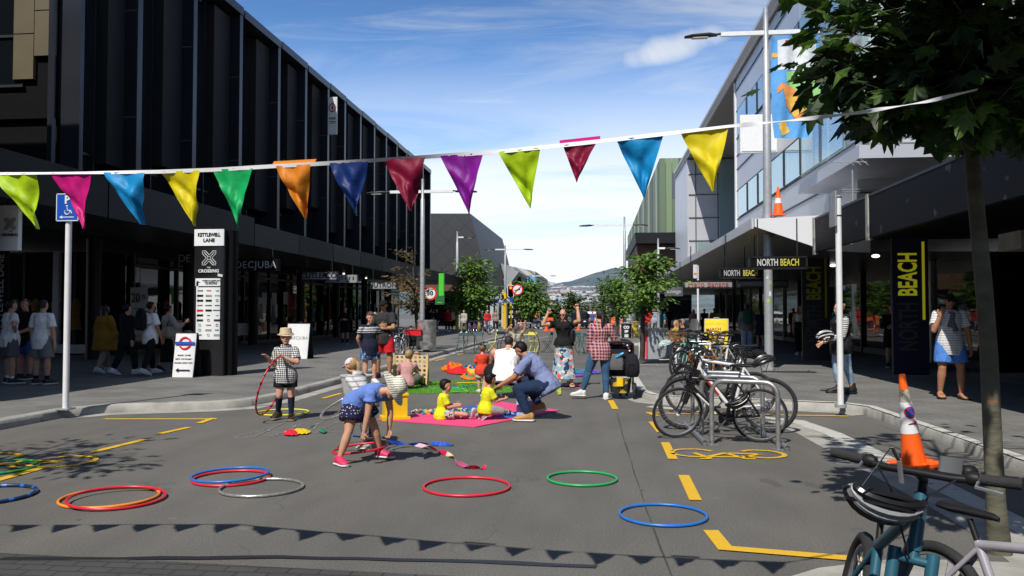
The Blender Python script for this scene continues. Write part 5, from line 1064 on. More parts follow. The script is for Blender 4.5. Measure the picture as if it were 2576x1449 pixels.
for x in (-Wd/2-.02,Wd/2+.02): 
    b=MB(); b.box((x,0,.36),(.04,.06,.7)); b.box((x,0,.03),(.04,.36,.06)); b.box((x,-.06,.22),(.03,.05,.4),Matrix.Rotation(R(-12),3,'X')); b.build('stand',wood,t)
b=MB(); 
for k in range(9): 
    i=rr.randrange(nx);j=rr.randrange(3); b.lathe([(.001,-.006),(.033,-.006),(.033,.006),(.001,.006)],14,(-Wd/2+cw*(i+.5),.0,.12+ch_*(j+.5)),Matrix.Rotation(R(90),3,'X'))
b.build('counter',dkmetal,t)
# parachute cloths
def crumple(poly,colors,name,label,cat,h=.12,seed=1,group=None,n=26):
    rr=random.Random(seed); P_=[G(*p) for p in poly]; c=sum(P_,Vector())/len(P_); mb=MB(); M_=64
    def rad(a):
        best=None
        for i in range(len(P_)):
            p,q=P_[i],P_[(i+1)%len(P_)]; d=Vector((math.cos(a),math.sin(a))); e=(q-p).xy; w_=(p-c).xy; den=d.x*(-e.y)+e.x*d.y
            if abs(den)<1e-9: continue
            tt=(w_.x*(-e.y)+e.x*w_.y)/den; uu=(d.x*w_.y-d.y*w_.x)/den
            if tt>0 and -.001<=uu<=1.001: best=tt if best is None else max(best,tt)
        return best or .3
    NR=12; rr0=rr.random()*50; k0=len(colors)
    for j in range(NR+1):
        t_=j/NR
        for i in range(M_):
            a=2*math.pi*i/M_; r_=rad(a)*t_*(1+.08*math.sin(a*7+rr0)); z=h*((1-t_**3)*(.35+.9*abs(noise.noise(Vector((math.cos(a)*t_*3+rr0,math.sin(a)*t_*3,seed)))))+.18*abs(math.sin(a*9+t_*6))*(1-t_*.4))+.012
            if j==NR: z=.008+.02*abs(math.sin(a*11))
            mb.v.append(Vector((c.x+r_*math.cos(a),c.y+r_*math.sin(a),z)))
    for j in range(NR):
        for i in range(M_):
            a=j*M_+i;b=j*M_+(i+1)%M_; mb.f.append([a,b,b+M_,a+M_]); mb.m.append(int((i/M_*k0*1.0+ .8*math.sin(j*.5)))%k0)
    o=mb.build(name,colors,None,ang=70); return tag(o,label,cat,group)
co=[cloth('chute_orange',(.80,.18,.01),rough=.5),cloth('chute_red',(.62,.02,.02),rough=.5),cloth('chute_blue',(.02,.05,.36),rough=.5),cloth('chute_green',(.01,.25,.12),rough=.5),cloth('chute_yellow',(.75,.5,.03),rough=.5),cloth('chute_purple',(.20,.04,.4),rough=.5)]
crumple(((1108,930),(1125,920),(1165,928),(1180,946),(1130,940)),[co[0],co[0],co[1],co[0]],'parachute_cloth','orange end of the crumpled play parachute left of the toddler','cloth',.22,3)
crumple(((1160,932),(1172,921),(1215,924),(1218,944),(1180,945)),[co[3],co[2],co[1],co[4],co[2]],'parachute_cloth','green and blue folds of the play parachute behind the toddler','cloth',.16,5)
crumple(((1158,950),(1176,942),(1200,948),(1195,957),(1168,957)),[co[0],co[0],co[3]],'parachute_cloth','small orange and green corner of the parachute','cloth',.12,9)
crumple(((1382,938),(1400,929),(1500,930),(1515,940),(1440,950),(1395,948)),[co[5],co[3],co[2],co[4],co[5],co[2],co[3]],'parachute_cloth','purple green and blue parachute cloth under the dancing woman','cloth',.07,11)
crumple(((1412,968),(1440,964),(1478,968),(1460,974),(1420,973)),[co[2],co[1],co[2]],'ribbon_pile','red and blue ribbon pile right of the dancing woman','ribbon',.05,13)
crumple(((710,1094),(725,1087),(752,1089),(748,1098),(722,1099)),[hr_,hr_],'bean_bag','red bean bag on the chalk hopscotch','bean bag',.06,21); crumple(((733,1090),(750,1079),(782,1088),(775,1095),(745,1095)),[yellow],'bean_bag','yellow bean bag beside the red one','bean bag',.05,22); crumple(((802,1088),(812,1083),(823,1089),(812,1093)),[M('bag_green',(.01,.2,.12),.8)],'bean_bag','small dark green bean bag at the right of the hopscotch','bean bag',.05,23)
# jenga tower, gift bag, cup, ropes
p=g(1318,965); t=simple('wooden_block_tower','stack of pale wooden blocks behind the man in white','game',p,rz=12)
for k in range(18):
    for j in range(3): 
        if rr.random()<.12: continue
        MB().box(((j-1)*.062 if k%2 else 0,0 if k%2 else (j-1)*.062,.015+k*.031),(.06,.18,.029) if k%2 else (.18,.06,.029)).build('block',wood,t,smooth=False)
p=g(1322,1049); t=simple('paper_bag','pale lilac paper carrier bag standing on the mat corner','bag',p,rz=6); BAG=M('lilac_bag',(.42,.46,.72),.5,var=.05); b=MB(); b.sec([((0,0,.0),.14,.075,(1,0,0),(0,1,0)),((0,0,.14),.14,.07,(1,0,0),(0,1,0)),((0,0,.25),.142,.05,(1,0,0),(0,1,0))],24,e=.25); b.build('body',BAG,t); b=MB(); b.tube([(-.05,-.05,.25),(-.04,-.055,.30),(.04,-.055,.30),(.05,-.05,.25)],.004,5); b.build('handle',navy,t)
p=g(1430,972); tag(MB().lathe([(.028,0),(.04,.12),(.043,.12),(.043,.125),(.03,.125)],16,p).build('paper_cup',offwhite),'white takeaway cup standing on the ribbons','cup')
for pts,m_,lab in ((((1120,964),(1150,973),(1160,976)),hb,'short dark stick lying on the turf'),(((1130,962),(1150,968)),hr_,'red stick crossing the dark one on the turf'),(((1150,963),(1230,962)),yellow,'yellow stick along the back of the turf'),(((1165,972),(1215,966)),blue,'blue stick on the turf behind the toddler')):
    P_=[G(x,y,.05) for x,y in pts]; tag(MB().tube(P_,.01,6).build('play_stick',m_),lab,'stick')
P_=[G(x,y,.045) for x,y in ((1085,978),(1130,972),(1170,978),(1110,984),(1180,984),(1150,976),(1090,982))]; sm=[]
for i in range(len(P_)-1):
    for q_ in range(6): sm.append(P_[i].lerp(P_[i+1],q_/6)+Vector((.03*math.sin(i*3+q_),.03*math.cos(i*2+q_*1.3),0)))
tag(MB().tube(sm,.006,5).build('skipping_rope',M('lime_rope',(.1,.7,.15))),'thin lime green rope loosely looped on the turf','rope')
# ribbon wand lying and held
def ribbon(pts,wd,mats,name,label,n=60,tw=2.5,seed=0,seg=10,parent=None):
    mb=MB(); P_=[Vector(p) for p in pts]; rs=[]
    def cat(t):
        k=min(int(t),len(P_)-2); f=t-k; p0=P_[max(0,k-1)];p1=P_[k];p2=P_[k+1];p3=P_[min(len(P_)-1,k+2)]
        return .5*((2*p1)+(p2-p0)*f+(2*p0-5*p1+4*p2-p3)*f*f+(3*p1-p0-3*p2+p3)*f**3)
    for i in range(n+1):
        t_=(len(P_)-1)*i/n; p=cat(t_); d=(cat(min(len(P_)-1,t_+.05))-cat(max(0,t_-.05))).normalized(); x,y=ortho(d); a=math.sin(i*tw/9+seed)*1.1; w_=(x*math.cos(a)+y*math.sin(a))*wd/2; q=d.cross(w_).normalized()*.0008
        p=p+Vector((0,0,max(0,wd/2*abs(w_.normalized().z)-p.z+.004)))
        rs.append([p-w_-q,p+w_-q,p+w_+q,p-w_+q])
    mb.rings(rs); mb.m=[min(len(mats)-1,int((i//4)/(n)*len(mats)*1.0*1)) for i in range(len(mb.f))]
    o=mb.build(name,mats,parent,ang=60); 
    if label: tag(o,label,'ribbon')
    return o
crb=[cloth('ribbon_blue',(.01,.08,.55),rough=.4)]; 
ribbon([G(975,1110,.12),G(1010,1116,.05),G(1060,1117,.03),G(1100,1116,.03),G(1141,1120,.01)],.05,crb,'ribbon','bright blue ribbon trailing along the road from the bending girl',tw=1.5)
ribbon([G(1045,1119,.02),G(1075,1124,.03),G(1110,1135,.03),G(1140,1150,.02),G(1155,1165,.03),G(1185,1176,.02),G(1222,1178,.01)],.05,[cloth('ribbon_pinkwhite',(.65,.45,.5),rough=.4),cloth('ribbon_red',(.6,.01,.06),rough=.4),cloth('ribbon_cream',(.65,.55,.3),rough=.4),cloth('ribbon_rose',(.45,.08,.18),rough=.4),MATS['ribbon_red']],'ribbon','pink red and cream ribbon curling over the road',tw=3)
# ---------------------------------------------------------------- folding cafe chairs and tables
def bistro_chair(p,rz,mat,lab):
    t=simple('folding_chair',lab,'chair',p,'folding cafe chairs in the road',rz=rz)
    for s in (-1,1):
        MB().tube([(s*.19,.22,0),(s*.19,-.12,.45),(s*.19,-.17,.82)],.011,6).build('frame_tube',mat,t); MB().tube([(s*.17,-.22,0),(s*.17,.18,.45)],.011,6).build('leg',mat,t)
    b=MB(); 
    for k in range(5): b.box((0,-.1+k*.075,.455),(.38,.05,.012))
    b.build('seat',mat,t,smooth=False); b=MB(); b.box((0,-.165,.76),(.40,.018,.12),Matrix.Rotation(R(-6),3,'X')); b.build('backrest',mat,t,smooth=False); MB().tube([(-.19,.2,.03),(.19,.2,.03)],.009,5).build('stretcher',mat,t); return t
def bistro_table(p,rz,mat,lab,w=.55):
    t=simple('folding_table',lab,'table',p,'folding cafe tables in the road',rz=rz); MB().rbox((0,0,.71),(w,w,.02),.01).build('table_top',mat,t)
    for s in (-1,1):
        MB().tube([(s*w*.4,-w*.45,0),(s*w*.4,w*.4,.70)],.011,6).build('leg',mat,t); MB().tube([(s*w*.36,w*.45,0),(s*w*.36,-w*.4,.70)],.011,6).build('leg',mat,t)
    MB().tube([(-w*.4,-w*.42,.03),(w*.4,-w*.42,.03)],.009,5).build('stretcher',mat,t); return t
cT=M('teal_enamel',(.07,.14,.16),.4,var=.1); cG=M('green_enamel',(.03,.10,.08),.4,var=.1); cY=M('yellow_enamel',(.72,.66,.14),.4,var=.06); cN=M('navy_enamel',(.02,.04,.06),.4); 
bistro_chair(g(1162,889),30,cT,'teal folding chair nearest the left kerb'); bistro_table(g(1180,890),10,cG,'green folding table beside the teal chair'); bistro_chair(g(1212,889),-35,cT,'dark teal folding chair right of the green table'); bistro_chair(g(1238,888),100,cY,'yellow folding chair left of the toddler')
bistro_chair(g(1262,884),-160,cN,'dark blue folding chair behind the red toddler'); bistro_chair(g(1285,884),20,cT,'slate folding chair behind the man in white'); bistro_table(g(1330,885),5,cY,'yellow folding table behind the hoop raising boy',.6); bistro_chair(g(1345,886),-25,cY,'yellow folding chair right of the yellow table')
bistro_chair(g(1378,887),80,cN,'navy folding chair standing alone left of the floral skirt'); bistro_chair(g(1455,888),-30,cG,'green folding chair just right of the floral skirt'); bistro_table(g(1470,892),8,cG,'green folding table left of the plaid shirt woman'); bistro_chair(g(1478,893),170,cG,'green folding chair behind the plaid shirt woman'); 
# ---------------------------------------------------------------- stroller
p=g(1560,1003); t=simple('stroller','black three wheeled stroller with a bag hanging from its handle','stroller',p,rz=-8); SB=cloth('stroller_black',(.014,.015,.02)); SG=cloth('stroller_grey',(.12,.12,.12))
for x,y,r_ in ((-.27,-.02,.15),(.27,-.02,.15)):
    wv=MB(); wv.lathe([(r_-.035,-.03),(r_-.008,-.028),(r_,-.012),(r_,.012),(r_-.008,.028),(r_-.035,.03)],24,(x,y,r_),Matrix.Rotation(R(90),3,'Y'),caps=False); w_=wv.build('wheel',rubber,t); MB().lathe([(.001,-.02),(r_-.03,-.015),(r_-.03,.015),(.001,.02)],18,(x,y,r_),Matrix.Rotation(R(90),3,'Y')).build('hub',dkmetal,w_)
for x in (-.06,.06):
    wv=MB(); wv.lathe([(.09,-.02),(.12,-.018),(.12,.018),(.09,.02)],20,(x,.62,.12),Matrix.Rotation(R(90),3,'Y'),caps=False); wv.build('wheel',rubber,t)
for s in (-1,1):
    MB().tube([(s*.23,0,.17),(s*.24,.12,.55),(s*.24,-.10,.98)],.016,8).build('frame_tube',dkmetal,t); MB().tube([(s*.22,.05,.45),(s*.08,.58,.18)],.015,8).build('frame_tube',dkmetal,t)
MB().tube([(-.24,-.1,.98),(-.23,-.17,1.05),(0,-.19,1.07),(.23,-.17,1.05),(.24,-.1,.98)],.022,10).build('handle',rubber,t)
b=MB(); b.sec([((0,.1,.42),.2,.16,(1,0,0),(0,1,0)),((0,.06,.62),.22,.2,(1,0,0),(0,1,0)),((0,.0,.85),.22,.14,(1,0,0),(0,1,0)),((0,.02,.97),.21,.1,(1,0,0),(0,1,0))],20,e=.6); b.build('seat_shell',SB,t)
b=MB(); b.sec([((0,.12,1.0),.22,.02,(1,0,0),(0,1,.4)),((0,.22,.99),.23,.12,(1,0,0),(0,.6,1)),((0,.42,.86),.22,.1,(1,0,0),(0,.4,1)),((0,.5,.72),.18,.02,(1,0,0),(0,.2,1))],20); b.build('canopy',SB,t)
b=MB(); b.sec([((-.0,.05,.12),.17,.2,(1,0,0),(0,1,0)),((0,.05,.36),.2,.24,(1,0,0),(0,1,0))],20,e=.5); b.build('basket',M('basket_print',(.02,.02,.02),.8,spots=(7,.56,(.6,.42,.03))),t); MB().rbox((.02,-.2,.33),(.12,.02,.16),.01).build('label_patch',yellow,t)
b=MB(); b.sec([((.0,-.15,.55),.13,.05,(1,0,0),(0,1,0)),((0,-.16,.68),.14,.07,(1,0,0),(0,1,0)),((0,-.14,.84),.12,.04,(1,0,0),(0,1,0))],18,e=.6); o=b.build('pouch',SG,t); o.location.x=-.05
b=MB(); b.lathe([(.001,0),(.028,.0),(.03,.12),(.018,.15),(.018,.17),(.001,.17)],12,(-.05,-.2,.78),Matrix.Rotation(R(60),3,'Y')); b.build('water_bottle',M('bottle_blue',(.05,.3,.55),.15),t)
b=MB(); b.sec([((.24,-.16,.42),.10,.04,(1,0,0),(0,1,0)),((.25,-.18,.5),.13,.085,(1,0,0),(0,1,0)),((.25,-.18,.66),.13,.09,(1,0,0),(0,1,0)),((.24,-.16,.82),.09,.05,(1,0,0),(0,1,0)),((.24,-.15,.86),.03,.02,(1,0,0),(0,1,0))],20,e=.75); bg_=b.build('backpack',SB,t); b=MB(); b.tube([(.2,-.16,.85),(.2,-.18,1.04),(.27,-.18,1.04),(.27,-.16,.85)],.01,6); b.tube([(.17,-.265,.5),(.2,-.28,.66),(.3,-.28,.66),(.33,-.265,.5)],.005,5); b.build('strap',SB,bg_)
for k in range(3): MB().ell((.16+.02*k,-.2,1.0-.05*k),(.018,.018,.018)).build('toy_bead',[white,red,white][k],t)
# ---------------------------------------------------------------- trees
def leafmat(name,c1,c2,sc_=3.,tr_=.3):
    m,nt,b,L=newmat(name); tc=_n(nt,'ShaderNodeTexCoord'); nz=_n(nt,'ShaderNodeTexNoise'); nz.inputs['Scale'].default_value=sc_; nz.inputs['Detail'].default_value=6; nz.inputs['Roughness'].default_value=.8; L(tc.outputs['Object'],nz.inputs['Vector'])
    rp=_n(nt,'ShaderNodeValToRGB'); e=rp.color_ramp.elements; e[0].position=.38;e[1].position=.62; e[0].color=(*c1,1); e[1].color=(*c2,1); L(nz.outputs['Fac'],rp.inputs[0]); L(rp.outputs[0],b.inputs['Base Color']); b.inputs['Roughness'].default_value=.5; b.inputs['Specular IOR Level'].default_value=.35
    tr=_n(nt,'ShaderNodeBsdfTranslucent'); L(rp.outputs[0],tr.inputs[0]); ms=_n(nt,'ShaderNodeMixShader'); ms.inputs[0].default_value=tr_; L(b.outputs[0],ms.inputs[1]); L(tr.outputs[0],ms.inputs[2]); L(ms.outputs[0],nt.nodes['Material Output'].inputs[0]); return m
BARK=M('bark_grey',(.105,.10,.070),.85,var=.4,scale=3.5,bump=.5,bscale=13,stretch=(1,1,2.2),spots=(7.,.68,(.20,.10,.055))); BARKD=M('bark_dark',(.05,.042,.035),.9,var=.3,bump=.6,bscale=20)
LOBED=[(0,0),(.10,.14),(.34,.16),(.24,.30),(.48,.44),(.28,.50),(.36,.74),(.16,.70),(.10,.90),(0,1.05),(-.10,.90),(-.16,.70),(-.36,.74),(-.28,.50),(-.48,.44),(-.24,.30),(-.34,.16),(-.10,.14)]
SIMPLE=[(0,0),(.32,.35),(.14,.45),(.22,.8),(0,1.0),(-.22,.8),(-.14,.45),(-.32,.35)]
def leaf(mb,p,d,n,s,shape,curl=.25,mi=0):
    d=d.normalized(); x=d.cross(n)
    if x.length<1e-4: return
    x.normalize(); n=x.cross(d); n0=len(mb.v); c=p+d*(s*.5)+n*(s*.03); mb.v.append(c)
    for u,v in shape: mb.v.append(p+x*(u*s)+d*(v*s)-n*(abs(u)*s*curl*1.2+v*v*s*curl))
    k=len(shape)
    for i in range(k): mb.f.append([n0,n0+1+i,n0+1+(i+1)%k]); mb.m.append(mi)
def tree(name,label,base,trunk,limbs,lm,bark,rnd,leafn,ls,shape,clr,group=None,cat='tree',flat=.6,droop=.5,extra=None,keep=None):
    t=thing(name,label,cat,base,0,group); base=Vector(base)
    MB().tube([Vector(p)-base for p,r in trunk],[r*(.68 if shape is LOBED else 1) for p,r in trunk],16).build('trunk',bark,t)
    bm_=MB(); cr=MB()
    for a,b,r in limbs:
        a=Vector(a)-base;b=Vector(b)-base; mid=(a+b)/2+Vector((rnd.gauss(0,.06),rnd.gauss(0,.06),(b-a).length*.10)); pts=[a,mid,b]; bm_.tube(pts,[r,r*.7,r*.3],6)
        L_=(b-a).length
        for k in range(leafn):
            u=rnd.random()**.55; q=(a*(1-u)**2+mid*2*u*(1-u)+b*u*u); off=Vector((rnd.gauss(0,1),rnd.gauss(0,1),rnd.gauss(0,flat)))*clr*(.35+.65*u)
            p=q+off; d=(off*.8+(b-a).normalized()*.5*clr+Vector((rnd.gauss(0,.3),rnd.gauss(0,.3),-droop*rnd.random()*1.4))*clr); 
            if d.length<1e-3 or (keep and not keep(p+base)): continue
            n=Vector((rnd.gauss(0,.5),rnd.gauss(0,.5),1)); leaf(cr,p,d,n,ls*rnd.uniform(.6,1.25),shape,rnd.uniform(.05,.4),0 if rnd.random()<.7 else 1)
            if k%6==0: bm_.tube([q,q+off*.6,p],[r*.22+.002,.003,.002],4)
    if bm_.f: bm_.build('limb',bark,t)
    cr.build('crown',lm,t,smooth=False); return t
rnd=random.Random(12)
LD=[leafmat('leaf_dark',(.008,.018,.004),(.035,.080,.012),2.2,.25),leafmat('leaf_mid',(.03,.075,.010),(.12,.21,.03),3,.4)]
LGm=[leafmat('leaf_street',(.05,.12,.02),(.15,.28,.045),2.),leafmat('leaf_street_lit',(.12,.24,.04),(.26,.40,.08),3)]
LBr=[leafmat('leaf_brown',(.10,.085,.03),(.20,.15,.05),3),leafmat('leaf_brown2',(.08,.09,.03),(.26,.17,.07),3)]
LDk=[leafmat('leaf_far',(.035,.07,.025),(.09,.14,.05),.8),leafmat('leaf_far2',(.04,.07,.02),(.10,.15,.04),1.)]
# foreground tree
tr_=[(2514,1400,5.70,.100),(2505,1260,5.68,.088),(2497,1100,5.68,.083),(2488,900,5.68,.080),(2475,720,5.68,.077),(2458,540,5.66,.073),(2445,400,5.65,.066),(2437,250,5.65,.060),(2432,60,5.66,.052)]
tp=[(PY(x,y,Y),r) for x,y,Y,r in tr_]; b0=Vector((tp[0][0].x,tp[0][0].y,0)); tp=[(b0,.115)]+[q for q in tp if q[0].z>0.05]+[(Vector((tp[-1][0].x+.02,5.7,5.0)),.05),(Vector((tp[-1][0].x,5.75,6.2)),.02)]
lim=[]; T_=tp[-3][0]
def onT(z): 
    for (a,ra),(b,rb) in zip(tp[:-1],tp[1:]):
        if a.z<=z<=b.z: return a.lerp(b,(z-a.z)/(b.z-a.z))
    return tp[-2][0]
tips=[(2015,200,5.3),(2085,205,5.2),(2150,110,5.0),(2110,50,5.3),(2150,40,5.5),(2150,300,5.2),(2210,290,5.5),(2270,320,5.3),(2230,230,5.1),(2320,260,5.2),(2350,315,5.4),(2400,300,5.2),(2300,120,5.0),(2390,60,5.2),(2470,120,5.0),(2540,60,5.3),(2560,200,5.2),(2500,250,5.0),(2520,285,5.4),(2590,280,5.5),(2640,220,5.8),(2640,90,5.5),(2250,20,4.9),(2190,150,5.8),(2095,20,6.0),(2330,190,6.2),(2450,200,6.2),(2560,140,6.3),(2240,290,5.9),(2420,270,5.8),(2350,30,6.),(2500,10,5.8),(2390,180,4.8),(2290,60,5.6),(2360,140,5.5),(2440,60,4.8),(2200,80,5.2),(2470,310,4.9),(2410,120,5.7),(2540,270,4.9),(2330,300,5.0),(2270,180,5.6),(2510,180,5.5),(2480,20,5.2),(2570,60,4.9),(2310,220,4.8)]
for x,y,Y in tips: 
    b=PY(x,y,Y); lim.append((onT(max(2.75+.9*rnd.random(),b.z-.35-.3*rnd.random())),b,.011))
for k in range(26):
    a=rnd.random()*6.283; z=rnd.uniform(4.1,5.4); r_=1.5*math.sqrt(max(.1,1-((z-4.0)/1.8)**2))*rnd.uniform(.5,1); lim.append((onT(min(z-.4,6)),Vector((T_.x+.1+r_*math.cos(a),5.7+r_*math.sin(a)*1.1,z)),.02))
HOLES=[(2200,100,42),(2205,195,34),(2125,262,34),(2335,70,17),(2480,62,10),(2262,235,20),(2090,110,26),(2300,330,24),(2550,250,22),(2170,60,18),(2350,215,13),(2440,330,20)]
def toppx(p):
    v=Vector((p.x,p.y,p.z-CAMH)); w=v.dot(FW); return CX+FP*v.dot(RT)/w,CY-FP*v.dot(UP)/w
def keepsun(p):
    if p.y<3: return True
    x,y=toppx(p)
    if x<2018 and not (150<y<236 or (y<40 and x>1990)): return False
    lim_=236 if x<2070 else 296+(x-2070)*.06 if x<2380 else 345
    if y>lim_+48*noise.noise(Vector((x*.022,p.y*2,3.3)))+16*noise.noise(Vector((x*.09,1,p.y*5))): return False
    for a,b,r_ in HOLES:
        if (x-a)**2+(y-b)**2<r_*r_: return False
    k=math.tan(R(50)); q=(p.x+ (p.z-.5)/k*math.sin(R(19)),p.y+(p.z-.5)/k*math.cos(R(19))); return (q[0]-3.95)**2+(q[1]-9.05)**2>1.2
for k in range(20):
    b=Vector((rnd.uniform(1.55,2.5),rnd.uniform(3.3,4.7),rnd.uniform(3.35,4.4))); lim.append((onT(3.4+rnd.random()),b,.013))
tree('street_tree','nearest tree at the right with lobed dark leaves overhanging the street',b0,tp,lim,LD,BARK,rnd,56,.185,LOBED,.20,flat=.62,droop=.6,keep=keepsun)
# tree outside the frame on the left whose shadow falls on the road
lim=[]; c=Vector((-7.6,4.6,0)); rnd=random.Random(5)
for k in range(22):
    a=rnd.random()*6.283; z=rnd.uniform(3.2,5.2); r_=1.35*math.sqrt(max(.1,1-((z-3.9)/2)**2))*rnd.uniform(.4,1); lim.append((c+Vector((0,0,z-.5)),c+Vector((r_*math.cos(a)*1.5,r_*math.sin(a),z)),.02))
tree('street_tree','leafy tree on the left kerb just outside the photo',c,[(c,.1),(c+Vector((0,0,3)),.08),(c+Vector((0,0,5.2)),.03)],lim,LGm,BARK,rnd,20,.17,SIMPLE,.22)
def street_tree(label,px,py,x0,x1,ytop,ybot,mats,seed,nl=26,leafn=55,ls=.14,shape=SIMPLE,path=True,flat=.5,clr=None,bark=BARKD,cone_=False,dens=1.,group='street trees in leaf'):
    rnd=random.Random(seed); b=g(px,py,path); Y=b.y; zt_=PY(px,ytop,Y).z; zb_=PY(px,ybot,Y).z; xl=PY(x0,(ytop+ybot)/2,Y).x; xr=PY(x1,(ytop+ybot)/2,Y).x; w=(xr-xl)/2; cx_=(xl+xr)/2; H_=zt_-zb_
    top=Vector((cx_*.6+b.x*.4,Y,zt_-H_*.1)); tk=[(b,.02*H_+.04),(b.lerp(top,.35),.018*H_+.03),(b.lerp(top,.7),.012*H_+.02),(top,.02)]
    lim=[]
    for k in range(nl):
        a=rnd.random()*6.283; f=rnd.random(); z=zb_+H_*(.04+.92*f); prof=(1-f)**.8*1.05 if cone_ else (math.sin(math.pi*min(1,f*.80+.18))**.7); r_=w*prof*rnd.uniform(.55,1.); 
        cz=max(b.z+.4,z-H_*.22); q=b.lerp(top,min(1,max(.05,(cz-b.z)/(top.z-b.z)))); lim.append((q,Vector((cx_+r_*math.cos(a),Y+r_*math.sin(a),z)),.012*H_))
    return tree('street_tree',label,b,tk,lim,mats,bark,rnd,leafn,ls,shape,clr or w*.2,group,flat=flat)
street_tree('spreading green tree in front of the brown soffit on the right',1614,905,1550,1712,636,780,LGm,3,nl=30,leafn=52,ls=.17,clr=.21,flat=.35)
street_tree('green tree behind the big right tree beside the board sign',1553,846,1518,1600,690,792,LGm,4,nl=26,leafn=50,ls=.26,clr=.4,flat=.4)
street_tree('sparse brown leaved tree against the left lamp pole',1053,880,962,1088,612,768,LBr,9,nl=22,leafn=30,ls=.17,clr=.22,flat=.25,bark=BARKD)
street_tree('thin brown top spray of leaves on the left lamp pole tree',1056,880,1040,1085,585,640,LBr,19,nl=8,leafn=20,ls=.15,clr=.16,flat=.35) if False else None
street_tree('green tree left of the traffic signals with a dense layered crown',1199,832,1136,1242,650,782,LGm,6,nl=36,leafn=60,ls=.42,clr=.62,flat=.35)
street_tree('rounded green tree right of the traffic signals',1335,824,1294,1376,704,790,LGm,7,nl=34,leafn=60,ls=.42,clr=.62,flat=.4)
street_tree('small dark conifer like tree down the street behind the raised arms',1441,812,1418,1466,738,806,LDk,8,nl=24,leafn=50,ls=.6,clr=.9,cone_=True,path=False)
street_tree('distant reddish tree left of the far right trees',1478,806,1455,1502,766,800,LBr,10,nl=18,leafn=40,ls=.7,clr=1.2,path=False)
street_tree('dark distant tree left of the green right trees',1520,818,1500,1556,700,806,LDk,13,nl=28,leafn=50,ls=.5,clr=.9,path=False)
street_tree('small distant tree between the middle tree and the raised arm',1395,812,1372,1420,757,806,LDk,14,nl=18,leafn=40,ls=.6,clr=.9,path=False)
# ---------------------------------------------------------------- bicycles
def tub(pts,r,n=8): return MB().tube(pts,r,n)
def helmet_mesh(parent,loc,rot,mats,s=1.,name='helmet',solid=False):
    """ribbed cycling helmet shell in its own frame (x forward, z up)"""
    mx=Matrix.Translation(loc)@rot.to_4x4(); mb=MB(); ribs=9
    for k in range(ribs):
        yc=(k-(ribs-1)/2)/((ribs-1)/2); pts=[]; rr_=[]
        for i in range(13):
            a=math.pi*(i/12); x=math.cos(a)*.145*(1-.12*abs(yc)); z=math.sin(a)*.105*math.sqrt(max(.12,1-(yc*.93)**2)); y=yc*.088*(.6+.4*math.sin(a))
            pts.append(mx@(Vector((x,y,z))*s)); 
        mb.tube(pts,[.009*s]+[(.0145 if solid else .0115)*s]*11+[.009*s],6,mi=(k%2) if not solid else (0 if k in (1,2,6,7) else 1))
    for zz,f in ((.012,1.),(.05,.93)):
        mb.tube([mx@(Vector((.147*f*math.cos(a),.092*f*math.sin(a),zz))*s) for a in [6.283*i/24 for i in range(24)]],.010*s,6,closed=True,mi=1)
    o=mb.build(name,mats,parent); i_=MB(); rs=[]
    for j in range(8):
        t_=.5*math.pi*j/7; rs.append([mx@(Vector((.132*math.cos(t_)*math.cos(a),.080*math.cos(t_)*math.sin(a),.008+.088*math.sin(t_)))*s) for a in [6.283*i/20 for i in range(20)]])
    i_.rings(rs,caps=False); i_.build('liner',BLK,parent); return o
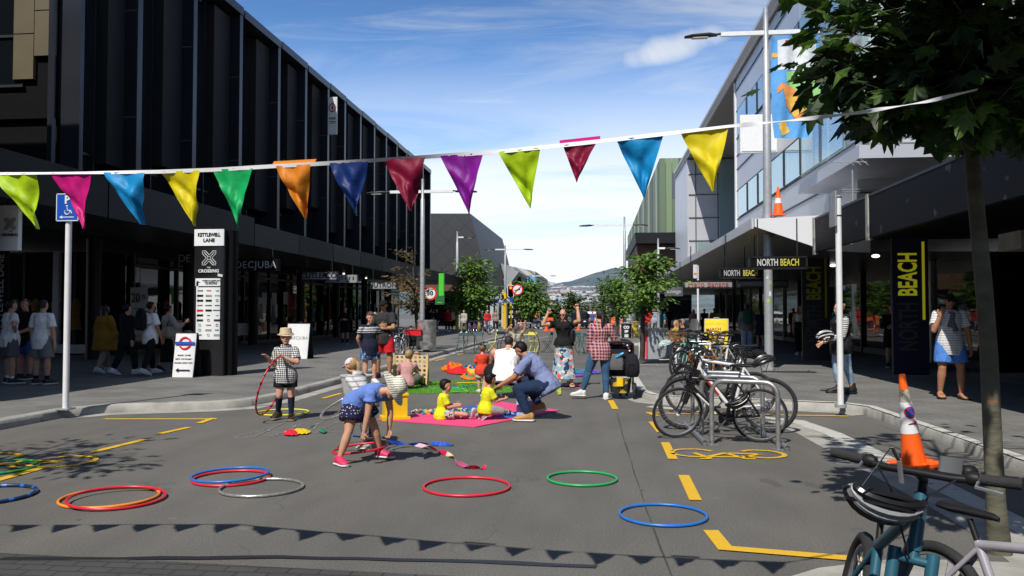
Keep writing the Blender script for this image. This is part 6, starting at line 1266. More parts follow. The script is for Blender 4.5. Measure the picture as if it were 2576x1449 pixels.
def bicycle(label,loc,rz,frame,opts=None,lean=0.,group='bicycles parked at the racks',full=True):
    o=dict(R=.33,tw=.022,steer=0,bar='flat',fork=None,style='road',saddle=black,rim=steel,wb=1.03,rack=False,basket=None,guards=None,bag=False,child=False,drop=False,h=1.,tyre=rubber,susp=False,accent=None); o.update(opts or {})
    R_=o['R']; t=thing('bicycle',label,'bicycle',loc,rz,group,rx=lean); wb=o['wb']; RA=Vector((-wb*.48,0,R_)); FA=Vector((wb*.52,0,R_)); BB=Vector((-.07,0,.27)); h=o['h']
    ST=Vector((-.22,0,min(.27+.47*h,(o.get('sdz') or 9)-.1))); SD=Vector((-.27,0,o.get('sdz') or .27+.66*h)); HT=Vector((.34,0,.27+.56*h)); HBm=Vector((.385,0,.27+.43*h)); fk=o['fork'] or frame
    r=.016 if o['style']!='mtb' else .021
    fr=MB(); 
    if o['style']=='step':
        fr.tube([HBm,Vector((.2,0,.42)),BB],r*1.1,10); fr.tube([HT-Vector((0,0,.04)),Vector((.16,0,.50)),ST.lerp(BB,.55)],r,10)
    else:
        fr.tube([HBm+Vector((-.005,0,.03)),BB],r*1.25,10); fr.tube([HT-Vector((0,0,.035)),ST],r*1.05,10)
    fr.tube([BB,SD.lerp(ST,.85)],r,10); fr.tube([HT+Vector((-.008,0,.02)),HBm],.023,12); fr.tube([BB+Vector((0,-.035,0)),BB+Vector((0,.035,0))],.024,10)
    for s in (-1,1): fr.tube([BB+Vector((0,s*.02,0)),Vector((-.2,s*.045,R_*.92)),RA+Vector((0,s*.055,0))],r*.6,8); fr.tube([ST+Vector((0,s*.012,-.02)),RA.lerp(ST,.5)+Vector((0,s*.04,0)),RA+Vector((0,s*.055,0))],r*.55,8)
    fr.build('frame',frame,t)
    if o['accent']: m=MB(); m.tube([HBm.lerp(BB,.25),HBm.lerp(BB,.6)],r*1.3,10); m.build('decal',o['accent'],t)
    def wheel(c,Mx,nm='wheel'):
        tr=torus(R_-o['tw'],o['tw'],44,8); X=Matrix.Rotation(R(90),4,'X'); P=lambda v:Mx@(Vector(c)+(X@v)); tr.v=[P(v) for v in tr.v]; w_=tr.build('wheel',o['tyre'],t)
        rm_=torus(R_-o['tw']*2-.006,.009,44,6); rm_.v=[P(Vector((v.x,v.y,v.z*1.3))) for v in rm_.v]; rm_.build('rim',o['rim'],w_)
        sp=MB(); k=24 if full else 12
        for i in range(k):
            a=2*math.pi*i/k; a2=a+(.35 if i%2 else -.35); sd=.03*(1 if (i//2)%2 else -1); sp.tube([P(Vector((.022*math.cos(a2),.022*math.sin(a2),sd))),P(Vector(((R_-.05)*math.cos(a),(R_-.05)*math.sin(a),0)))],.0013,3,False)
        sp.build('spokes',steel,w_); hb_=MB(); hb_.tube([P(Vector((0,0,-.05))),P(Vector((0,0,.05)))],.016,8); hb_.tube([P(Vector((0,0,-.035))),P(Vector((0,0,-.03)))],.03,10); hb_.build('hub',chrome,w_)
        if o['guards'] and nm=='wheel':
            gm=MB(); rs=[]
            for i in range(19):
                a=R(20+i*9); rr_=R_+.015; ring=[P(Vector((rr_*math.cos(a),rr_*math.sin(a),-.026))),P(Vector(((rr_+.01)*math.cos(a),(rr_+.01)*math.sin(a),0))),P(Vector((rr_*math.cos(a),rr_*math.sin(a),.026))),P(Vector(((rr_-.004)*math.cos(a),(rr_-.004)*math.sin(a),0)))]; rs.append(ring)
            gm.rings(rs); gm.build('mudguard',o['guards'],t)
        return w_
    I=Matrix.Identity(4); wheel(RA,I)
    ax=(HT-HBm).normalized(); SM=Matrix.Translation(HBm)@Matrix.Rotation(R(o['steer']),4,ax)@Matrix.Translation(-HBm); wheel(FA,SM)
    f=MB(); cr=HBm+Vector((.01,0,-.03)); 
    f.tube([SM@(HBm),SM@cr],.018,8)
    f.tube([SM@(cr+Vector((0,-.055,0))),SM@(cr+Vector((0,.055,0)))],.016,8)
    for s in (-1,1): 
        if o['susp']: f.tube([SM@(cr+Vector((-.01,s*.06,.03))),SM@(cr.lerp(FA,.45)+Vector((0,s*.06,0)))],.021,10); f.tube([SM@(cr.lerp(FA,.4)+Vector((0,s*.06,0))),SM@(FA+Vector((0,s*.058,0)))],.026,10)
        else: f.tube([SM@(cr+Vector((0,s*.05,0))),SM@(cr.lerp(FA,.6)+Vector((-.01,s*.052,0))),SM@(FA+Vector((0,s*.052,0)))],[.015,.012,.009],8)
    f.build('fork',fk,t)
    # stem and bars
    SH=HT+ax*.07; b=MB(); st_=SH+Vector((.08,0,.03)); b.tube([SM@HT,SM@SH],.015,8); b.tube([SM@SH,SM@st_],.016,8)
    if o['bar']=='drop':
        for s in (-1,1): b.tube([SM@(st_+Vector(v)) for v in ((0,0,0),(0,s*.17,0),(.03,s*.20,0),(.09,s*.2,-.01),(.11,s*.2,-.06),(.07,s*.2,-.12),(-.02,s*.2,-.13))],.013,8)
    elif o['bar']=='swept':
        for s in (-1,1): b.tube([SM@(st_+Vector(v)) for v in ((0,0,0),(.03,s*.1,.03),(.0,s*.24,.07),(-.12,s*.29,.06),(-.2,s*.30,.05))],.011,8)
    else: b.tube([SM@(st_+Vector((-.03,-.29,.015))),SM@(st_+Vector((0,-.1,.0))),SM@(st_+Vector((0,.1,0))),SM@(st_+Vector((-.03,.29,.015)))],.0125,14)
    hbar=b.build('handlebar',black if o['bar']!='swept' else chrome,t)
    if o['bar']!='drop':
        for s in (-1,1):
            e0=Vector((-.03,s*.29,.015)) if o['bar']=='flat' else Vector((-.2,s*.30,.05)); e1=Vector((-.018,s*.18,.01)) if o['bar']=='flat' else Vector((-.09,s*.285,.062))
            MB().tube([SM@(st_+e0+ (e0-e1)*.05),SM@(st_+e1)],.018,14).build('grip',rubber,hbar)
            MB().tube([SM@(st_+e1+(e1-e0)*.02),SM@(st_+e1+(e1-e0)*.22),SM@(st_+e1+(e1-e0)*.38)],[.021,.026,.017],12).build('shifter',black,hbar)
            MB().tube([SM@(st_+e1),SM@(st_+e1+Vector((.05,0,-.02))),SM@(st_+e1.lerp(e0,.7)+Vector((.06,0,-.03)))],.006,5).build('brake_lever',steel,hbar)
    cb_=MB(); cb_.tube([SM@(st_+Vector((.02,.12,0))),SM@(st_+Vector((.10,.06,-.06))),SM@(HT+Vector((.05,.01,-.05))),HT.lerp(ST,.3)+Vector((0,.02,0))],.0035,5); cb_.tube([SM@(st_+Vector((.02,-.12,0))),SM@(st_+Vector((.11,-.05,-.05))),SM@(HBm+Vector((.05,0,-.02)))],.0035,5); cb_.build('cable',black,t)
    MB().tube([ST,SD],.0135,8).build('seat_post',chrome if o['style']=='road' else black,t)
    s_=MB(); s_.sec([(SD+Vector((-.13,0,.045)),.005,.012,(0,1,0),(0,0,1)),(SD+Vector((-.12,0,.04)),.072,.022,(0,1,0),(0,0,1)),(SD+Vector((-.06,0,.035)),.068,.024,(0,1,0),(0,0,1)),(SD+Vector((.02,0,.035)),.034,.02,(0,1,0),(0,0,1)),(SD+Vector((.11,0,.035)),.02,.016,(0,1,0),(0,0,1)),(SD+Vector((.14,0,.03)),.008,.01,(0,1,0),(0,0,1))],14); s_.build('saddle',o['saddle'],t)
    c=MB(); c.lathe([(.085,-.003),(.092,0),(.085,.003),(.07,.002),(.07,-.002)],28,BB+Vector((0,-.05,0)),Matrix.Rotation(R(90),3,'X')); 
    for k in range(5): a=6.283*k/5; c.tube([BB+Vector((0,-.05,0)),BB+Vector((.078*math.cos(a),-.05,.078*math.sin(a)))],.007,5)
    ck=c.build('chainring',dkmetal,t)
    ca=R(-50); 
    for s in (-1,1):
        e=BB+Vector((s*.165*math.cos(ca),s*.075,s*.165*math.sin(ca))); cr_=MB(); cr_.tube([BB+Vector((0,s*.06,0)),e],[.013,.010],8); k_=cr_.build('crank',chrome if o['style']!='mtb' else dkmetal,t); pd=MB(); pd.box(e+Vector((0,s*.055,0)),(.09,.085,.02)); pd.build('pedal',black,k_,smooth=False)
    ch=MB(); ch.tube([BB+Vector((0,-.05,.088)),RA+Vector((0,-.05,.038))],.0045,5); ch.tube([BB+Vector((0,-.05,-.088)),RA+Vector((.02,-.05,-.045)),RA+Vector((0,-.05,-.038))],.0045,5); ch.tube([RA+Vector((.038*math.cos(a),-.05,.038*math.sin(a))) for a in [6.283*i/12 for i in range(12)]],.005,5,closed=True); ch.build('chain',dkmetal,t)
    if o['rack']:
        m=MB(); 
        for s in (-1,1): m.tube([RA+Vector((0,s*.06,0)),RA+Vector((-.02,s*.06,R_+.06))],.005,5); m.tube([RA+Vector((-.18,s*.06,R_+.07)),RA+Vector((.2,s*.05,R_+.07)),ST+Vector((0,s*.02,-.1))],.006,5)
        for k in range(4): m.tube([RA+Vector((-.16+k*.1,-.06,R_+.07)),RA+Vector((-.16+k*.1,.06,R_+.07))],.005,5)
        m.build('rear_rack',dkmetal,t)
    if o['basket']:
        m=MB(); c0=SM@(st_+Vector((.16,0,-.02))); rs=[]
        for zz,w1,w2 in ((-.13,.10,.13),(0,.125,.16),(.10,.14,.18)):
            rs.append([c0+Vector((w1*math.copysign(abs(math.cos(a))**.5,math.cos(a)),w2*math.copysign(abs(math.sin(a))**.5,math.sin(a)),zz)) for a in [6.283*i/24 for i in range(24)]])
        for ring in rs: m.tube(ring,.007,5,closed=True)
        for i in range(24): m.tube([rs[0][i],rs[1][i],rs[2][i]],.004,4)
        for k in range(5): m.tube([v.lerp(w_,k/5) for v,w_ in zip(rs[0],rs[2])],.0045,4,closed=True)
        for k in range(-3,4): m.tube([c0+Vector((-.1,k*.035,-.13)),c0+Vector((.1,k*.035,-.13))],.004,4)
        m.build('basket',o['basket'],t)
    if o['bag']:
        m=MB(); m.sec([(SD+Vector((-.05,0,-.03)),.05,.02,(0,1,0),(0,0,1)),(SD+Vector((-.1,0,-.07)),.06,.06,(0,1,0),(0,0,1)),(SD+Vector((-.2,0,-.08)),.05,.055,(0,1,0),(0,0,1)),(SD+Vector((-.24,0,-.08)),.03,.03,(0,1,0),(0,0,1))],16,e=.7); m.build('saddle_bag',cloth('bag_black',(.012,.012,.014)),t)
    if o['child']:
        m=MB(); q=RA+Vector((.02,0,R_+.22)); m.sec([(q+Vector((.12,0,-.06)),.13,.03,(0,1,0),(.3,0,1)),(q+Vector((-.02,0,-.06)),.15,.04,(0,1,0),(.3,0,1)),(q+Vector((-.1,0,.05)),.15,.03,(0,1,0),(1,0,.2)),(q+Vector((-.15,0,.30)),.14,.03,(0,1,0),(1,0,.2)),(q+Vector((-.17,0,.42)),.09,.02,(0,1,0),(1,0,.2))],20,e=.7)
        for s in (-1,1): m.sec([(q+Vector((.1,s*.14,-.08)),.02,.05,(0,1,0),(1,0,0)),(q+Vector((.1,s*.13,-.35)),.02,.05,(0,1,0),(1,0,0))],10)
        m.build('child_seat',M('childseat_grey',(.05,.052,.055),.5),t)
    return t
fr_blk=M('frame_black',(.012,.012,.014),.25,var=.1); fr_wht=M('frame_white',(.68,.68,.68),.25,var=.03); fr_trq=M('frame_turquoise',(.18,.55,.45),.3,var=.05); fr_brz=M('frame_bronze',(.36,.14,.03),.3,metal=.4,var=.08); fr_blu=M('frame_blue',(.10,.26,.48),.35,var=.08); fr_red=M('frame_red',(.5,.03,.03),.3); wick=M('wicker',(.20,.09,.03),.8,var=.3); brownl=M('brown_leather',(.12,.05,.02),.5); fr_sky=M('frame_skyblue',(.022,.10,.145),.35,var=.1); fr_pur=M('frame_purple',(.16,.08,.34),.3); fr_sil=M('frame_silver',(.42,.40,.44),.3,metal=.3)  # sky blue frame darkened; the tree crown's shade is in its colour
PI=math.pi
def bk(fx,fy,rx_,ry_,label,frame,opts=None,lean=0.,path=False,**k):
    """front and rear wheel contact points given, heading from rear to front"""
    a=g(fx,fy,path);b=g(rx_,ry_,path); d=a-b; opts=dict(opts or {}); mid=(a+b)/2; return bicycle(label,(mid.x,mid.y,mid.z),math.atan2(d.y,d.x),frame,opts,lean,**k)
b1=bk(1716,1104,1909,1113,'black single speed bicycle with white fork tips nearest the camera at the rack',fr_blk,dict(style='road',R=.335,tw=.017,steer=28,bar='drop',rim=steel,accent=white,h=.98,wb=1.0),lean=R(-4))
b2=bk(1718,1080,1948,1089,'large wheeled black mountain bicycle with white red frame and saddle bag',fr_wht,dict(style='mtb',R=.365,tw=.028,steer=18,fork=fr_blk,susp=True,bag=True,h=1.28,accent=fr_red,wb=1.12),lean=R(3))
bk(1748,975,1885,962,'white framed bicycle third in the row beyond the kerb',fr_wht,dict(style='mtb',R=.33,tw=.024,steer=20,fork=fr_blk,accent=fr_red,h=1.05),path=True,lean=R(3))
bk(1738,962,1862,944,'bronze framed bicycle with a rear rack and dark tyres',fr_brz,dict(style='road',R=.34,tw=.016,steer=15,rack=True,guards=fr_blk,h=1.12,saddle=brownl,bar='flat'),path=True,lean=R(-4))
bk(1672,956,1815,934,'turquoise step through bicycle with white tyres and a wicker basket',fr_trq,dict(style='step',R=.34,tw=.018,steer=-10,basket=wick,bar='swept',guards=fr_wht,tyre=offwhite,saddle=brownl),path=True,lean=R(4))
bk(1658,942,1800,924,'turquoise framed bicycle with black tyres behind the wicker basket one',fr_trq,dict(style='mtb',R=.33,steer=12,h=1.05,bar='flat'),path=True,lean=R(-3))
bk(1652,934,1792,916,'dark bicycle with a grey child seat at the far end of the row',fr_blk,dict(style='step',R=.33,steer=-14,child=True,rack=True,basket=wick,bar='swept'),path=True,lean=R(2))
bk(1645,926,1770,908,'dark town bicycle farthest down the rack row',fr_blk,dict(style='road',R=.33,steer=8,guards=fr_blk,bar='flat',saddle=brownl),path=True,lean=R(-2))
bk(1770,948,1885,936,'black town bicycle with white mudguards on the right side of the island rack',fr_blk,dict(style='road',R=.34,steer=-12,guards=fr_wht,rack=True,bar='flat',h=1.05),path=True,lean=R(3))
bk(1765,935,1872,926,'silver bicycle with a wicker basket on the right side of the island rack',fr_sil,dict(style='step',R=.34,steer=14,basket=wick,bar='swept',guards=fr_blk),path=True,lean=R(-3))
bk(1690,962,1800,950,'dark red and black bicycle nearest the kerb on the island rack',fr_blk,dict(style='mtb',R=.34,tw=.024,steer=-16,fork=fr_blk,accent=fr_red,h=1.08,bag=True),path=True,lean=R(-3))
bk(1722,1040,1905,1046,'dark mountain bicycle wedged between the front pair and the kerb',fr_blk,dict(style='mtb',R=.345,tw=.026,steer=-12,fork=fr_blk,susp=True,h=1.15,accent=fr_wht,bag=True),lean=R(-4))
bk(1708,1012,1850,1004,'bronze and black bicycle standing close to the kerb edge',fr_brz,dict(style='road',R=.335,steer=18,fork=fr_blk,h=1.08,rack=True,guards=fr_blk),lean=R(3))
# left footpath bicycles
bk(908,925,1010,918,'cream tyred bicycle half hidden behind the navy shirt boy',fr_blk,dict(style='road',R=.34,tw=.02,tyre=offwhite,steer=5),path=True,group='bicycles parked on the left footpath') if False else None
bk(1012,899,925,905,'light blue bicycle half hidden behind the man in red shorts',fr_blu,dict(style='road',R=.34,tw=.016,tyre=rubber,steer=-10,guards=fr_wht),path=True,group='bicycles parked on the left footpath')
bk(1000,892,1052,882,'dark bicycle with black panniers left of the steel bin',fr_blk,dict(style='mtb',R=.34,rack=True,steer=10,guards=fr_blk),path=True,group='bicycles parked on the left footpath')
bk(1030,888,985,896,'grey bicycle with pale mudguards between the blue and the black bicycles',fr_sil,dict(style='road',R=.34,tw=.016,rack=True,guards=fr_wht,steer=-8),path=True,group='bicycles parked on the left footpath')
t=simple('red_crate','red plastic crate resting on the rack of a bicycle near the bin','crate',(*g(1040,886,1).xy,0)); c=PY(1037,833,t.location.y); MB().box((0,0,c.z-.06),(.62,.3,.2)).build('body',red,t,smooth=False); MB().box((0,0,c.z+.05),(.66,.34,.03)).build('rim',red,t,smooth=False)
t=simple('pannier_bag','black pannier bag hanging low beside the black bicycle','bag',(*g(1038,886,1).xy,0)); MB().sec([((0,-.16,.36),.16,.06,(1,0,0),(0,1,0)),((0,-.16,.72),.19,.08,(1,0,0),(0,1,0))],16,e=.5).build('body',MATS['bag_black'],t); MB().tube([(-.12,-.2,.7),(0,-.24,.78),(.12,-.2,.7)],.01,5).build('strap',dkmetal,t)
for k in range(4): bk(1172+k*12,846-k*1.,1192+k*14,842,['purple','purple','yellow','blue'][k]+' rental bicycle number %s in the far left cluster'%['one','two','three','four'][k] if False else ['first purple rental bicycle at the left of the far cluster','second purple rental bicycle inside the far cluster','yellow framed bicycle in the far cluster by the crossing','black bicycle at the right of the far cluster'][k],[fr_pur,fr_pur,yellow,fr_blk][k],dict(R=.33,style='step' if k<3 else 'mtb',basket=None),path=True,group='bicycles by the crossing',full=False)
bk(1308,826,1340,824,'distant silver bicycle beyond the crossing',fr_sil,dict(R=.33),group='bicycles by the crossing',full=False)
# two rails with hoops
def rack(pts,label):
    """pts: list of (left foot, right foot) ground points, front first"""
    t=simple('bicycle_rack',label,'bike rack',(pts[0][0]+pts[0][1])/2)
    for a,b in pts:
        d=(b-a); L_=d.length; d.normalize(); h=.78; rc=.15; P_=[a]
        for q in range(180,89,-15): P_.append(a+d*(rc+rc*math.cos(R(q)))+Vector((0,0,h-rc+rc*math.sin(R(q)))))
        for q in range(90,-1,-15): P_.append(a+d*(L_-rc+rc*math.cos(R(q)))+Vector((0,0,h-rc+rc*math.sin(R(q)))))
        P_.append(b); MB().tube(P_,.029,12).build('hoop',steel,t,world=True)
        for q in (a,b): MB().box(q+Vector((0,0,.006)),(.14,.08,.012)).build('foot_plate',steel,t,world=True,smooth=False)
    for i in (0,1):
        a=pts[0][i]+Vector(((-.09 if i==0 else .09),-.06,.035)); b=pts[-1][i]+Vector(((-.09 if i==0 else .09),.2,.035)); mb=MB(); rs=[]
        d=(b-a).normalized(); x,y=ortho(d); 
        for q,r_ in ((a,.028),(a,.036),(b,.036),(b,.028)): rs.append([q+(x*math.cos(w)+y*math.sin(w))*r_ for w in [6.283*k/14 for k in range(14)]])
        mb.rings(rs,caps=False); mb.tube([a+d*.02,a+d*.021],.03,12,mi=0); mb.build('rail',steel,t,world=True)
    return t
A=g(1791,1119);B=g(1958,1132); dv=Vector((-.03,.72,0)); rack([(A+dv*k,B+dv*k) for k in range(3)],'galvanised steel bicycle rack with round hoops in the parking bay')
A=g(1745,955,1);B=g(1815,957,1); dv=Vector((0,1.6,0)); rack([(A+dv*k,B+dv*k) for k in range(2)],'second steel bicycle rack on the footpath island')
# helmets hung on the bicycles
def helmet(label,c,rot,m1,m2,s=1.):
    t=thing('helmet',label,'helmet',c,0); helmet_mesh(t,Vector((0,0,0)),rot,[m1,m2],s,'shell'); MB().tube([Vector((.06,.05,-.0)),Vector((.02,.02,-.10)),Vector((-.04,-.04,-.11)),Vector((-.06,-.06,0))],.005,5).build('strap',black,t); return t
E3=lambda x,y,z: Matrix.Rotation(R(z),3,'Z')@Matrix.Rotation(R(y),3,'Y')@Matrix.Rotation(R(x),3,'X')
helmet('glossy black helmet hanging inside the front steel hoop',PY(1853,1000,10.0),E3(10,150,5),fr_blk,fr_blk,1.1)
helmet('black helmet resting behind the rear saddle of the mountain bicycle',PY(2013-90,905+10,10.5),E3(0,-20,0),fr_blk,dkmetal,1.0)
helmet('grey striped helmet on the handlebar of the third bicycle',PY(1752,935,16.6),E3(0,10,-30),fr_sil,fr_blk,1.)
helmet('mint green helmet hanging on the turquoise bicycle',PY(1674,868,17.6),E3(0,15,200),fr_trq,fr_wht,1.)
# ---------------------------------------------------------------- near blue bicycle facing the camera and purple one
bc=Vector((1.24,3.22,0)); d=Vector((-.17,-.72,0)).normalized()
nb=bicycle('sky blue child bicycle facing the camera at the bottom right',(1.27,3.12,0),math.atan2(-.74,-.14),fr_sky,dict(style='mtb',R=.32,tw=.028,steer=-26,susp=True,h=1.27,sdz=.76,wb=1.0,fork=fr_sky),lean=R(-11),group=None)
bar_w=wmat(nb)@Vector((.43,0,0.27+.56*1.27+.10)); tgt=PY(2345,1176,2.80); nb.location+=Vector((tgt.x-bar_w.x,tgt.y-bar_w.y,0)); print('BAR',bar_w,tgt)
hl=PY(2392,1170,2.84); 
t=tag(MB().rbox(hl,(.075,.02,.050),.006,Matrix.Rotation(R(8),3,'Y')).build('bicycle_reflector',M('reflector_grey',(.13,.14,.14),.35)),'grey rectangular reflector on the blue bicycle handlebar','reflector')
t=tag(MB().lathe([(.001,.028),(.02,.024),(.03,.01),(.03,0),(.001,0)],18,PY(2436,1190,2.86)).build('bicycle_bell',black),'round black bell on the blue bicycle handlebar','bell')
hm_=thing('helmet','white and black helmet hanging from the blue bicycle handlebar','helmet',tuple(PY(2226,1240,2.80)),0); helmet_mesh(hm_,Vector((0,0,0)),E3(-14,168,176),[M('helmet_white',(.24,.25,.26),.4),fr_blk],.86,'shell',True)
st=MB(); hc=PY(2226,1240,2.80)
for a_,b_ in (((2170,1222),(2205,1175)),((2205,1175),(2240,1125)),((2268,1215),(2262,1160)),((2262,1160),(2244,1125))): st.tube([PY(*a_,2.70)-hc,PY(*b_,2.68)-hc],.008,6,flat=.3)
st.build('strap',M('strap_grey',(.16,.16,.16),.8),hm_)
pc=PY(2560,1300,3.55); pb=bicycle('purple and silver bicycle lying into the bottom right corner',(pc.x,3.55,0),math.atan2(-.80,.42),fr_sil,dict(style='mtb',R=.27,tw=.025,steer=15,h=.80,sdz=.68,wb=.88,fork=fr_pur,accent=fr_pur),lean=R(-5),group=None)
# ---------------------------------------------------------------- people
PEND=[]   # (object, voxel) to be fused into one continuous surface
def nv(v): return Vector(v).normalized()
HAIRM={'black':M('hair_black',(.006,.005,.005),.6,var=.4,scale=40,bump=.25,bscale=60,spec=.25),'brown':M('hair_brown',(.07,.035,.018),.5,var=.4,scale=40,bump=.6,bscale=60),'dark':M('hair_dark',(.016,.010,.007),.6,var=.4,scale=40,bump=.6,bscale=60),
 'blond':M('hair_blond',(.36,.22,.10),.5,var=.35,scale=40,bump=.7,bscale=60),'ltbrown':M('hair_lightbrown',(.22,.12,.06),.5,var=.35,scale=40,bump=.7,bscale=60),'grey':M('hair_grey',(.18,.17,.16),.6,var=.3,scale=40,bump=.6,bscale=60)}
EYEW=M('eye_white',(.6,.58,.55),.3); EYED=M('eye_dark',(.02,.012,.01),.2); LIP=M('lip',(.40,.13,.11),.5); TEETHD=None
def person(label,loc,rz,H,pose,fit,skin=skinA,hair=('short','brown'),group=None,kid=0.,bulk=1.,fem=0.,anchor='feet',vox=.010,detail=2,belly=0.,z=0.,cat='person',yaw=None):
    P=thing('person',label,cat,(loc[0],loc[1],loc[2] if len(loc)>2 else z),R(rz),group)
    hh=H*(.136+.068*kid); nk=.024*H; Hb=H-hh-nk; lr=.635-.035*kid; Lg=Hb*lr; T=Hb-Lg; s=Hb/.833; k=s*(1+.12*kid)
    bw=bulk**.5
    th_,sh_,an=Lg*.462,Lg*.462,Lg*.076; ua_,fa_=.176*s,.148*s; shw=.104*s*bw*(1-.06*fem)*(1-.04*kid); hpw=.052*s*bw
    p=lambda n,d: nv(pose.get(n,d))
    up=p('torso',(0,0,1)); ch=p('chest',up); hx=p('hip',(1,0,0)); hx=(hx-up*hx.dot(up)).normalized(); sx_=p('sh',hx); sx_=(sx_-ch*sx_.dot(ch)).normalized()
    pel=Vector((0,0,0)); waist=pel+up*T*.36; nb=waist+ch*T*.64; sc_=nb-ch*T*.13
    fwd=(up.cross(hx)*-1).normalized(); fwd=hx.cross(up)*-1 if False else up.cross(hx).normalized(); 
    cf=ch.cross(sx_).normalized()
    hd=p('head',ch+Vector((0,0,.3))); face=Vector(pose.get('face',cf)); face=(face-hd*face.dot(hd)).normalized(); hxx=face.cross(hd).normalized()
    nd=nv(nv(hd)+ch); hbase=nb+nd*nk; hc=hbase+hd*hh*.47+face*hh*.06
    J={}
    for sgn,S in ((1,'R'),(-1,'L')):
        sh=sc_+sx_*sgn*shw; sh+= Vector((0,0,.02*s)) if p('ua'+S,(sgn*.12,0,-1)).z>.3 else Vector((0,0,0)); el=sh+p('ua'+S,(sgn*.15,0,-1))*ua_; wr=el+p('fa'+S,(sgn*.05,.25,-1))*fa_; hdn=p('hd'+S,wr-el)
        hp=pel+hx*sgn*hpw; kn=hp+p('th'+S,(sgn*.04,0,-1))*th_; ak=kn+p('sk'+S,(0,0,-1))*sh_; ft=p('ft'+S,Vector((sgn*.15,1,0)))
        J[S]=(sh,el,wr,hdn,hp,kn,ak,ft)
    vx=vox if detail>=2 else .02
    def mkbody():
        b=MB(); w=bulk
        A,Bx=fwd,hx
        b.sec([(pel-up*.045*s,.055*k*bw,.05*k*bw,hx,fwd),(pel,.088*k*bw*(1+.06*fem),.066*k*bw,hx,fwd),(pel+up*T*.15,.086*k*bw*(1+.08*fem),.064*k*bw,hx,fwd),(waist,.072*k*bw*(1-.10*fem+belly*.6),.056*k*bw*(1+belly),(hx+sx_).normalized(),(fwd+cf).normalized()),(waist+ch*T*.25,.082*k*bw*(1+belly*.3),.064*k*bw*(1+belly*.6),sx_,cf),(waist+ch*T*.45,.092*k*bw,.068*k*bw,sx_,cf),(nb-ch*T*.10,.080*k*bw,.052*k*bw,sx_,cf),(nb,.038*k,.036*k,sx_,cf)],20)
        if fem: 
            for q in (-1,1): b.ell(waist+ch*T*.40+sx_*q*.042*s+cf*.058*s,(.040*s*fem,)*3,n=10,k=7)
        b.tube([nb-ch*.03*s,hbase+hd*.03*s+face*.008*s],[.034*k*bw**.5,.029*k*bw**.5],12)
        for S in 'RL':
            sh,el,wr,hdn,hp,kn,ak,ft=J[S]
            b.ell(sh,(.036*k*bw,)*3,n=12,k=8); b.tube([sh,sh.lerp(el,.4),el],[.035*k*bw,.032*k*bw,.024*k*bw],12); b.ell(el,(.0245*k*bw,)*3,n=12,k=8)
            b.tube([el,el.lerp(wr,.3),wr],[.024*k*bw,.0255*k*bw,.0165*k*bw**.5],12)
            b.ell(hp,(.060*k*bw,)*3,n=14,k=9); b.tube([hp,hp.lerp(kn,.4),kn],[.058*k*bw,.053*k*bw,.034*k*bw],14); b.ell(kn,(.034*k*bw,)*3,n=12,k=8)
            bk_=(kn-ak).normalized().cross(hx).normalized()*-1
            b.tube([kn,kn.lerp(ak,.3)+bk_*0,ak],[.033*k*bw,.036*k*bw,.0195*k*bw],14); b.ell(ak,(.021*k*bw,)*3,n=10,k=7)
            # foot
            fl=.150*s; fu=nv(Vector((0,0,1))-ft*ft.z) if abs(ft.z)<.95 else nv(kn-ak); fx=ft.cross(fu).normalized(); so=ak-fu*an
            b.sec([(so-ft*fl*.26+fu*.018*s,.012*k,.014*k,fx,fu),(so-ft*fl*.20+fu*.026*s,.024*k,.024*k,fx,fu),(so+ft*fl*.05+fu*.030*s,.027*k,.030*k,fx,fu),(so+ft*fl*.42+fu*.018*s,.034*k,.018*k,fx,fu),(so+ft*fl*.66+fu*.011*s,.034*k,.011*k,fx,fu),(so+ft*fl*.76+fu*.009*s,.018*k,.008*k,fx,fu)],12)
            b.tube([ak,so+fu*.025*s+ft*fl*.02],[.021*k,.024*k],10)
            # palm
            pn,ax=handframe(S,hdn); b.ell(wr+hdn*.030*s,Vector((.024*k,.013*k,.036*k)),Matrix((ax,pn,hdn)).transposed(),12,8)
            b.tube([wr-hdn*.01*s,wr+hdn*.02*s],[.0165*k,.018*k],10)
        # head
        hm=Matrix((hxx,face,hd)).transposed()
        def hq(x,y,z_): return hc+hxx*x*hh+face*y*hh+hd*z_*hh
        b.ell(hq(0,-.03,.09),Vector((.335,.40,.40))*hh,hm,18,12); b.ell(hq(0,.12,-.20),Vector((.245,.255,.27))*hh,hm,16,10); b.ell(hq(0,.27,-.38),Vector((.12,.11,.09))*hh,hm,12,8)
        b.ell(hq(0,.385,-.10),Vector((.052,.075,.075))*hh,hm,10,7); b.ell(hq(0,.34,-.01),Vector((.035,.06,.09))*hh,hm,10,7)
        for q in (-1,1): b.ell(hq(q*.335,-.02,-.06),Vector((.035,.07,.11))*hh,hm,10,7); b.ell(hq(q*.15,.24,-.15),Vector((.12,.11,.12))*hh,hm,10,7); b.ell(hq(q*.12,.325,.07),Vector((.10,.055,.035))*hh,hm,10,7)
        b.ell(hq(0,.34,-.235),Vector((.11,.05,.05))*hh,hm,10,7)
        return b,hq,hm
    def handframe(S,hdn):
        sg=1 if S=='R' else -1; pn=Vector(pose.get('pn'+S,(-sg,0,0))); pn=pn-hdn*pn.dot(hdn)
        if pn.length<.1: pn=Vector((0,1,0))-hdn*hdn.y
        if pn.length<.1: pn=Vector((0,0,-1))
        pn.normalize(); ax=hdn.cross(pn)*sg; return pn,ax.normalized()
    b,hq,hm=mkbody(); body=b.build('body',skin,P); body['_f']=1; PEND.append((body,vx*(.8 if detail>=2 else 1),1,0.))
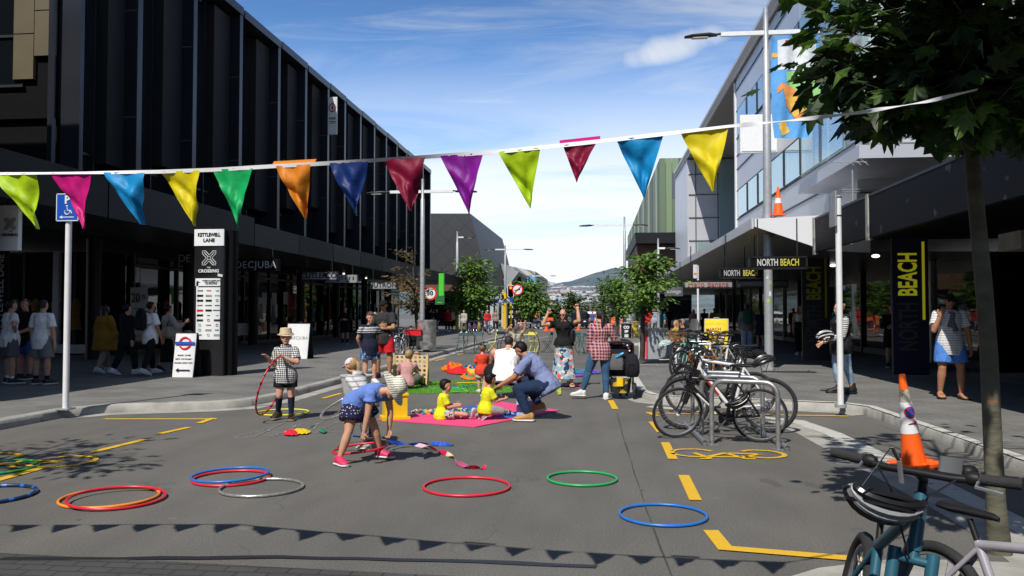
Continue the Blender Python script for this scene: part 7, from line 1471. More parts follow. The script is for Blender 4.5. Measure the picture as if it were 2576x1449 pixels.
    # fingers: unequal, bent chains rooted in the palm
    if detail>=1:
        fm=MB()
        for S in 'RL':
            sh,el,wr,hdn,*_=J[S]; pn,ax=handframe(S,hdn); cu=pose.get('curl'+S,pose.get('curl',.45))
            for i,(off,ln) in enumerate(((.017,.040),(.006,.045),(-.006,.042),(-.017,.033))):
                q=wr+hdn*.052*s+ax*off*k; d=(hdn+ax*off*4).normalized(); pts=[q-d*.012*s,q]; a=0
                for seg in (.44,.31,.25):
                    a+=cu*(.7 if seg==.44 else 1.); dd=(d*math.cos(a)+pn*math.sin(a)); q=q+dd*ln*seg*k*1.15; pts.append(q)
                fm.tube(pts,[.0062*k,.0062*k,.0056*k,.0050*k,.0040*k],6)
            q=wr+hdn*.016*s+ax*.019*k; d1=(hdn*.65+ax*.7+pn*(.25+cu*.2)).normalized(); q2=q+d1*.024*k; d2=(hdn*.85+ax*.2+pn*(.2+cu*.5)).normalized(); q3=q2+d2*.022*k
            fm.tube([q-d1*.01*k,q,q2,q3],[.0075*k,.0080*k,.0066*k,.0048*k],6)
        body['_x']=1; FING[body.name]=fm
    if detail>=1:
        for q in (-1,1):
            e=MB(); e.ell(hq(q*.128,.345,.015),Vector((.050,.03,.028))*hh,hm,10,7); e.ell(hq(q*.128,.368,.012),Vector((.026,.014,.024))*hh,hm,8,6,mi=1); e.build('eye',[EYEW,EYED],P)
            e=MB(); e.tube([hq(q*.06,.378,.085),hq(q*.13,.372,.11),hq(q*.20,.325,.085)],[.014*hh,.018*hh,.010*hh],5); e.build('eyebrow',HAIRM.get(hair[1],HAIRM['dark']) if hair else HAIRM['dark'],P)
        e=MB(); e.tube([hq(-.09,.362,-.245),hq(0,.392,-.235),hq(.09,.362,-.245)],[.010*hh,.018*hh,.010*hh],6); e.build('mouth',LIP,P)
    # hair
    if hair:
        b=MB(); hk,hcol=hair[0],hair[1]; nr=18
        def cap(zc=.08,rx=.365,ry=.425,rz_=.445,dy=-.065):
            # shell of hair leaving the face free
            c0=(0,dy,zc); n,kk=26,16; rs=[]
            for j in range(kk+1):
                t_=math.pi*j/kk; ring=[]
                for i in range(n):
                    a=2*math.pi*i/n; x=rx*math.sin(t_)*math.cos(a); y=ry*math.sin(t_)*math.sin(a); z_=-rz_*math.cos(t_)
                    fr=math.sin(a)*math.sin(t_)
                    if fr>.15 and z_+zc<.20: q_=min(1,(fr-.15)/.2)*min(1,(.20-(z_+zc))/.08); x*=1-.45*q_; y*=1-.45*q_
                    elif z_+zc<-.30 and hk!='bob': 
                        q_=min(1,(-.30-(z_+zc))/.1); x*=1-.35*q_; y*=1-.3*q_
                    w_=1+.05*noise.noise(Vector((x*16,y*9,z_*16+H)))+.02*noise.noise(Vector((x*40,y*20,z_*40)))
                    ring.append(hq(c0[0]+x*w_,c0[1]+y*w_,c0[2]+z_*w_))
                rs.append(ring)
            b.rings(rs)
        if hk!='hat': cap(rx=.372 if hk=='thick' else .358,rz_=.43 if hk=='thick' else .405)
        else: cap(.05,.355,.42,.36)
        if hk in ('thick',): b.ell(hq(0,.24,.33),Vector((.24,.14,.10))*hh,hm,12,8)
        if hk=='short' : b.ell(hq(0,.22,.34),Vector((.22,.13,.075))*hh,hm,12,8)
        if hk in ('long','hatlong'):
            sd=nv(pose.get('hang',(0,0,-1))); st0=hq(0,-.25,-.05); b.sec([(hq(0,-.20,.1),.34*hh,.22*hh,hxx,face),(st0+sd*.25*hh-face*.06*hh,.36*hh,.20*hh,hxx,face),(st0+sd*.8*hh-face*.08*hh,.36*hh,.15*hh,hxx,face),(st0+sd*1.25*hh-face*.02*hh,.26*hh,.09*hh,hxx,face),(st0+sd*1.45*hh,.1*hh,.04*hh,hxx,face)],16)
            for q in (-1,1): b.tube([hq(q*.32,.05,.05),hq(q*.36,.02,-.35),hq(q*.36,.02,-.35)+sd*.6*hh],[.07*hh,.08*hh,.03*hh],8)
        if hk in ('pony','hatpony'):
            sd=nv(pose.get('hang',(0,-.25,-1))); a_=hq(0,-.42,.12); b.tube([hq(0,-.34,.12),a_,a_+nv(sd-face*.9)*.22*hh,a_+sd*.55*hh-face*.12*hh,a_+sd*1.05*hh-face*.08*hh,a_+sd*1.25*hh],[.08*hh,.09*hh,.13*hh,.14*hh,.09*hh,.02*hh],12)
            if hk=='hatpony':
                for q in (-1,1): b.tube([hq(q*.30,.18,.12),hq(q*.35,.12,-.20),hq(q*.30,-.1,-.4)],[.06*hh,.075*hh,.05*hh],8)
        if hk=='bun': b.ell(hq(0,-.42,.22),Vector((.16,.16,.16))*hh,hm,12,8)
        b.build('hair',HAIRM[hcol],P,ang=80)
    # clothes
    def sec_t(z0,z1,e_,flare=0.,top_=False):     # torso sections from pelvis offset z0 to neck fraction
        L_=[]
        stn=[(-.10*s,.080,.066),(-.045*s,.090,.070),(0,.092*(1+.06*fem),.072),(T*.15,.090*(1+.08*fem),.070),(T*.36,.076*(1-.10*fem+belly*.6),.060*(1+belly)),(T*.52,.084*(1+belly*.3),.068*(1+belly*.6)),(T*.72,.096,.072+.012*fem),(T*.90,.084,.058),(T*.985,.050,.046)]
        def pt(h):
            if h<=T*.36: return pel+up*h,hx,fwd
            return waist+ch*(h-T*.36),sx_,cf
        def rr_(h):
            for (a,ra,rb),(c,rc,rd) in zip(stn[:-1],stn[1:]):
                if a<=h<=c: f=(h-a)/(c-a); return ra+(rc-ra)*f,rb+(rd-rb)*f
            return (stn[0][1],stn[0][2]) if h<stn[0][0] else (stn[-1][1],stn[-1][2])
        hs=sorted([z0]+[q[0] for q in stn if z0<q[0]<z1]+[z1])
        for h in hs:
            c,xa,ya=pt(h); a,b_=rr_(h); e=e_+(.024*max(0,min(1,(T*.36-h)/(T*.36))) if top_ else 0); ff=1+flare*max(0,(T*.4-h)/(T*.5)); L_.append((c,(a*k*bw+e+(.25*(e-e_)))*ff,(b_*k*bw+e+(.4*(e-e_)))*ff,xa,ya))
        return L_
    def sleeve(b,S,frac,e,fl=1.15):
        sh,el,wr,*_=J[S]; r0=.036*k*bw+e*.55; b.ell(sh-ch*.004*s,(r0,)*3,n=14,k=9)
        if frac<=1: q=sh.lerp(el,frac); b.tube([sh,sh.lerp(q,.5),q],[r0,r0*1.02,(.030*k*bw+e)*fl],14)
        else:
            b.tube([sh,sh.lerp(el,.5),el],[r0,.034*k*bw+e,.026*k*bw+e],14); b.ell(el,(.0265*k*bw+e,)*3,n=12,k=8); q=el.lerp(wr,frac-1); b.tube([el,el.lerp(q,.5),q],[.0265*k*bw+e,.0265*k*bw+e,(.019*k*bw+e)],14)
    def legtube(b,S,frac,e,fl=1.,taper=True):
        sh,el,wr,hdn,hp,kn,ak,ft=J[S]; r0=.060*k*bw+min(e,.009); b.ell(hp,(r0*1.02,)*3,n=14,k=9)
        if frac<=1: q=hp.lerp(kn,frac); b.tube([hp,hp.lerp(q,.5),q],[r0,(.056*k*bw+e)*(1+fl)/2,(.05*k*bw+e)*fl],16)
        else:
            b.tube([hp,hp.lerp(kn,.5),kn],[r0,.054*k*bw+e,.037*k*bw+e*fl],16); b.ell(kn,(.037*k*bw+e*fl,)*3,n=12,k=8); q=kn.lerp(ak,frac-1); b.tube([kn,kn.lerp(q,.35),q],[.037*k*bw+e*fl,.037*k*bw+e*fl,(.022*k*bw+e)*fl],16)
    e0=.010*s/1.6+.004
    for it in fit:
        nm,mt=it[0],it[1]; o=it[2] if len(it)>2 else {}
        e=o.get('e',e0)
        if nm in ('shirt','jacket','vest','singlet','coat','dress','crop_top'):
            b=MB(); b.sec(sec_t(-o.get('hem',.06)*s,T*(o.get('top',.985)),e,o.get('flare',0),True),22)
            if o.get('sleeve',.62)>0:
                for S in 'RL': sleeve(b,S,o.get('sleeve',.62),e,o.get('fl',1.2))
            elif nm!='crop_top':
                for S in 'RL': b.tube([J[S][0].lerp(nb,.15)-ch*.02*s,nb-ch*.02*s],[.034*k*bw,.03*k*bw],10)
            if fem: 
                for q in (-1,1): b.ell(waist+ch*T*.40+sx_*q*.040*s+cf*.058*s,(.043*s*fem+e*.6,)*3,n=10,k=7)
            if nm=='coat': 
                for S in 'RL': legtube(b,S,.75,e*1.4,1.15)
            ob=b.build(nm,mt,P); PEND.append((ob,vx,2,o.get('wr',.006)))
            if o.get('collar'): 
                c=MB(); c.tube([nb+ (sx_*math.cos(a)+cf*math.sin(a))*.048*k+ch*.006*s for a in [6.283*i/16 for i in range(16)]],.011*k,6,closed=True,flat=1.4); c.build('collar',o['collar'] if not o['collar'] is True else mt,ob)
            if o.get('hood'):
                c=MB(); c.ell(nb-cf*.05*s-ch*.02*s,Vector((.075,.045,.045))*s,Matrix((sx_,cf,ch)).transposed(),12,8); c.build('hood',mt,ob)
        elif nm in ('shorts','trousers','leggings','jeans'):
            fr=o.get('len',.7 if nm=='shorts' else 1.95); b=MB(); b.sec(sec_t(-.05*s,T*o.get('waist',.22),min(e,.008)),20)
            for S in 'RL': legtube(b,S,fr,e,o.get('fl',1.18 if nm=='shorts' else 1.))
            ob=b.build(nm,mt,P); PEND.append((ob,vx,2,o.get('wr',.006)))
        elif nm=='skirt':
            b=MB(); ln=o['len']*Lg; wd=o.get('wd',.2)*s; dn=Vector((0,0,-1)); L_=sec_t(-.03*s,T*.34,e)[::-1]
            q=[(c,a,b_,xa,ya) for c,a,b_,xa,ya in L_]
            for f in (.15,.4,.7,1.): q.append((pel+dn*(ln*f),(.1*k*bw)+(wd-.1*k*bw)*f,(.085*k)+(wd*.75-.085*k)*f,hx,fwd))
            rs=[]; N=40
            for j,(c,a,b_,xa,ya) in enumerate(q):
                f=j/len(q); rs.append([Vector(c)+Vector(xa)*a*math.cos(t_)*(1+.10*f*f*math.sin(t_*7+f))+Vector(ya)*b_*math.sin(t_)*(1+.10*f*f*math.sin(t_*7+f)) for t_ in [6.283*i/N for i in range(N)]])
            b.rings(rs); b.build('skirt',mt,P,ang=70)
        elif nm=='socks':
            for S in 'RL':
                sh,el,wr,hdn,hp,kn,ak,ft=J[S]; b=MB(); h=o.get('h',.3); q=ak.lerp(kn,h); b.tube([q,ak.lerp(kn,h*.5),ak,ak-(kn-ak).normalized()*an*.5],[(.021+.017*min(1,h*1.6))*k*bw+.002,(.021+.010*min(1,h*1.6))*k*bw+.002,.0225*k*bw+.002,.024*k],14); b.build('sock',mt,P)
        elif nm in ('shoes','boots','sandals'):
            for S in 'RL':
                sh,el,wr,hdn,hp,kn,ak,ft=J[S]; fl=.152*s; fu=nv(Vector((0,0,1))-ft*ft.z) if abs(ft.z)<.95 else nv(kn-ak); fx=ft.cross(fu).normalized(); so=ak-fu*an; sole=o.get('sole',offwhite)
                if nm=='sandals':
                    b=MB(); b.sec([(so-ft*fl*.28,.012*k,.007*k,fx,fu),(so-ft*fl*.2,.030*k,.008*k,fx,fu),(so+ft*fl*.4,.038*k,.008*k,fx,fu),(so+ft*fl*.70,.036*k,.007*k,fx,fu),(so+ft*fl*.82,.016*k,.006*k,fx,fu)],12); w_=b.build('sandal',mt,P)
                    b=MB(); 
                    for q0 in (.38,.52) if o.get('straps',2)==2 else (.42,): b.tube([so+ft*fl*q0-fx*.038*k,so+ft*fl*(q0+.02)+fu*.034*s-fx*.012*k,so+ft*fl*(q0+.02)+fu*.034*s+fx*.012*k,so+ft*fl*q0+fx*.038*k],.007*k,6,flat=.5)
                    if o.get('straps',2)==2: b.tube([so-fx*.03*k,so+fu*.05*s-fx*.02*k+ft*fl*.08,so+fu*.05*s+fx*.02*k+ft*fl*.08,so+fx*.03*k],.006*k,6)
                    b.build('strap',mt,w_); continue
                b=MB(); hi=.055*s if nm=='shoes' else .10*s
                b.sec([(so-ft*fl*.30+fu*.026*s,.012*k,.022*k,fx,fu),(so-ft*fl*.24+fu*.032*s,.029*k,.034*k,fx,fu),(so+ft*fl*.02+fu*.038*s,.033*k,.040*k,fx,fu),(so+ft*fl*.26+fu*.030*s,.035*k,.033*k,fx,fu),(so+ft*fl*.52+fu*.021*s,.039*k,.023*k,fx,fu),(so+ft*fl*.76+fu*.017*s,.034*k,.018*k,fx,fu),(so+ft*fl*.88+fu*.015*s,.016*k,.012*k,fx,fu)],14)
                b.tube([so+fu*.03*s-ft*.004,so+fu*(hi+.008)-ft*.004*s],[.034*k,.031*k],14); w_=b.build(nm[:-1],mt,P)
                b=MB(); 
                for zz in (0,): b.sec([(so-ft*fl*.315+fu*.004*s,.018*k,.010*k,fx,fu),(so-ft*fl*.25+fu*.004*s,.034*k,.012*k,fx,fu),(so+ft*fl*.2+fu*.004*s,.036*k,.012*k,fx,fu),(so+ft*fl*.55+fu*.004*s,.042*k,.012*k,fx,fu),(so+ft*fl*.80+fu*.005*s,.036*k,.011*k,fx,fu),(so+ft*fl*.92+fu*.006*s,.016*k,.009*k,fx,fu)],14,e=.8)
                b.build('sole',sole,w_)
                if nm=='shoes' and detail>=2:
                    b=MB()
                    for q0 in (.14,.24,.34,.44): hgt=.066-.055*q0; b.tube([so+ft*fl*q0-fx*.018*k+fu*(hgt-.004)*s,so+ft*fl*(q0+.04)+fu*(hgt+.004)*s,so+ft*fl*q0+fx*.018*k+fu*(hgt-.004)*s],.0035*k,5)
                    b.build('lace',o.get('lace',white),w_)
        elif nm=='cap':
            b=MB(); rs=[]; 
            for j in range(9):
                t_=.5*math.pi*j/8; rs.append([hq(.375*math.cos(t_)*math.cos(a),-.03+.43*math.cos(t_)*math.sin(a),.13+.36*math.sin(t_)) for a in [6.283*i/24 for i in range(24)]])
            b.rings(rs); ob=b.build('cap',mt,P,ang=60); b=MB(); bd=-1 if o.get('back') else 1; up_=.02
            rs=[]
            for i in range(13):
                a=math.pi*(.12+.76*i/12); r1=(.365,.42); q1=hq(r1[0]*math.cos(a),bd*r1[1]*math.sin(a)-.03,.14); q2=hq(.36*math.cos(a),bd*(.42+.36*math.sin(math.pi*i/12)**.6)*max(.3,math.sin(a))-.03,.08+o.get('tilt',0)); rs.append([q1,q2,q2+hd*.02*hh,q1+hd*.03*hh])
            b.rings(rs); b.build('brim',o.get('brim',mt),ob,ang=60)
        elif nm in ('straw_hat','sun_hat'):
            b=MB(); fed=nm=='straw_hat'; prof=[(.53,.12),(.52,.15),(.40,.16),(.385,.20),(.36,.46),(.33,.56),(.22,.57),(.001,.50)] if fed else [(.66,-.24),(.56,-.02),(.43,.14),(.40,.20),(.385,.42),(.30,.53),(.001,.56)]
            if o.get('big'): prof=[(.84,-.06),(.64,.05),(.46,.13),(.41,.19),(.395,.40),(.31,.52),(.001,.56)]
            rs=[]
            for r_,z_ in prof: rs.append([hq(r_*math.cos(a),-.02+r_*1.08*math.sin(a)+(.03*math.sin(3*a) if r_>.5 else 0),z_+(.03*math.sin(2*a+1) if r_>.5 else 0)) for a in [6.283*i/32 for i in range(32)]])
            if o.get('tail'): pass
            b.rings(rs,caps=False); 
            ir=[]
            for r_,z_ in prof: ir.append([hq(r_*.975*math.cos(a),-.02+r_*1.05*math.sin(a)+(.03*math.sin(3*a) if r_>.5 else 0),z_-.02+(.03*math.sin(2*a+1) if r_>.5 else 0)) for a in [6.283*i/32 for i in range(32)]])
            b.rings(ir,caps=False); ob=b.build('hat',mt,P,ang=60)
            if fed: c=MB(); c.tube([hq(.392*math.cos(a),-.02+.42*math.sin(a),.215) for a in [6.283*i/24 for i in range(24)]],.035*hh,6,closed=True); c.build('hat_band',o.get('band',mt),ob)
        elif nm=='sunglasses':
            b=MB(); 
            for q in (-1,1): b.ell(hq(q*.14,.385,.01),Vector((.105,.03,.075))*hh,hm,12,8); b.tube([hq(q*.24,.33,.03),hq(q*.345,.0,.0)],.012*hh,5)
            b.tube([hq(-.05,.40,.03),hq(.05,.40,.03)],.015*hh,5); b.build('sunglasses',mt,P)
        elif nm=='backpack':
            b=MB(); c0=waist+ch*T*.32-cf*(.075*k*bw+.06*s); b.sec([(c0-ch*.14*s,.06*s,.035*s,sx_,cf),(c0-ch*.11*s,.085*s,.055*s,sx_,cf),(c0+ch*.03*s,.085*s,.06*s,sx_,cf),(c0+ch*.12*s,.07*s,.045*s,sx_,cf),(c0+ch*.15*s,.035*s,.02*s,sx_,cf)],20,e=.75); b.sec([(c0-ch*.11*s-cf*.05*s,.055*s,.02*s,sx_,cf),(c0-ch*.01*s-cf*.055*s,.06*s,.025*s,sx_,cf),(c0+ch*.02*s-cf*.05*s,.05*s,.01*s,sx_,cf)],14,e=.7); ob=b.build('backpack',mt,P)
            b=MB()
            for q in (-1,1): b.tube([c0+sx_*q*.05*s+ch*.13*s,nb+sx_*q*.062*s+ch*(-.02*s)+cf*.0*s,nb+sx_*q*.068*s-ch*.06*s+cf*.082*s,waist+ch*T*.25+sx_*q*.075*s+cf*.06*s,c0+sx_*q*.08*s-ch*.09*s],.011*s,6,flat=.5)
            b.build('strap',mt,ob)
        elif nm=='bag':
            q0=J['R' if o.get('side',1)>0 else 'L']; c0=pel+hx*o.get('side',1)*.13*s+up*o.get('z',.03)*s+fwd*o.get('f',0)*s; b=MB(); w_=o.get('w',.07)*s; b.sec([(c0-up*.08*s,w_,.028*s,fwd,hx),(c0,w_*1.08,.035*s,fwd,hx),(c0+up*.07*s,w_*.9,.022*s,fwd,hx)],18,e=.6); ob=b.build('bag',mt,P); b=MB(); sh_o=q0[0] if not o.get('cross') else J['L' if o.get('side',1)>0 else 'R'][0]
            b.tube([c0+up*.06*s+fwd*w_*.7,(c0+sh_o)/2+cf*(.09*s if o.get('cross') else .03*s),sh_o+ch*.038*s,(c0+sh_o)/2-cf*.07*s,c0+up*.06*s-fwd*w_*.7],.006*s,6); b.build('strap',o.get('strap',mt),ob)
        elif nm=='wristband':
            S=o.get('side','R'); wr=J[S][2]; el=J[S][1]; d=(wr-el).normalized(); MB().tube([wr-d*.012*s,wr+d*.002*s],.0185*k,12).build('wristband',mt,P)
        elif nm=='necktie_cloth':
            b=MB(); b.tube([nb-ch*.01*s+sx_*.06*s,nb-ch*.03*s+cf*.075*s,nb-ch*.10*s+cf*.095*s+sx_*.01*s,nb-ch*.2*s+cf*.098*s-sx_*.02*s],[.02*s,.026*s,.022*s,.03*s],8,flat=.6); b.tube([nb-ch*.01*s-sx_*.06*s,nb-ch*.04*s+cf*.077*s,nb-ch*.16*s+cf*.098*s+sx_*.03*s],[.02*s,.024*s,.03*s],8,flat=.6); b.build('scarf',mt,P)
    P['_rest']=0
    PEOPLE.append((P,anchor,J,pel,s,loc,z,pose.get('seatz')))
    return P,J,hq
PEOPLE=[];FING={}
def fuse():
    """turn every pending body or garment into one continuous remeshed surface"""
    for o,vx,it,wr in PEND:
        m=o.modifiers.new('fuse','REMESH'); m.mode='VOXEL'; m.voxel_size=vx; m.use_smooth_shade=True
        m2=o.modifiers.new('soft','SMOOTH'); m2.factor=.5; m2.iterations=3 if it==2 else 4
    bpy.context.view_layer.update(); dg=bpy.context.evaluated_depsgraph_get(); dg.update()
    for o,vx,it,wr in PEND:
        me=bpy.data.meshes.new_from_object(o.evaluated_get(dg)); o.modifiers.clear(); me.materials.clear()
        for m in o.data.materials: me.materials.append(m)
        n=len(me.vertices)
        if wr and n<60000:
            sd=hash_(o); nrm=[v.normal.copy() for v in me.vertices]
            for v,nn in zip(me.vertices,nrm):
                c=v.co; a=noise.noise(Vector((c.x*10+sd,c.y*10,c.z*4.5+c.x*3)))+.28*noise.noise(Vector((c.x*22,c.y*22+sd,c.z*9))); v.co=c+nn*(wr*(1-abs(a)*2.2))*.9
        if o.name in FING:
            f=FING[o.name]; vs=[tuple(v.co) for v in me.vertices]+[tuple(p) for p in f.v]; fs=[list(q.vertices) for q in me.polygons]+[[i+n for i in q] for q in f.f]
            me2=bpy.data.meshes.new('body'); me2.from_pydata(vs,[],fs); [me2.materials.append(m) for m in me.materials]; me=me2
        me.polygons.foreach_set('use_smooth',[True]*len(me.polygons)); me.update(); me.name=o.name; o.data=me
    # rest every figure on what carries it
    for P,anchor,J,pel,s,loc,z,sz in PEOPLE:
        lo=1e9
        for c in P.children_recursive if hasattr(P,'children_recursive') else KIDS(P):
            if c.type=='MESH' and len(c.data.vertices):
                if c.name.split('.')[0] in ('backpack','bag','hair'): continue
                mz=min(v.co.z for v in c.data.vertices); lo=min(lo,mz)
        if anchor=='feet': a=(J['R'][6]+J['L'][6])/2
        elif anchor=='R': a=J['R'][6]
        elif anchor=='L': a=J['L'][6]
        else: a=Vector(pel)
        off=Matrix.Rotation(P.rotation_euler.z,3,'Z')@Vector((a.x,a.y,0))
        base=P.location.z
        P.location=(P.location.x-off.x,P.location.y-off.y,base-lo+ (sz or 0))
def hash_(o): return (sum(ord(c) for c in o.name)*.37)%50
def standp(a=0.,armR=None,**k):
    d=dict(thR=(.07,.0,-1),thL=(-.07,0,-1),uaR=(.2,0,-1),uaL=(-.2,0,-1),faR=(.02,.25,-1),faL=(-.02,.25,-1)); d.update(k); return d
def walkp(sg=1,st=.35,**k):
    f,bk_=('R','L') if sg>0 else ('L','R'); x=1 if sg>0 else -1
    d={'th'+f:(.03*x,st,-1),'sk'+f:(0,st*.35,-1),'th'+bk_:(-.03*x,-st*.7,-1),'sk'+bk_:(0,-st*1.5,-1),'ft'+bk_:(0,1,-.35),'uaR':(.18,-st*.7*x,-1),'uaL':(-.18,st*.7*x,-1),'faR':(.03,.3-st*.3*x,-1),'faL':(-.03,.3+st*.3*x,-1)}; d.update(k); return d
def col(n,c,**k): return cloth(n,c,**k)
cw=col('cloth_white',(.84,.84,.83)); cbk=col('cloth_black',(.012,.012,.014),var=.3); cnv=col('cloth_navy',(.014,.02,.045)); cgy=col('cloth_grey',(.13,.13,.14)); clg=col('cloth_lightgrey',(.28,.28,.28)); crd=col('cloth_red',(.62,.02,.03)); ctomato=col('cloth_tomato',(.66,.06,.03)); cyl=col('cloth_lime',(.62,.66,.02)); jean=col('denim',(.045,.11,.21),spots=(4,.58,(.10,.19,.30))); jeanl=col('denim_light',(.19,.29,.42),spots=(4,.56,(.32,.42,.52))); jeand=col('denim_dark',(.015,.03,.07),spots=(5,.6,(.03,.06,.13)))
shoew=M('shoe_white',(.70,.70,.68),.5); shoeb=M('shoe_black',(.015,.015,.016),.5); 
def feet(x,y,path=False): return G(x,y,KH if path else 0)
# boy with straw hat and checked shirt
boy,Jb,_=person('boy in a straw hat checked shirt and black shorts holding a red black hoop',feet(716,1056),188,1.36,
 dict(thR=(.10,.10,-1),skR=(.0,-.05,-1),thL=(-.02,.16,-1),skL=(-.10,-.42,-1),ftR=(.25,1,0),ftL=(-.5,.9,-.05),uaR=(.75,.25,-.55),faR=(-.75,.55,.55),pnR=(0,-1,0),curlR=1.1,uaL=(-.35,.30,-.75),faL=(-.05,.75,.45),curlL=.35,head=(.05,.06,1),face=(.25,1,-.12),sh=(1,.12,0)) if False else
 dict(thL=(-.06,.05,-1),skL=(.0,-.05,-1),thR=(.04,.16,-1),skR=(.16,-.42,-1),ftL=(-.25,1,0),ftR=(.3,.9,-.15),uaR=(.16,.05,-1),faR=(.25,.6,.5),pnR=(0,0,-1),curlR=.35,uaL=(-.25,.50,-.72),faL=(.95,.35,.42),pnL=(0,.2,1),curlL=1.2,head=(0,.06,1),face=(-.15,1,-.12)),
 [('shirt',pattern('gingham_bw','gingham',(.72,.72,.70),(.25,.25,.25),(.015,.015,.015),k=1.3),dict(hem=.10,sleeve=.72,collar=True,flare=.04)),('shorts',cbk,dict(len=.62,e=.012)),('socks',cnv,dict(h=.92)),('shoes',M('shoe_brown',(.03,.018,.013),.5),dict(sole=M('sole_tan',(.3,.22,.13),.7),lace=shoeb)),('straw_hat',M('straw',(.62,.50,.32),.8,var=.2,scale=60,bump=.8,bscale=70),{})],kid=.55,hair=('hat','ltbrown'))
boyH=Jb
# bending girl with striped sun hat
SH_=M('sunhat_cloth',(.66,.60,.46),.9,var=.1)
SHS=pattern('sunhat_stripe','stripe',(.80,.76,.64),(.05,.05,.055),.22,k=1.9)
gA=(feet(845,1174)+feet(962,1152))/2
girl,Jg,_=person('bending girl in a striped sun hat blue top and navy spotted shorts',gA,-116,1.32,
 dict(torso=(0,.72,.66),chest=(-.0,.95,.16),head=(-.39,.81,.42),face=(.15,.3,-1),hip=(1,0,0),thR=(.34,.12,-1),skR=(.26,-.22,-1),thL=(-.42,.34,-1),skL=(-.30,.02,-1),ftR=(.3,1,0),ftL=(-.25,1,0),uaR=(.16,-.05,-1),faR=(.04,-.22,-1),uaL=(-.1,.12,-1),faL=(.05,-.05,-1),pnR=(-1,0,0),curl=1.1),
 [('shirt',col('cloth_periwinkle',(.13,.22,.58)),dict(hem=.05,sleeve=.42,e=.012,fl=1.35)),('shorts',pattern('navy_dots','dots',(.016,.016,.06),(.55,.52,.45),k=1.1),dict(len=.60,e=.026,fl=1.35,waist=.42)),('shoes',M('shoe_pink',(.62,.03,.11),.6),dict(sole=offwhite,lace=M('lace_pink',(.6,.05,.15)))),('sun_hat',SHS,dict(big=1))],kid=.55,hair=('hat','ltbrown'),skin=M('skin_kid',(.56,.30,.19),.55,var=.1,scale=11))
# girl with pink cap behind, looking left
girl2,Jg2,_=person('girl in a pale pink cap with a blond ponytail and patterned leggings',feet(930,1130),62,1.13,
 dict(torso=(0,.42,.90),chest=(0,.55,.84),head=(0,.35,.94),face=(-.1,1,-.35),thR=(.16,.10,-1),skR=(.05,-.12,-1),thL=(-.16,-.30,-1),skL=(-.06,-.3,-1),uaL=(-.05,-.70,-.72),faL=(.2,-.95,-.05),pnL=(0,0,-1),curlL=1.1,uaR=(.3,.3,-1),faR=(.0,.6,-.8),curlR=1.1),
 [('shirt',pattern('grey_white_stripe','stripe',(.62,.61,.60),(.30,.30,.33),.3,k=.7),dict(hem=.10,sleeve=1.85,flare=.1,hood=True)),('leggings',pattern('aztec','floral',(.045,.045,.055),(.40,.40,.42),k=3.2),dict(len=1.9,e=.006)),('shoes',M('shoe_sage',(.38,.42,.36),.6),dict(sole=offwhite)),('cap',pattern('tiedye','floral',(.70,.58,.62),(.72,.25,.42),(.55,.62,.72),k=.9),dict(brim=M('cap_pink',(.68,.22,.36),.7)))],kid=.55,hair=('hatpony','blond'))
# boy in navy tee with camo shorts
person('boy in a navy tee with white stripes and blue camouflage shorts looking down',feet(930,966,1),-160+12,1.50,
 dict(thR=(.05,.02,-1),thL=(-.06,.0,-1),uaR=(.3,-.35,-.9),faR=(-.35,-.35,-.8),uaL=(-.3,-.35,-.9),faL=(.35,-.35,-.8),head=(0,.25,1),face=(0,1,-.35)),
 [('shirt',pattern('navy_band','band',(.014,.018,.035),(.55,.55,.55),.30,.42),dict(hem=.12,sleeve=.6)),('shorts',pattern('camo_blue','floral',(.06,.12,.25),(.25,.36,.50),(.012,.02,.05),k=.8),dict(len=.78,e=.016)),('socks',M('sock_pink',(.62,.2,.25),.8),dict(h=.2)),('shoes',shoew,{})],kid=.35,hair=('thick','brown'))
# man with black cap arms crossed
CROSS=dict(uaR=(.22,.35,-.85),faR=(-.95,.30,.16),uaL=(-.22,.35,-.85),faL=(.95,.38,-.06),pnR=(0,-1,0),pnL=(0,-1,0),curl=.4)
person('man in a black cap charcoal tee and red shorts with his arms crossed',feet(965,952,1),176,1.76,
 dict(thR=(.10,0,-1),thL=(-.10,0,-1),head=(0,.08,1),face=(.15,1,-.1),**CROSS),
 [('shirt',col('cloth_charcoal',(.035,.036,.038),spots=(5,.64,(.4,.4,.4))),dict(hem=.10,sleeve=.7,e=.016)),('shorts',crd,dict(len=.86,e=.014)),('shoes',shoeb,dict(sole=shoeb,lace=shoeb)),('cap',cbk,{}),('sunglasses',black,{})],skin=skinB,hair=('hat','dark'),bulk=1.1)
# seated children
SITX=dict(thR=(.75,.75,.12),skR=(-.95,.35,-.12),thL=(-.75,.75,.12),skL=(.95,.30,-.12),ftR=(-.2,1,0),ftL=(.2,1,0))
person('boy in a dusty pink tee sitting with his back to us by the game board',feet(1022,981),10,1.40,
 dict(torso=(.05,.18,1),chest=(.08,.30,.95),head=(.1,.15,1),face=(.25,1,-.15),uaR=(.25,.55,-.8),faR=(-.1,.9,.1),uaL=(-.25,.5,-.85),faL=(0,.8,-.3),thR=(.75,.62,.42),skR=(.10,.75,-.62),thL=(-.8,.7,.1),skL=(.9,.4,-.1),ftR=(.2,1,-.1)),
 [('shirt',col('cloth_dustypink',(.52,.27,.26)),dict(hem=.06,sleeve=.62,e=.016)),('shorts',col('cloth_olive',(.10,.11,.09)),dict(len=.8)),('shoes',shoeb,{})],kid=.5,hair=('short','blond'),anchor='pelvis')
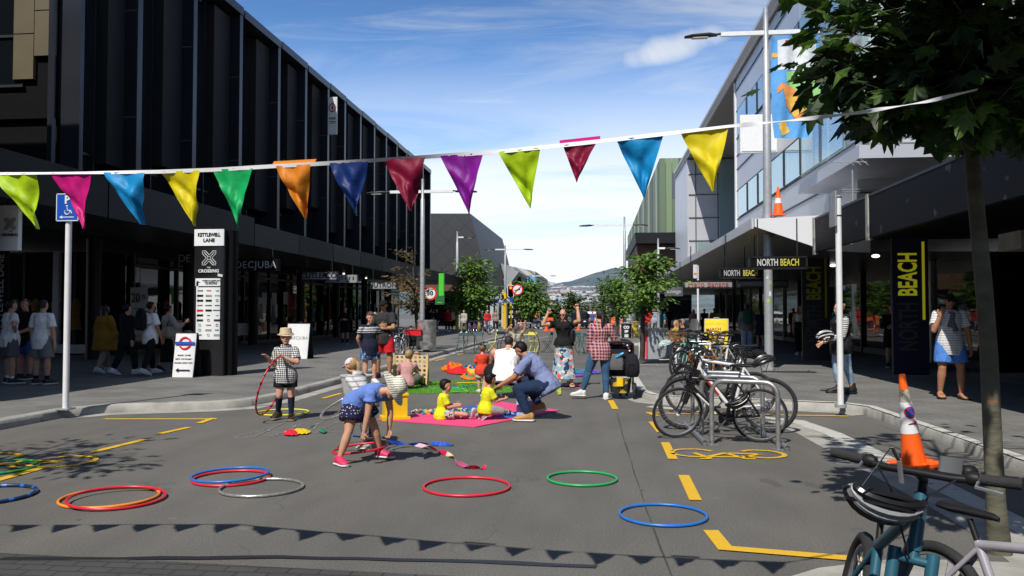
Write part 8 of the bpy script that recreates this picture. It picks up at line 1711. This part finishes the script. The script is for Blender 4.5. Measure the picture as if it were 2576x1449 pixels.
person('child peeking over the wooden game board',feet(1050,968),170,1.25,
 dict(torso=(0,.05,1),head=(0,.15,1),face=(0,1,-.4),uaR=(.3,.5,-.8),uaL=(-.3,.5,-.8),**SITX),
 [('shirt',clg,dict(hem=.05,sleeve=.6)),('shorts',cnv,dict(len=.8))],kid=.6,hair=('short','ltbrown'),anchor='pelvis')
person('toddler in a red tee black patterned cap and cream shorts standing on the turf',feet(1213,988),22,.99,
 dict(thR=(.07,.02,-1),thL=(-.07,.02,-1),uaR=(.2,.3,-1),faR=(-.25,.9,-.1),uaL=(-.25,.2,-1),faL=(.3,.8,-.2),head=(.05,.15,1),face=(.45,1,-.35)),
 [('shirt',ctomato,dict(hem=.10,sleeve=.8,e=.014,flare=.12)),('shorts',col('cloth_cream',(.50,.47,.40)),dict(len=.78,e=.018)),('cap',pattern('cap_spots','dots',(.012,.012,.014),(.6,.6,.6),k=1.),dict(brim=cbk)),('shoes',shoew,{})],kid=1.,hair=('hat','ltbrown'),bulk=1.05)
person('large man in a white singlet and black shorts crouching with his back to us',feet(1278,1000),-12,1.76,
 dict(torso=(0,.32,.95),chest=(0,.42,.9),head=(0,.30,1),face=(.1,1,-.3),thR=(.62,.75,.20),skR=(.22,-.30,-.95),thL=(-.62,.75,.20),skL=(-.22,-.30,-.95),uaR=(.3,.65,-.7),faR=(-.25,.9,-.3),uaL=(-.35,.55,-.8),faL=(.25,.9,-.3),ftR=(.35,1,0),ftL=(-.35,1,0)),
 [('singlet',cw,dict(hem=.07,sleeve=0,e=.012,top=.88,wr=.008)),('shorts',cbk,dict(len=.85,waist=.2)),('shoes',shoeb,{})],skin=skinC,hair=('short','dark'),bulk=1.95,belly=.16)
person('man in a blue grey short sleeved shirt and dark jeans squatting by the mat',feet(1345,1056),78,1.74,
 dict(torso=(0,.50,.86),chest=(0,.66,.75),head=(0,.62,.80),face=(0,.85,-.65),thR=(.28,.95,.08),skR=(.0,-.52,-.85),thL=(-.34,.95,-.10),skL=(-.05,-.42,-.9),ftR=(.1,1,-.25),ftL=(-.1,1,0),uaR=(.15,.62,-.78),faR=(-.22,.9,-.45),uaL=(-.2,.60,-.80),faL=(.15,.9,-.5),curl=.6,pnR=(0,0,-1),pnL=(0,0,-1)),
 [('shirt',col('cloth_chambray',(.20,.24,.42)),dict(hem=.06,sleeve=.75,e=.014,collar=True,flare=.0,wr=.009)),('jeans',jeand,dict(len=1.92)),('shoes',M('shoe_tan',(.42,.22,.06),.7),dict(sole=offwhite))],skin=skinB,hair=('thick','black'))
SITF=dict(thR=(.25,.95,.10),skR=(.05,1,-.12),thL=(-.75,.75,.08),skL=(.8,.5,-.12),ftR=(.35,.2,1),ftL=(.4,1,0))
person('smaller boy in a yellow tee and printed shorts sitting with one leg stretched out',feet(1112,1056),-75,1.02,
 dict(torso=(0,.05,1),chest=(0,.14,1),head=(0,.06,1),face=(.05,1,-.05),uaR=(.2,.35,-.9),faR=(-.15,.95,.12),uaL=(-.2,.35,-.9),faL=(.15,.95,.12),curl=1.,**SITF),
 [('shirt',cyl,dict(hem=.07,sleeve=.75,e=.014)),('shorts',pattern('tropic','floral',(.45,.50,.52),(.05,.14,.35),(.6,.32,.06),(.02,.05,.08),k=1.6),dict(len=.85,e=.016)),('socks',cgy,dict(h=.3)),('shoes',M('shoe_grey',(.25,.25,.26),.6),dict(sole=offwhite))],kid=.95,hair=('thick','black'),anchor='pelvis',skin=skinA)
person('boy in a yellow tee kneeling beside the brick pile facing the squatting man',feet(1222,1057),-58,1.04,
 dict(torso=(0,.10,1),chest=(0,.18,1),head=(0,.16,1),face=(-.1,1,-.25),uaR=(.2,.4,-.85),faR=(-.1,.95,.15),uaL=(-.2,.4,-.85),faL=(.2,.95,.15),curl=1.,thR=(.35,.95,-.12),skR=(-.25,-.95,-.1),thL=(-.35,.95,-.12),skL=(.0,-.95,-.1),ftR=(-.2,-.6,-.5),ftL=(.2,-.6,-.5)),
 [('shirt',cyl,dict(hem=.07,sleeve=.75,e=.014)),('trousers',clg,dict(len=1.9)),('shoes',M('shoe_grey',(.25,.25,.26),.6),dict(sole=offwhite))],kid=.9,hair=('thick','black'),anchor='pelvis')
FLOR=pattern('floral_skirt','floral',(.30,.42,.56),(.70,.12,.06),(.03,.05,.10),(.66,.62,.58),k=.62)
person('woman in a black top and long floral skirt with both fists raised above her head',feet(1420,974),172,1.68,
 dict(thR=(.10,.08,-1),skR=(.02,-.02,-1),thL=(-.14,.0,-1),skL=(-.04,0,-1),ftR=(.4,1,0),ftL=(-.3,1,0),uaR=(.80,.50,-.02),faR=(-.42,-.1,1),uaL=(-.55,.62,.22),faL=(.15,-.2,1),curl=1.4,pnR=(0,1,0),pnL=(0,1,0),head=(.06,.14,1),face=(.15,1,-.40)),
 [('shirt',cbk,dict(hem=.0,sleeve=.50,e=.018,fl=1.35,flare=.06,wr=.01)),('skirt',FLOR,dict(len=.80,wd=.155)),('sunglasses',black,{}),('sandals',M('sandal_brown',(.06,.035,.02),.6),{}),('bag',M('bag_leather',(.012,.012,.013),.35),dict(side=-1,z=.12,f=.10,w=.085))],fem=.9,hair=('long','dark'),bulk=1.08)
person('woman in a plaid shirt and blue jeans with a brown ponytail holding the stroller',feet(1495,1004),-8,1.66,
 dict(thL=(-.36,.06,-1),skL=(-.30,-.02,-1),thR=(.02,.05,-1),skR=(.04,-.04,-1),ftL=(-1,.2,0),ftR=(.15,1,0),uaR=(.35,.25,-.9),faR=(.35,.80,-.2),uaL=(-.10,-.02,-1),faL=(-.08,.16,-1),head=(-.02,.08,1),face=(-.75,1,-.35)),
 [('shirt',pattern('plaid_pink','plaid',(.52,.19,.18),(.02,.025,.08),(.70,.5,.45),k=1.0),dict(hem=.10,sleeve=1.75,e=.010,flare=.0,collar=True,wr=.009)),('jeans',jean,dict(len=1.88,e=.007)),('shoes',shoew,dict(sole=offwhite,lace=shoeb))],fem=.9,hair=('pony','dark'),bulk=1.02)
person('boy in a beige tee lifting a dark hoop over his head in the road',feet(1300,925),170,1.22,
 dict(uaR=(.75,.1,.55),faR=(-.5,.3,.6),uaL=(-.55,.2,.65),faL=(-.2,.2,1),curl=1.1,head=(0,.05,1),face=(.2,1,-.05)),
 [('shirt',col('cloth_beige',(.42,.38,.28)),dict(hem=.10,sleeve=.6)),('shorts',cgy,{}),('cap',col('cloth_taupe',(.10,.08,.06)),{}),('shoes',shoeb,{}),('necktie_cloth',cgy,{})],kid=.55,hair=('hat','dark'))
# right side
person('man in sunglasses sitting on the bench behind the bicycles',feet(1716,905,1),100,1.76,
 dict(torso=(0,-.05,1),head=(0,.05,1),face=(.05,1,0),thR=(.15,1,.05),skR=(.05,.45,-1),thL=(-.25,1,.05),skL=(0,.3,-1),uaR=(.3,.2,-.9),uaL=(-.3,.2,-.9),faR=(0,.9,-.3),faL=(0,.9,-.3)),
 [('shirt',cbk,{}),('jeans',jeand,{}),('sunglasses',black,{}),('shoes',shoeb,{})],skin=skinC,hair=('short','grey'),anchor='pelvis',detail=1)
PEOPLE[-1]=PEOPLE[-1][:7]+(0.0,)
person('woman with blond hair sitting behind the man in sunglasses',feet(1700,893,1),95,1.66,
 dict(torso=(0,-.05,1),head=(0,.05,1),thR=(.15,1,.05),skR=(.05,.3,-1),thL=(-.15,1,.05),skL=(0,.3,-1),faR=(0,.9,-.3),faL=(0,.9,-.3)),
 [('shirt',col('cloth_mustard2',(.4,.28,.05)),{}),('jeans',jean,{}),('shoes',shoeb,{})],hair=('long','blond'),anchor='pelvis',detail=1,fem=.8)
hw,Jh,_=person('woman in a black puffer vest and striped sleeves holding out a white bicycle helmet',feet(2127,990,1),100,1.66,
 dict(thR=(.05,.12,-1),skR=(0,-.10,-1),thL=(-.06,-.14,-1),skL=(0,-.22,-1),ftR=(.1,1,0),ftL=(-.2,1,0),uaR=(.15,.15,-1),faR=(-.05,.85,-.5),uaL=(-.12,.25,-1),faL=(-.05,1,-.22),pnL=(0,0,1),curl=.4,head=(0,.14,1),face=(.1,1,-.15)),
 [('shirt',pattern('sleeve_stripe','stripe',(.62,.62,.60),(.03,.03,.035),.42,k=1.1),dict(hem=.08,sleeve=1.9)),('vest',col('puffer_black',(.014,.014,.017),rough=.45,bump=1.,bscale=14),dict(hem=.10,sleeve=0,e=.034,wr=.014,hood=True)),('jeans',jeanl,dict(len=1.75,e=.007)),('boots',shoeb,dict(sole=shoeb))],fem=.8,hair=('bun','ltbrown'))
person('man in blue shorts flip flops and a striped white tee touching his face',feet(2392,1003,1),178,1.80,
 dict(walk=0,thR=(.10,.10,-1),skR=(.02,-.22,-1),thL=(-.12,.10,-1),skL=(-.02,-.02,-1),uaR=(.28,.35,-.8),faR=(-.30,.35,1),pnR=(-.4,-.9,0),curlR=.5,uaL=(-.32,-.05,-1),faL=(-.1,.1,-1),head=(0,.05,1),face=(.05,1,-.1)),
 [('shirt',pattern('tee_fine_stripe','stripe',(.66,.66,.66),(.10,.10,.11),.16,k=1.0),dict(hem=.12,sleeve=.7,e=.018)),('shorts',col('cloth_azure',(.08,.22,.60)),dict(len=.80,e=.018)),('cap',cbk,{}),('sunglasses',black,{}),('sandals',shoeb,dict(straps=1)),('necktie_cloth',cgy,{})],skin=skinB,hair=('hat','dark'),bulk=1.12,belly=.1)
person('woman in a white camisole and black wide trousers walking in the shade',feet(2014,897,1),170,1.70,walkp(1,.22,face=(-.5,1,0)),
 [('shirt',cw,dict(hem=-.12,sleeve=0,top=.8)),('trousers',cbk,dict(len=1.9,fl=2.,waist=.5)),('shoes',shoew,{}),('bag',cbk,dict(side=-1,cross=1))],fem=.9,hair=('long','brown'),detail=1)
person('woman in a white tee and black trousers walking beside the camisole woman',feet(2058,892,1),175,1.66,walkp(-1,.22),
 [('shirt',col('tee_print',(.62,.62,.60),spots=(4.,.6,(.5,.5,.1))),dict(hem=.0,sleeve=.8,e=.018)),('trousers',cbk,dict(len=1.85,fl=1.6,waist=.4)),('shoes',shoew,{})],fem=.9,hair=('long','dark'),detail=1)
person('man with a dark green backpack and wide jeans walking away on the right footpath',feet(1880,897,1),-5,1.74,walkp(1,.12),
 [('jacket',cgy,dict(sleeve=1.9,hem=.08)),('jeans',jeanl,dict(len=1.85,fl=1.7)),('backpack',col('pack_green',(.012,.07,.055)),{}),('shoes',shoeb,{})],hair=('short','brown'),detail=1)
person('woman in a dark dress walking behind the tall grey lamp pole',feet(1914,884,1),-10,1.64,walkp(-1,.25),
 [('shirt',cnv,dict(sleeve=.6)),('skirt',cnv,dict(len=.35,wd=.15)),('bag',cbk,dict(side=-1)),('shoes',shoeb,{})],fem=.8,hair=('pony','dark'),detail=1)
person('person in dark clothes with folded arms in deep shade by the yellow letters',feet(2245,925,1),170,1.70,dict(**CROSS),
 [('shirt',cbk,dict(sleeve=1.6)),('shorts',cbk,dict(len=.9)),('shoes',shoeb,{})],hair=('long','ltbrown'),detail=1,fem=.6)
person('person in a pale grey jacket standing under the vertical yellow letters',feet(2296,920,1),185,1.68,dict(uaR=(.2,.2,-1),faR=(-.3,.9,0)),
 [('jacket',col('jkt_dim',(.16,.16,.17)),dict(sleeve=1.9,hem=.1)),('trousers',cbk,{}),('shoes',shoeb,{})],hair=('long','dark'),detail=1,fem=.6)
# left group
person('young man in a white tee and grey shorts with a hand on his hip',feet(24,966,1),-32,1.74,dict(thR=(.10,0,-1),thL=(-.12,.05,-1),uaR=(.75,-.25,-.6),faR=(-.75,.35,-.4),uaL=(-.3,.1,-1),head=(0,.1,1)),
 [('shirt',cw,dict(hem=.10,sleeve=.7,e=.02,wr=.009)),('shorts',cgy,dict(len=.88,e=.02)),('socks',cw,dict(h=.2)),('shoes',shoeb,dict(sole=shoew))],hair=('short','dark'),skin=skinA,detail=2,vox=.012)
person('man in a dark shirt and blue shorts facing us between the two white tees',feet(62,955,1),176,1.78,dict(uaR=(.3,.3,-.9),faR=(-.5,.6,-.3),uaL=(-.3,.3,-.9),faL=(.5,.6,-.3),face=(.2,1,-.05)),
 [('shirt',cbk,dict(sleeve=.8,hem=.12,e=.02)),('shorts',col('cloth_royal',(.03,.10,.33)),dict(len=.88,e=.02)),('shoes',shoeb,{})],hair=('short','dark'),skin=skinC,bulk=1.15)
person('boy in a white tee and grey shorts with a pink wristband seen from behind',feet(104,968,1),-6,1.74,dict(thR=(.09,0,-1),thL=(-.10,0,-1),uaR=(.22,.0,-1),uaL=(-.22,.0,-1),faR=(.05,.12,-1),faL=(-.05,.12,-1)),
 [('shirt',cw,dict(hem=.12,sleeve=.75,e=.020,wr=.009)),('shorts',col('cloth_greymarl',(.20,.20,.20)),dict(len=.90,e=.022)),('socks',cbk,dict(h=.25)),('shoes',shoeb,{}),('wristband',M('band_pink',(.7,.05,.15)),dict(side='L'))],hair=('short','dark'),skin=skinA,vox=.012)
person('woman in a long mustard coat and cream trousers walking past the shop window',feet(258,942,1),-20,1.64,walkp(-1,.3),
 [('coat',col('mustard',(.30,.16,.02)),dict(hem=.2,sleeve=1.9,e=.035,flare=.25)),('trousers',col('cream_trouser',(.32,.28,.22)),{}),('shoes',shoew,{})],hair=('long','dark'),fem=.6,detail=1,skin=skinB)
person('person in a black hoodie and track pants with white side stripes walking',feet(312,946,1),-28,1.66,walkp(1,.32),
 [('jacket',cbk,dict(hem=.12,sleeve=1.95,e=.024,hood=True)),('trousers',cbk,dict(len=1.9,fl=1.2)),('shoes',shoew,{})],hair=('short','black'),detail=1,skin=skinA)
person('man in a white tee with a large black backpack walking away',feet(372,946,1),-30,1.70,walkp(-1,.25),
 [('shirt',cw,dict(hem=.12,sleeve=.75,e=.02)),('trousers',cbk,{}),('backpack',cbk,{}),('shoes',shoew,{})],hair=('short','black'),skin=skinB,detail=1)
person('woman in a cream blouse with a canvas tote bag right of the backpack man',feet(418,938,1),-35,1.62,walkp(1,.2,uaR=(.3,.3,-.8),faR=(.0,.8,.5)),
 [('shirt',col('cream_blouse',(.46,.42,.36)),dict(hem=.05,sleeve=1.8,e=.022)),('skirt',cbk,dict(len=.75,wd=.14)),('bag',col('tote',(.42,.39,.32)),dict(side=1,z=.06,w=.10,strap=cbk)),('shoes',shoeb,{})],hair=('short','black'),fem=.7,detail=1)
person('man in a dark jumper and shorts standing in the shade under the left canopy',feet(868,866,1),175,1.76,dict(uaR=(.25,.2,-1),faR=(-.45,.8,0),uaL=(-.25,.2,-1),faL=(.4,.8,.1)),
 [('jacket',cbk,dict(sleeve=1.7)),('shorts',cbk,dict(len=.9)),('socks',cbk,dict(h=.4)),('shoes',shoeb,{})],hair=('short','dark'),detail=1)
# far figures
FARC='people walking near the far crossing'
def far(lab,x,y,rz,H,top,bot,hair,walk=1,extra=(),path=True,sleeve=1.9,bot_t='trousers',skin=skinA,**k):
    person(lab,feet(x,y,path),rz,H,walkp(walk,.28),[('shirt',top,dict(sleeve=sleeve,hem=.1,e=.02)),(bot_t,bot,{} if bot_t!='skirt' else dict(len=.5,wd=.15)),('shoes',shoew,{})]+list(extra),skin=skin,hair=hair,detail=0,vox=.02,group=FARC,**k)
co_=lambda n,c: col('far_'+n,c)
far('far man in black carrying a white bag left of the orange cap person',1081,840,-30,1.76,cbk,cbk,('short','dark'),1,[('bag',clg,{})])
far('far person in a bright orange cap and black coat',1100,836,150,1.72,cbk,clg,('hat','dark'),-1,[('cap',orange2,{})])
far('far person in a deep red jacket seen from behind',1126,836,10,1.80,co_('red',(.30,.01,.02)),cbk,('short','dark'),1)
far('far person in a white jacket beside the red jacket',1137,832,-20,1.78,cw,cbk,('short','ltbrown'),-1)
far('far woman in a pale top holding a camera left of the yellow sleeve tree',1168,840,160,1.66,co_('pale',(.4,.38,.34)),co_('khaki',(.16,.14,.10)),('long','brown'),1)
far('far woman with long hair and a red sleeve behind the rental bicycles',1180,830,20,1.64,cbk,co_('rust',(.2,.08,.04)),('long','ltbrown'),-1)
far('far person in black behind the purple bicycles',1192,830,190,1.66,cbk,cbk,('short','black'),1)
far('far grey haired man in a slate shirt left of the signals',1207,829,185,1.84,co_('slate',(.13,.14,.17)),co_('brownt',(.12,.09,.07)),('short','grey'),1,sleeve=.7)
far('far person in a yellow cap and red jacket with pale jeans',1227,834,175,1.66,co_('red2',(.5,.02,.03)),jeanl,('hat','dark'),-1,[('cap',yellow,{})])
far('far woman in a beige coat and black trousers with sunglasses',1247,834,178,1.72,co_('coat',(.26,.21,.17)),cbk,('long','dark'),1,[('sunglasses',black,{})],fem=.7)
far('far woman in black top and pale trousers right of the yellow signal poles',1300,826,180,1.66,cbk,clg,('long','ltbrown'),1)
far('far person with an orange drawstring bag beyond the crossing',1354,828,-60,1.74,co_('check',(.12,.16,.24)),jeand,('short','ltbrown'),1,[('backpack',orange2,{})],path=False)
far('far man in a blue tee and black shorts walking in the road',1491,831,165,1.76,co_('bluet',(.06,.10,.25)),cbk,('short','ltbrown'),1,[('sunglasses',black,{})],path=False,sleeve=.7,bot_t='shorts')
far('far woman in an orange vest right behind the ponytail',1540,846,-30,1.64,co_('coral',(.70,.16,.06)),cgy,('long','ltbrown'),1,path=False,sleeve=.5)
far('far officer in a dark vest and khaki trousers by the yellow bin',1610,843,178,1.84,co_('vest',(.03,.035,.05)),co_('khaki2',(.30,.24,.16)),('short','dark'),1)
far('far person in a red tee and grey shorts behind the white post',1630,845,160,1.74,co_('red3',(.62,.02,.03)),cgy,('short','dark'),-1,sleeve=.7,bot_t='shorts',skin=skinB)
far('far person in a pale blue jacket beside the red tee',1645,845,170,1.76,co_('paleblue',(.30,.36,.45)),clg,('short','dark'),1)
far('far person in a teal shirt and navy trousers right of the pale blue jacket',1655,843,10,1.72,co_('teal',(.02,.16,.24)),cnv,('short','dark'),1)
far('far woman in a teal tee and grey trousers under the canopy edge',1664,845,175,1.62,co_('teal2',(.03,.22,.27)),co_('gt',(.12,.13,.14)),('short','brown'),-1,sleeve=.8)
far('far person in black deep under the right canopy',1680,843,180,1.80,cbk,cbk,('short','dark'),1)
far('person in a dusty pink tee under the canopy left of the March sign',1745,850,175,1.66,co_('dpink',(.30,.14,.15)),cbk,('long','dark'),1)
far('woman in a black vest top in the shade above the bicycles',1800-28,848,178,1.70,cbk,cbk,('short','dark'),-1,sleeve=.2)
far('person in a mustard tee in the shade beside the pale yellow top',1797,846,178,1.74,co_('must',(.30,.2,.03)),cbk,('short','dark'),1)
far('woman in a pale yellow top with bent arms in the shade',1812,847,178,1.72,co_('pyel',(.45,.42,.18)),cbk,('short','dark'),-1)
far('far person in dark clothes behind the man in the black cap',1092,828,40,1.7,cbk,cbk,('short','dark'),1)
far('distant person in white near the far cars',1447-30,815,180,1.7,cw,cgy,('short','dark'),1,path=False)
fuse()
bpy.context.view_layer.update()
def wj(Pn,v): return Pn.matrix_world@Vector(v)
# held objects, fitted to the posed hands
bpy.context.view_layer.update()
def held_hoop(P,J,S,d,mats,lab,ax_,up_,mi=lambda i:0,rt=.0125,off=None):
    """hoop passing through the palm; centre lies d/2 away along up_ (world)"""
    wr=J[S][2]+J[S][3]*.05*1.2; p=wj(P,wr); n=nv(ax_); u_=Vector(up_); u_=(u_-n*u_.dot(n)).normalized(); c=p+u_*d/2; mb=torus(d/2,rt,64,8,mi); x,y=ortho(n); mx=Matrix((x,y,n)).transposed().to_4x4(); mb.v=[c+(mx@v) for v in mb.v]; o=mb.build('hula_hoop',mats); o['label']=lab; o['category']='hula hoop'; return o
blkred=[hr_,fr_blk]
held_hoop(boy,Jb,'L',.90,blkred,'red and black striped hoop held upright by the boy in the straw hat',(.95,.02,-.31),(-.35,0,-.93),mi=lambda i:1 if i%3==0 else 0,rt=.014)
held_hoop(girl2,Jg2,'L',.66,[hsv,hsv],'grey hoop held low by the girl in the pink cap',(-.36,-.26,.88),(-.90,-.1,-.40),rt=.013)
c=PY(1308,862,23.2); mb=torus(.58,.014,64,8,lambda i:1 if i%3==0 else 0); mx=E3(78,0,-8).to_4x4(); mb.v=[Vector((c.x,c.y,c.z-.10))+(mx@v) for v in mb.v]; tag(mb.build('hula_hoop',[M('hoop_maroon',(.12,.01,.02),.4),fr_blk]),'dark maroon hoop raised behind the head of the beige tee boy','hula hoop')
hl_=wj(hw,Jh['L'][2]+Jh['L'][3]*.09)+Vector((0,0,.06)); helmet('white and black bicycle helmet held out by the woman in the puffer vest',hl_,E3(0,-12,0),fr_wht,fr_blk,1.05)
rs_=wj(girl,Jg['R'][2]+Jg['R'][3]*.07); ls_=wj(girl,Jg['L'][2]+Jg['L'][3]*.07)
stc=[rs_+Vector((-.12,.02,.03)),rs_,rs_.lerp(G(970,1108,.10),.45),G(970,1108,.10)]
t=simple('ribbon_stick','stick bound with coloured tapes held by the bending girl','toy',tuple(rs_)); cols2=[hb,M('tape_cyan',(.15,.5,.6)),yellow,fr_pur,M('tape_cyan2',(.2,.55,.62)),M('tape_lime2',(.5,.55,.1))]
for i in range(6): MB().tube([stc[0].lerp(stc[3],i/6),stc[0].lerp(stc[3],(i+1)/6)],.011,7).build('tape_band',cols2[i],t,world=True)
# bench under the seated couple
bp_=g(1712,908,1); t=simple('street_bench','dark slatted bench behind the parked bicycles','bench',bp_,rz=10)
for k in range(4): MB().box((.0+k*.11-.16,0.15,.43),(.09,1.5,.03)).build('slat',wood,t,smooth=False)
for y_ in (-.4,.7): MB().box((0,y_,.21),(.4,.06,.42)).build('leg',dkmetal,t,smooth=False)
# cars far down the street
def car(label,px,py,wpx,mat,kind='suv',rz=180.,path=False):
    p=g(px,py,path); t=simple('parked_car',label,'car',p,rz=rz); W=1.85;L_=4.5;H_=1.75 if kind=='suv' else 1.45
    # body lofted along the length (local +Y is forward)
    prof=[(-2.2,.35,.95,.78),(-2.1,.3,1.05,.9),(-1.2,.28,1.05,.93),(0,.28,1.05,.93),(1.2,.28,1.03,.93),(1.95,.3,.95,.9),(2.2,.38,.80,.78)]
    rs=[]
    for y,z0,z1,wx in prof:
        ring=[]
        for i in range(20):
            a=6.283*i/20; ca,sa=math.cos(a),math.sin(a); ring.append(Vector((wx*math.copysign(abs(ca)**.35,ca),y,(z0+z1)/2+(z1-z0)/2*math.copysign(abs(sa)**.45,sa))))
        rs.append(ring)
    MB().rings(rs).build('body',mat,t,ang=50)
    rs=[]
    for z,y0,y1,wx in ((1.0,-2.05 if kind=='suv' else -1.7,1.15,.88),(1.35,-1.95 if kind=='suv' else -1.3,.75,.80),(H_-.08,-1.8 if kind=='suv' else -1.0,.35,.70),(H_,-1.7 if kind=='suv' else -.9,.2,.62)):
        ring=[]
        for i in range(20):
            a=6.283*i/20; ca,sa=math.cos(a),math.sin(a); ring.append(Vector((wx*math.copysign(abs(ca)**.4,ca),(y0+y1)/2+(y1-y0)/2*math.copysign(abs(sa)**.4,sa),z)))
        rs.append(ring)
    c_=MB().rings(rs).build('cabin',mat,t,ang=50)
    MB().add([(-.72,1.09,1.05),(.72,1.09,1.05),(.62,.62,1.5 if kind=='suv' else 1.34),(-.62,.62,1.5 if kind=='suv' else 1.34)],[(0,1,2,3)]).build('windscreen',GDK,c_,smooth=False).location.y=.06
    MB().add([(-.7,-2.1 if kind=='suv' else -1.75,1.1),(.7,-2.1 if kind=='suv' else -1.75,1.1),(.62,-1.95 if kind=='suv' else -1.3,1.5),(-.62,-1.95 if kind=='suv' else -1.3,1.5)],[(3,2,1,0)]).build('rear_window',GDK,c_,smooth=False)
    for s in (-1,1): 
        MB().add([(s*.9,.8,1.08),(s*.9,-1.6,1.08),(s*.76,-1.4,1.55 if kind=='suv' else 1.36),(s*.76,.3,1.55 if kind=='suv' else 1.36)],[(0,1,2,3)]).build('side_window',GDK,c_,smooth=False)
        for y in (-1.35,1.35): w_=MB().lathe([(.2,-.1),(.32,-.11),(.34,-.05),(.34,.05),(.32,.11),(.2,.1)],20,(s*.82,y,.34),Matrix.Rotation(R(90),3,'Y')).build('wheel',rubber,t); MB().lathe([(.001,-.12),(.2,-.115),(.2,.115),(.001,.12)],14,(s*.82,y,.34),Matrix.Rotation(R(90),3,'Y')).build('rim',galv,w_)
        MB().ell((s*.66,2.14,.72),(.17,.09,.09)).build('headlight',M('headlight',(.8,.8,.75),.1),t)
        MB().box((s*.98,.75,1.1),(.12,.1,.12)).build('mirror',mat,t)
    MB().box((0,2.2,.60),(.9,.06,.16)).build('grille',black,t); MB().box((0,2.22,.42),(.5,.03,.11)).build('number_plate',white,t); return t
cwht=M('car_white',(.72,.73,.74),.2,var=.02); cblk=M('car_black',(.015,.016,.02),.2,var=.1); csil=M('car_silver',(.35,.36,.38),.25,metal=.5)
car('white pickup style car facing us at the far end of the street',1488,822,30,cwht,'suv',172); car('dark car facing us left of the white one',1459,826,22,cblk,'suv',176); car('white hatchback parked beyond the middle tree',1333,815,30,cwht,'hatch',120); car('silver car far down the street left of the dark car',1440,812,12,csil,'hatch',176); car('distant white car between the barrier and the raised arms woman',1366,812,12,cwht,'hatch',100)
# fold of the second hoop rack etc.
rr=random.Random(77)
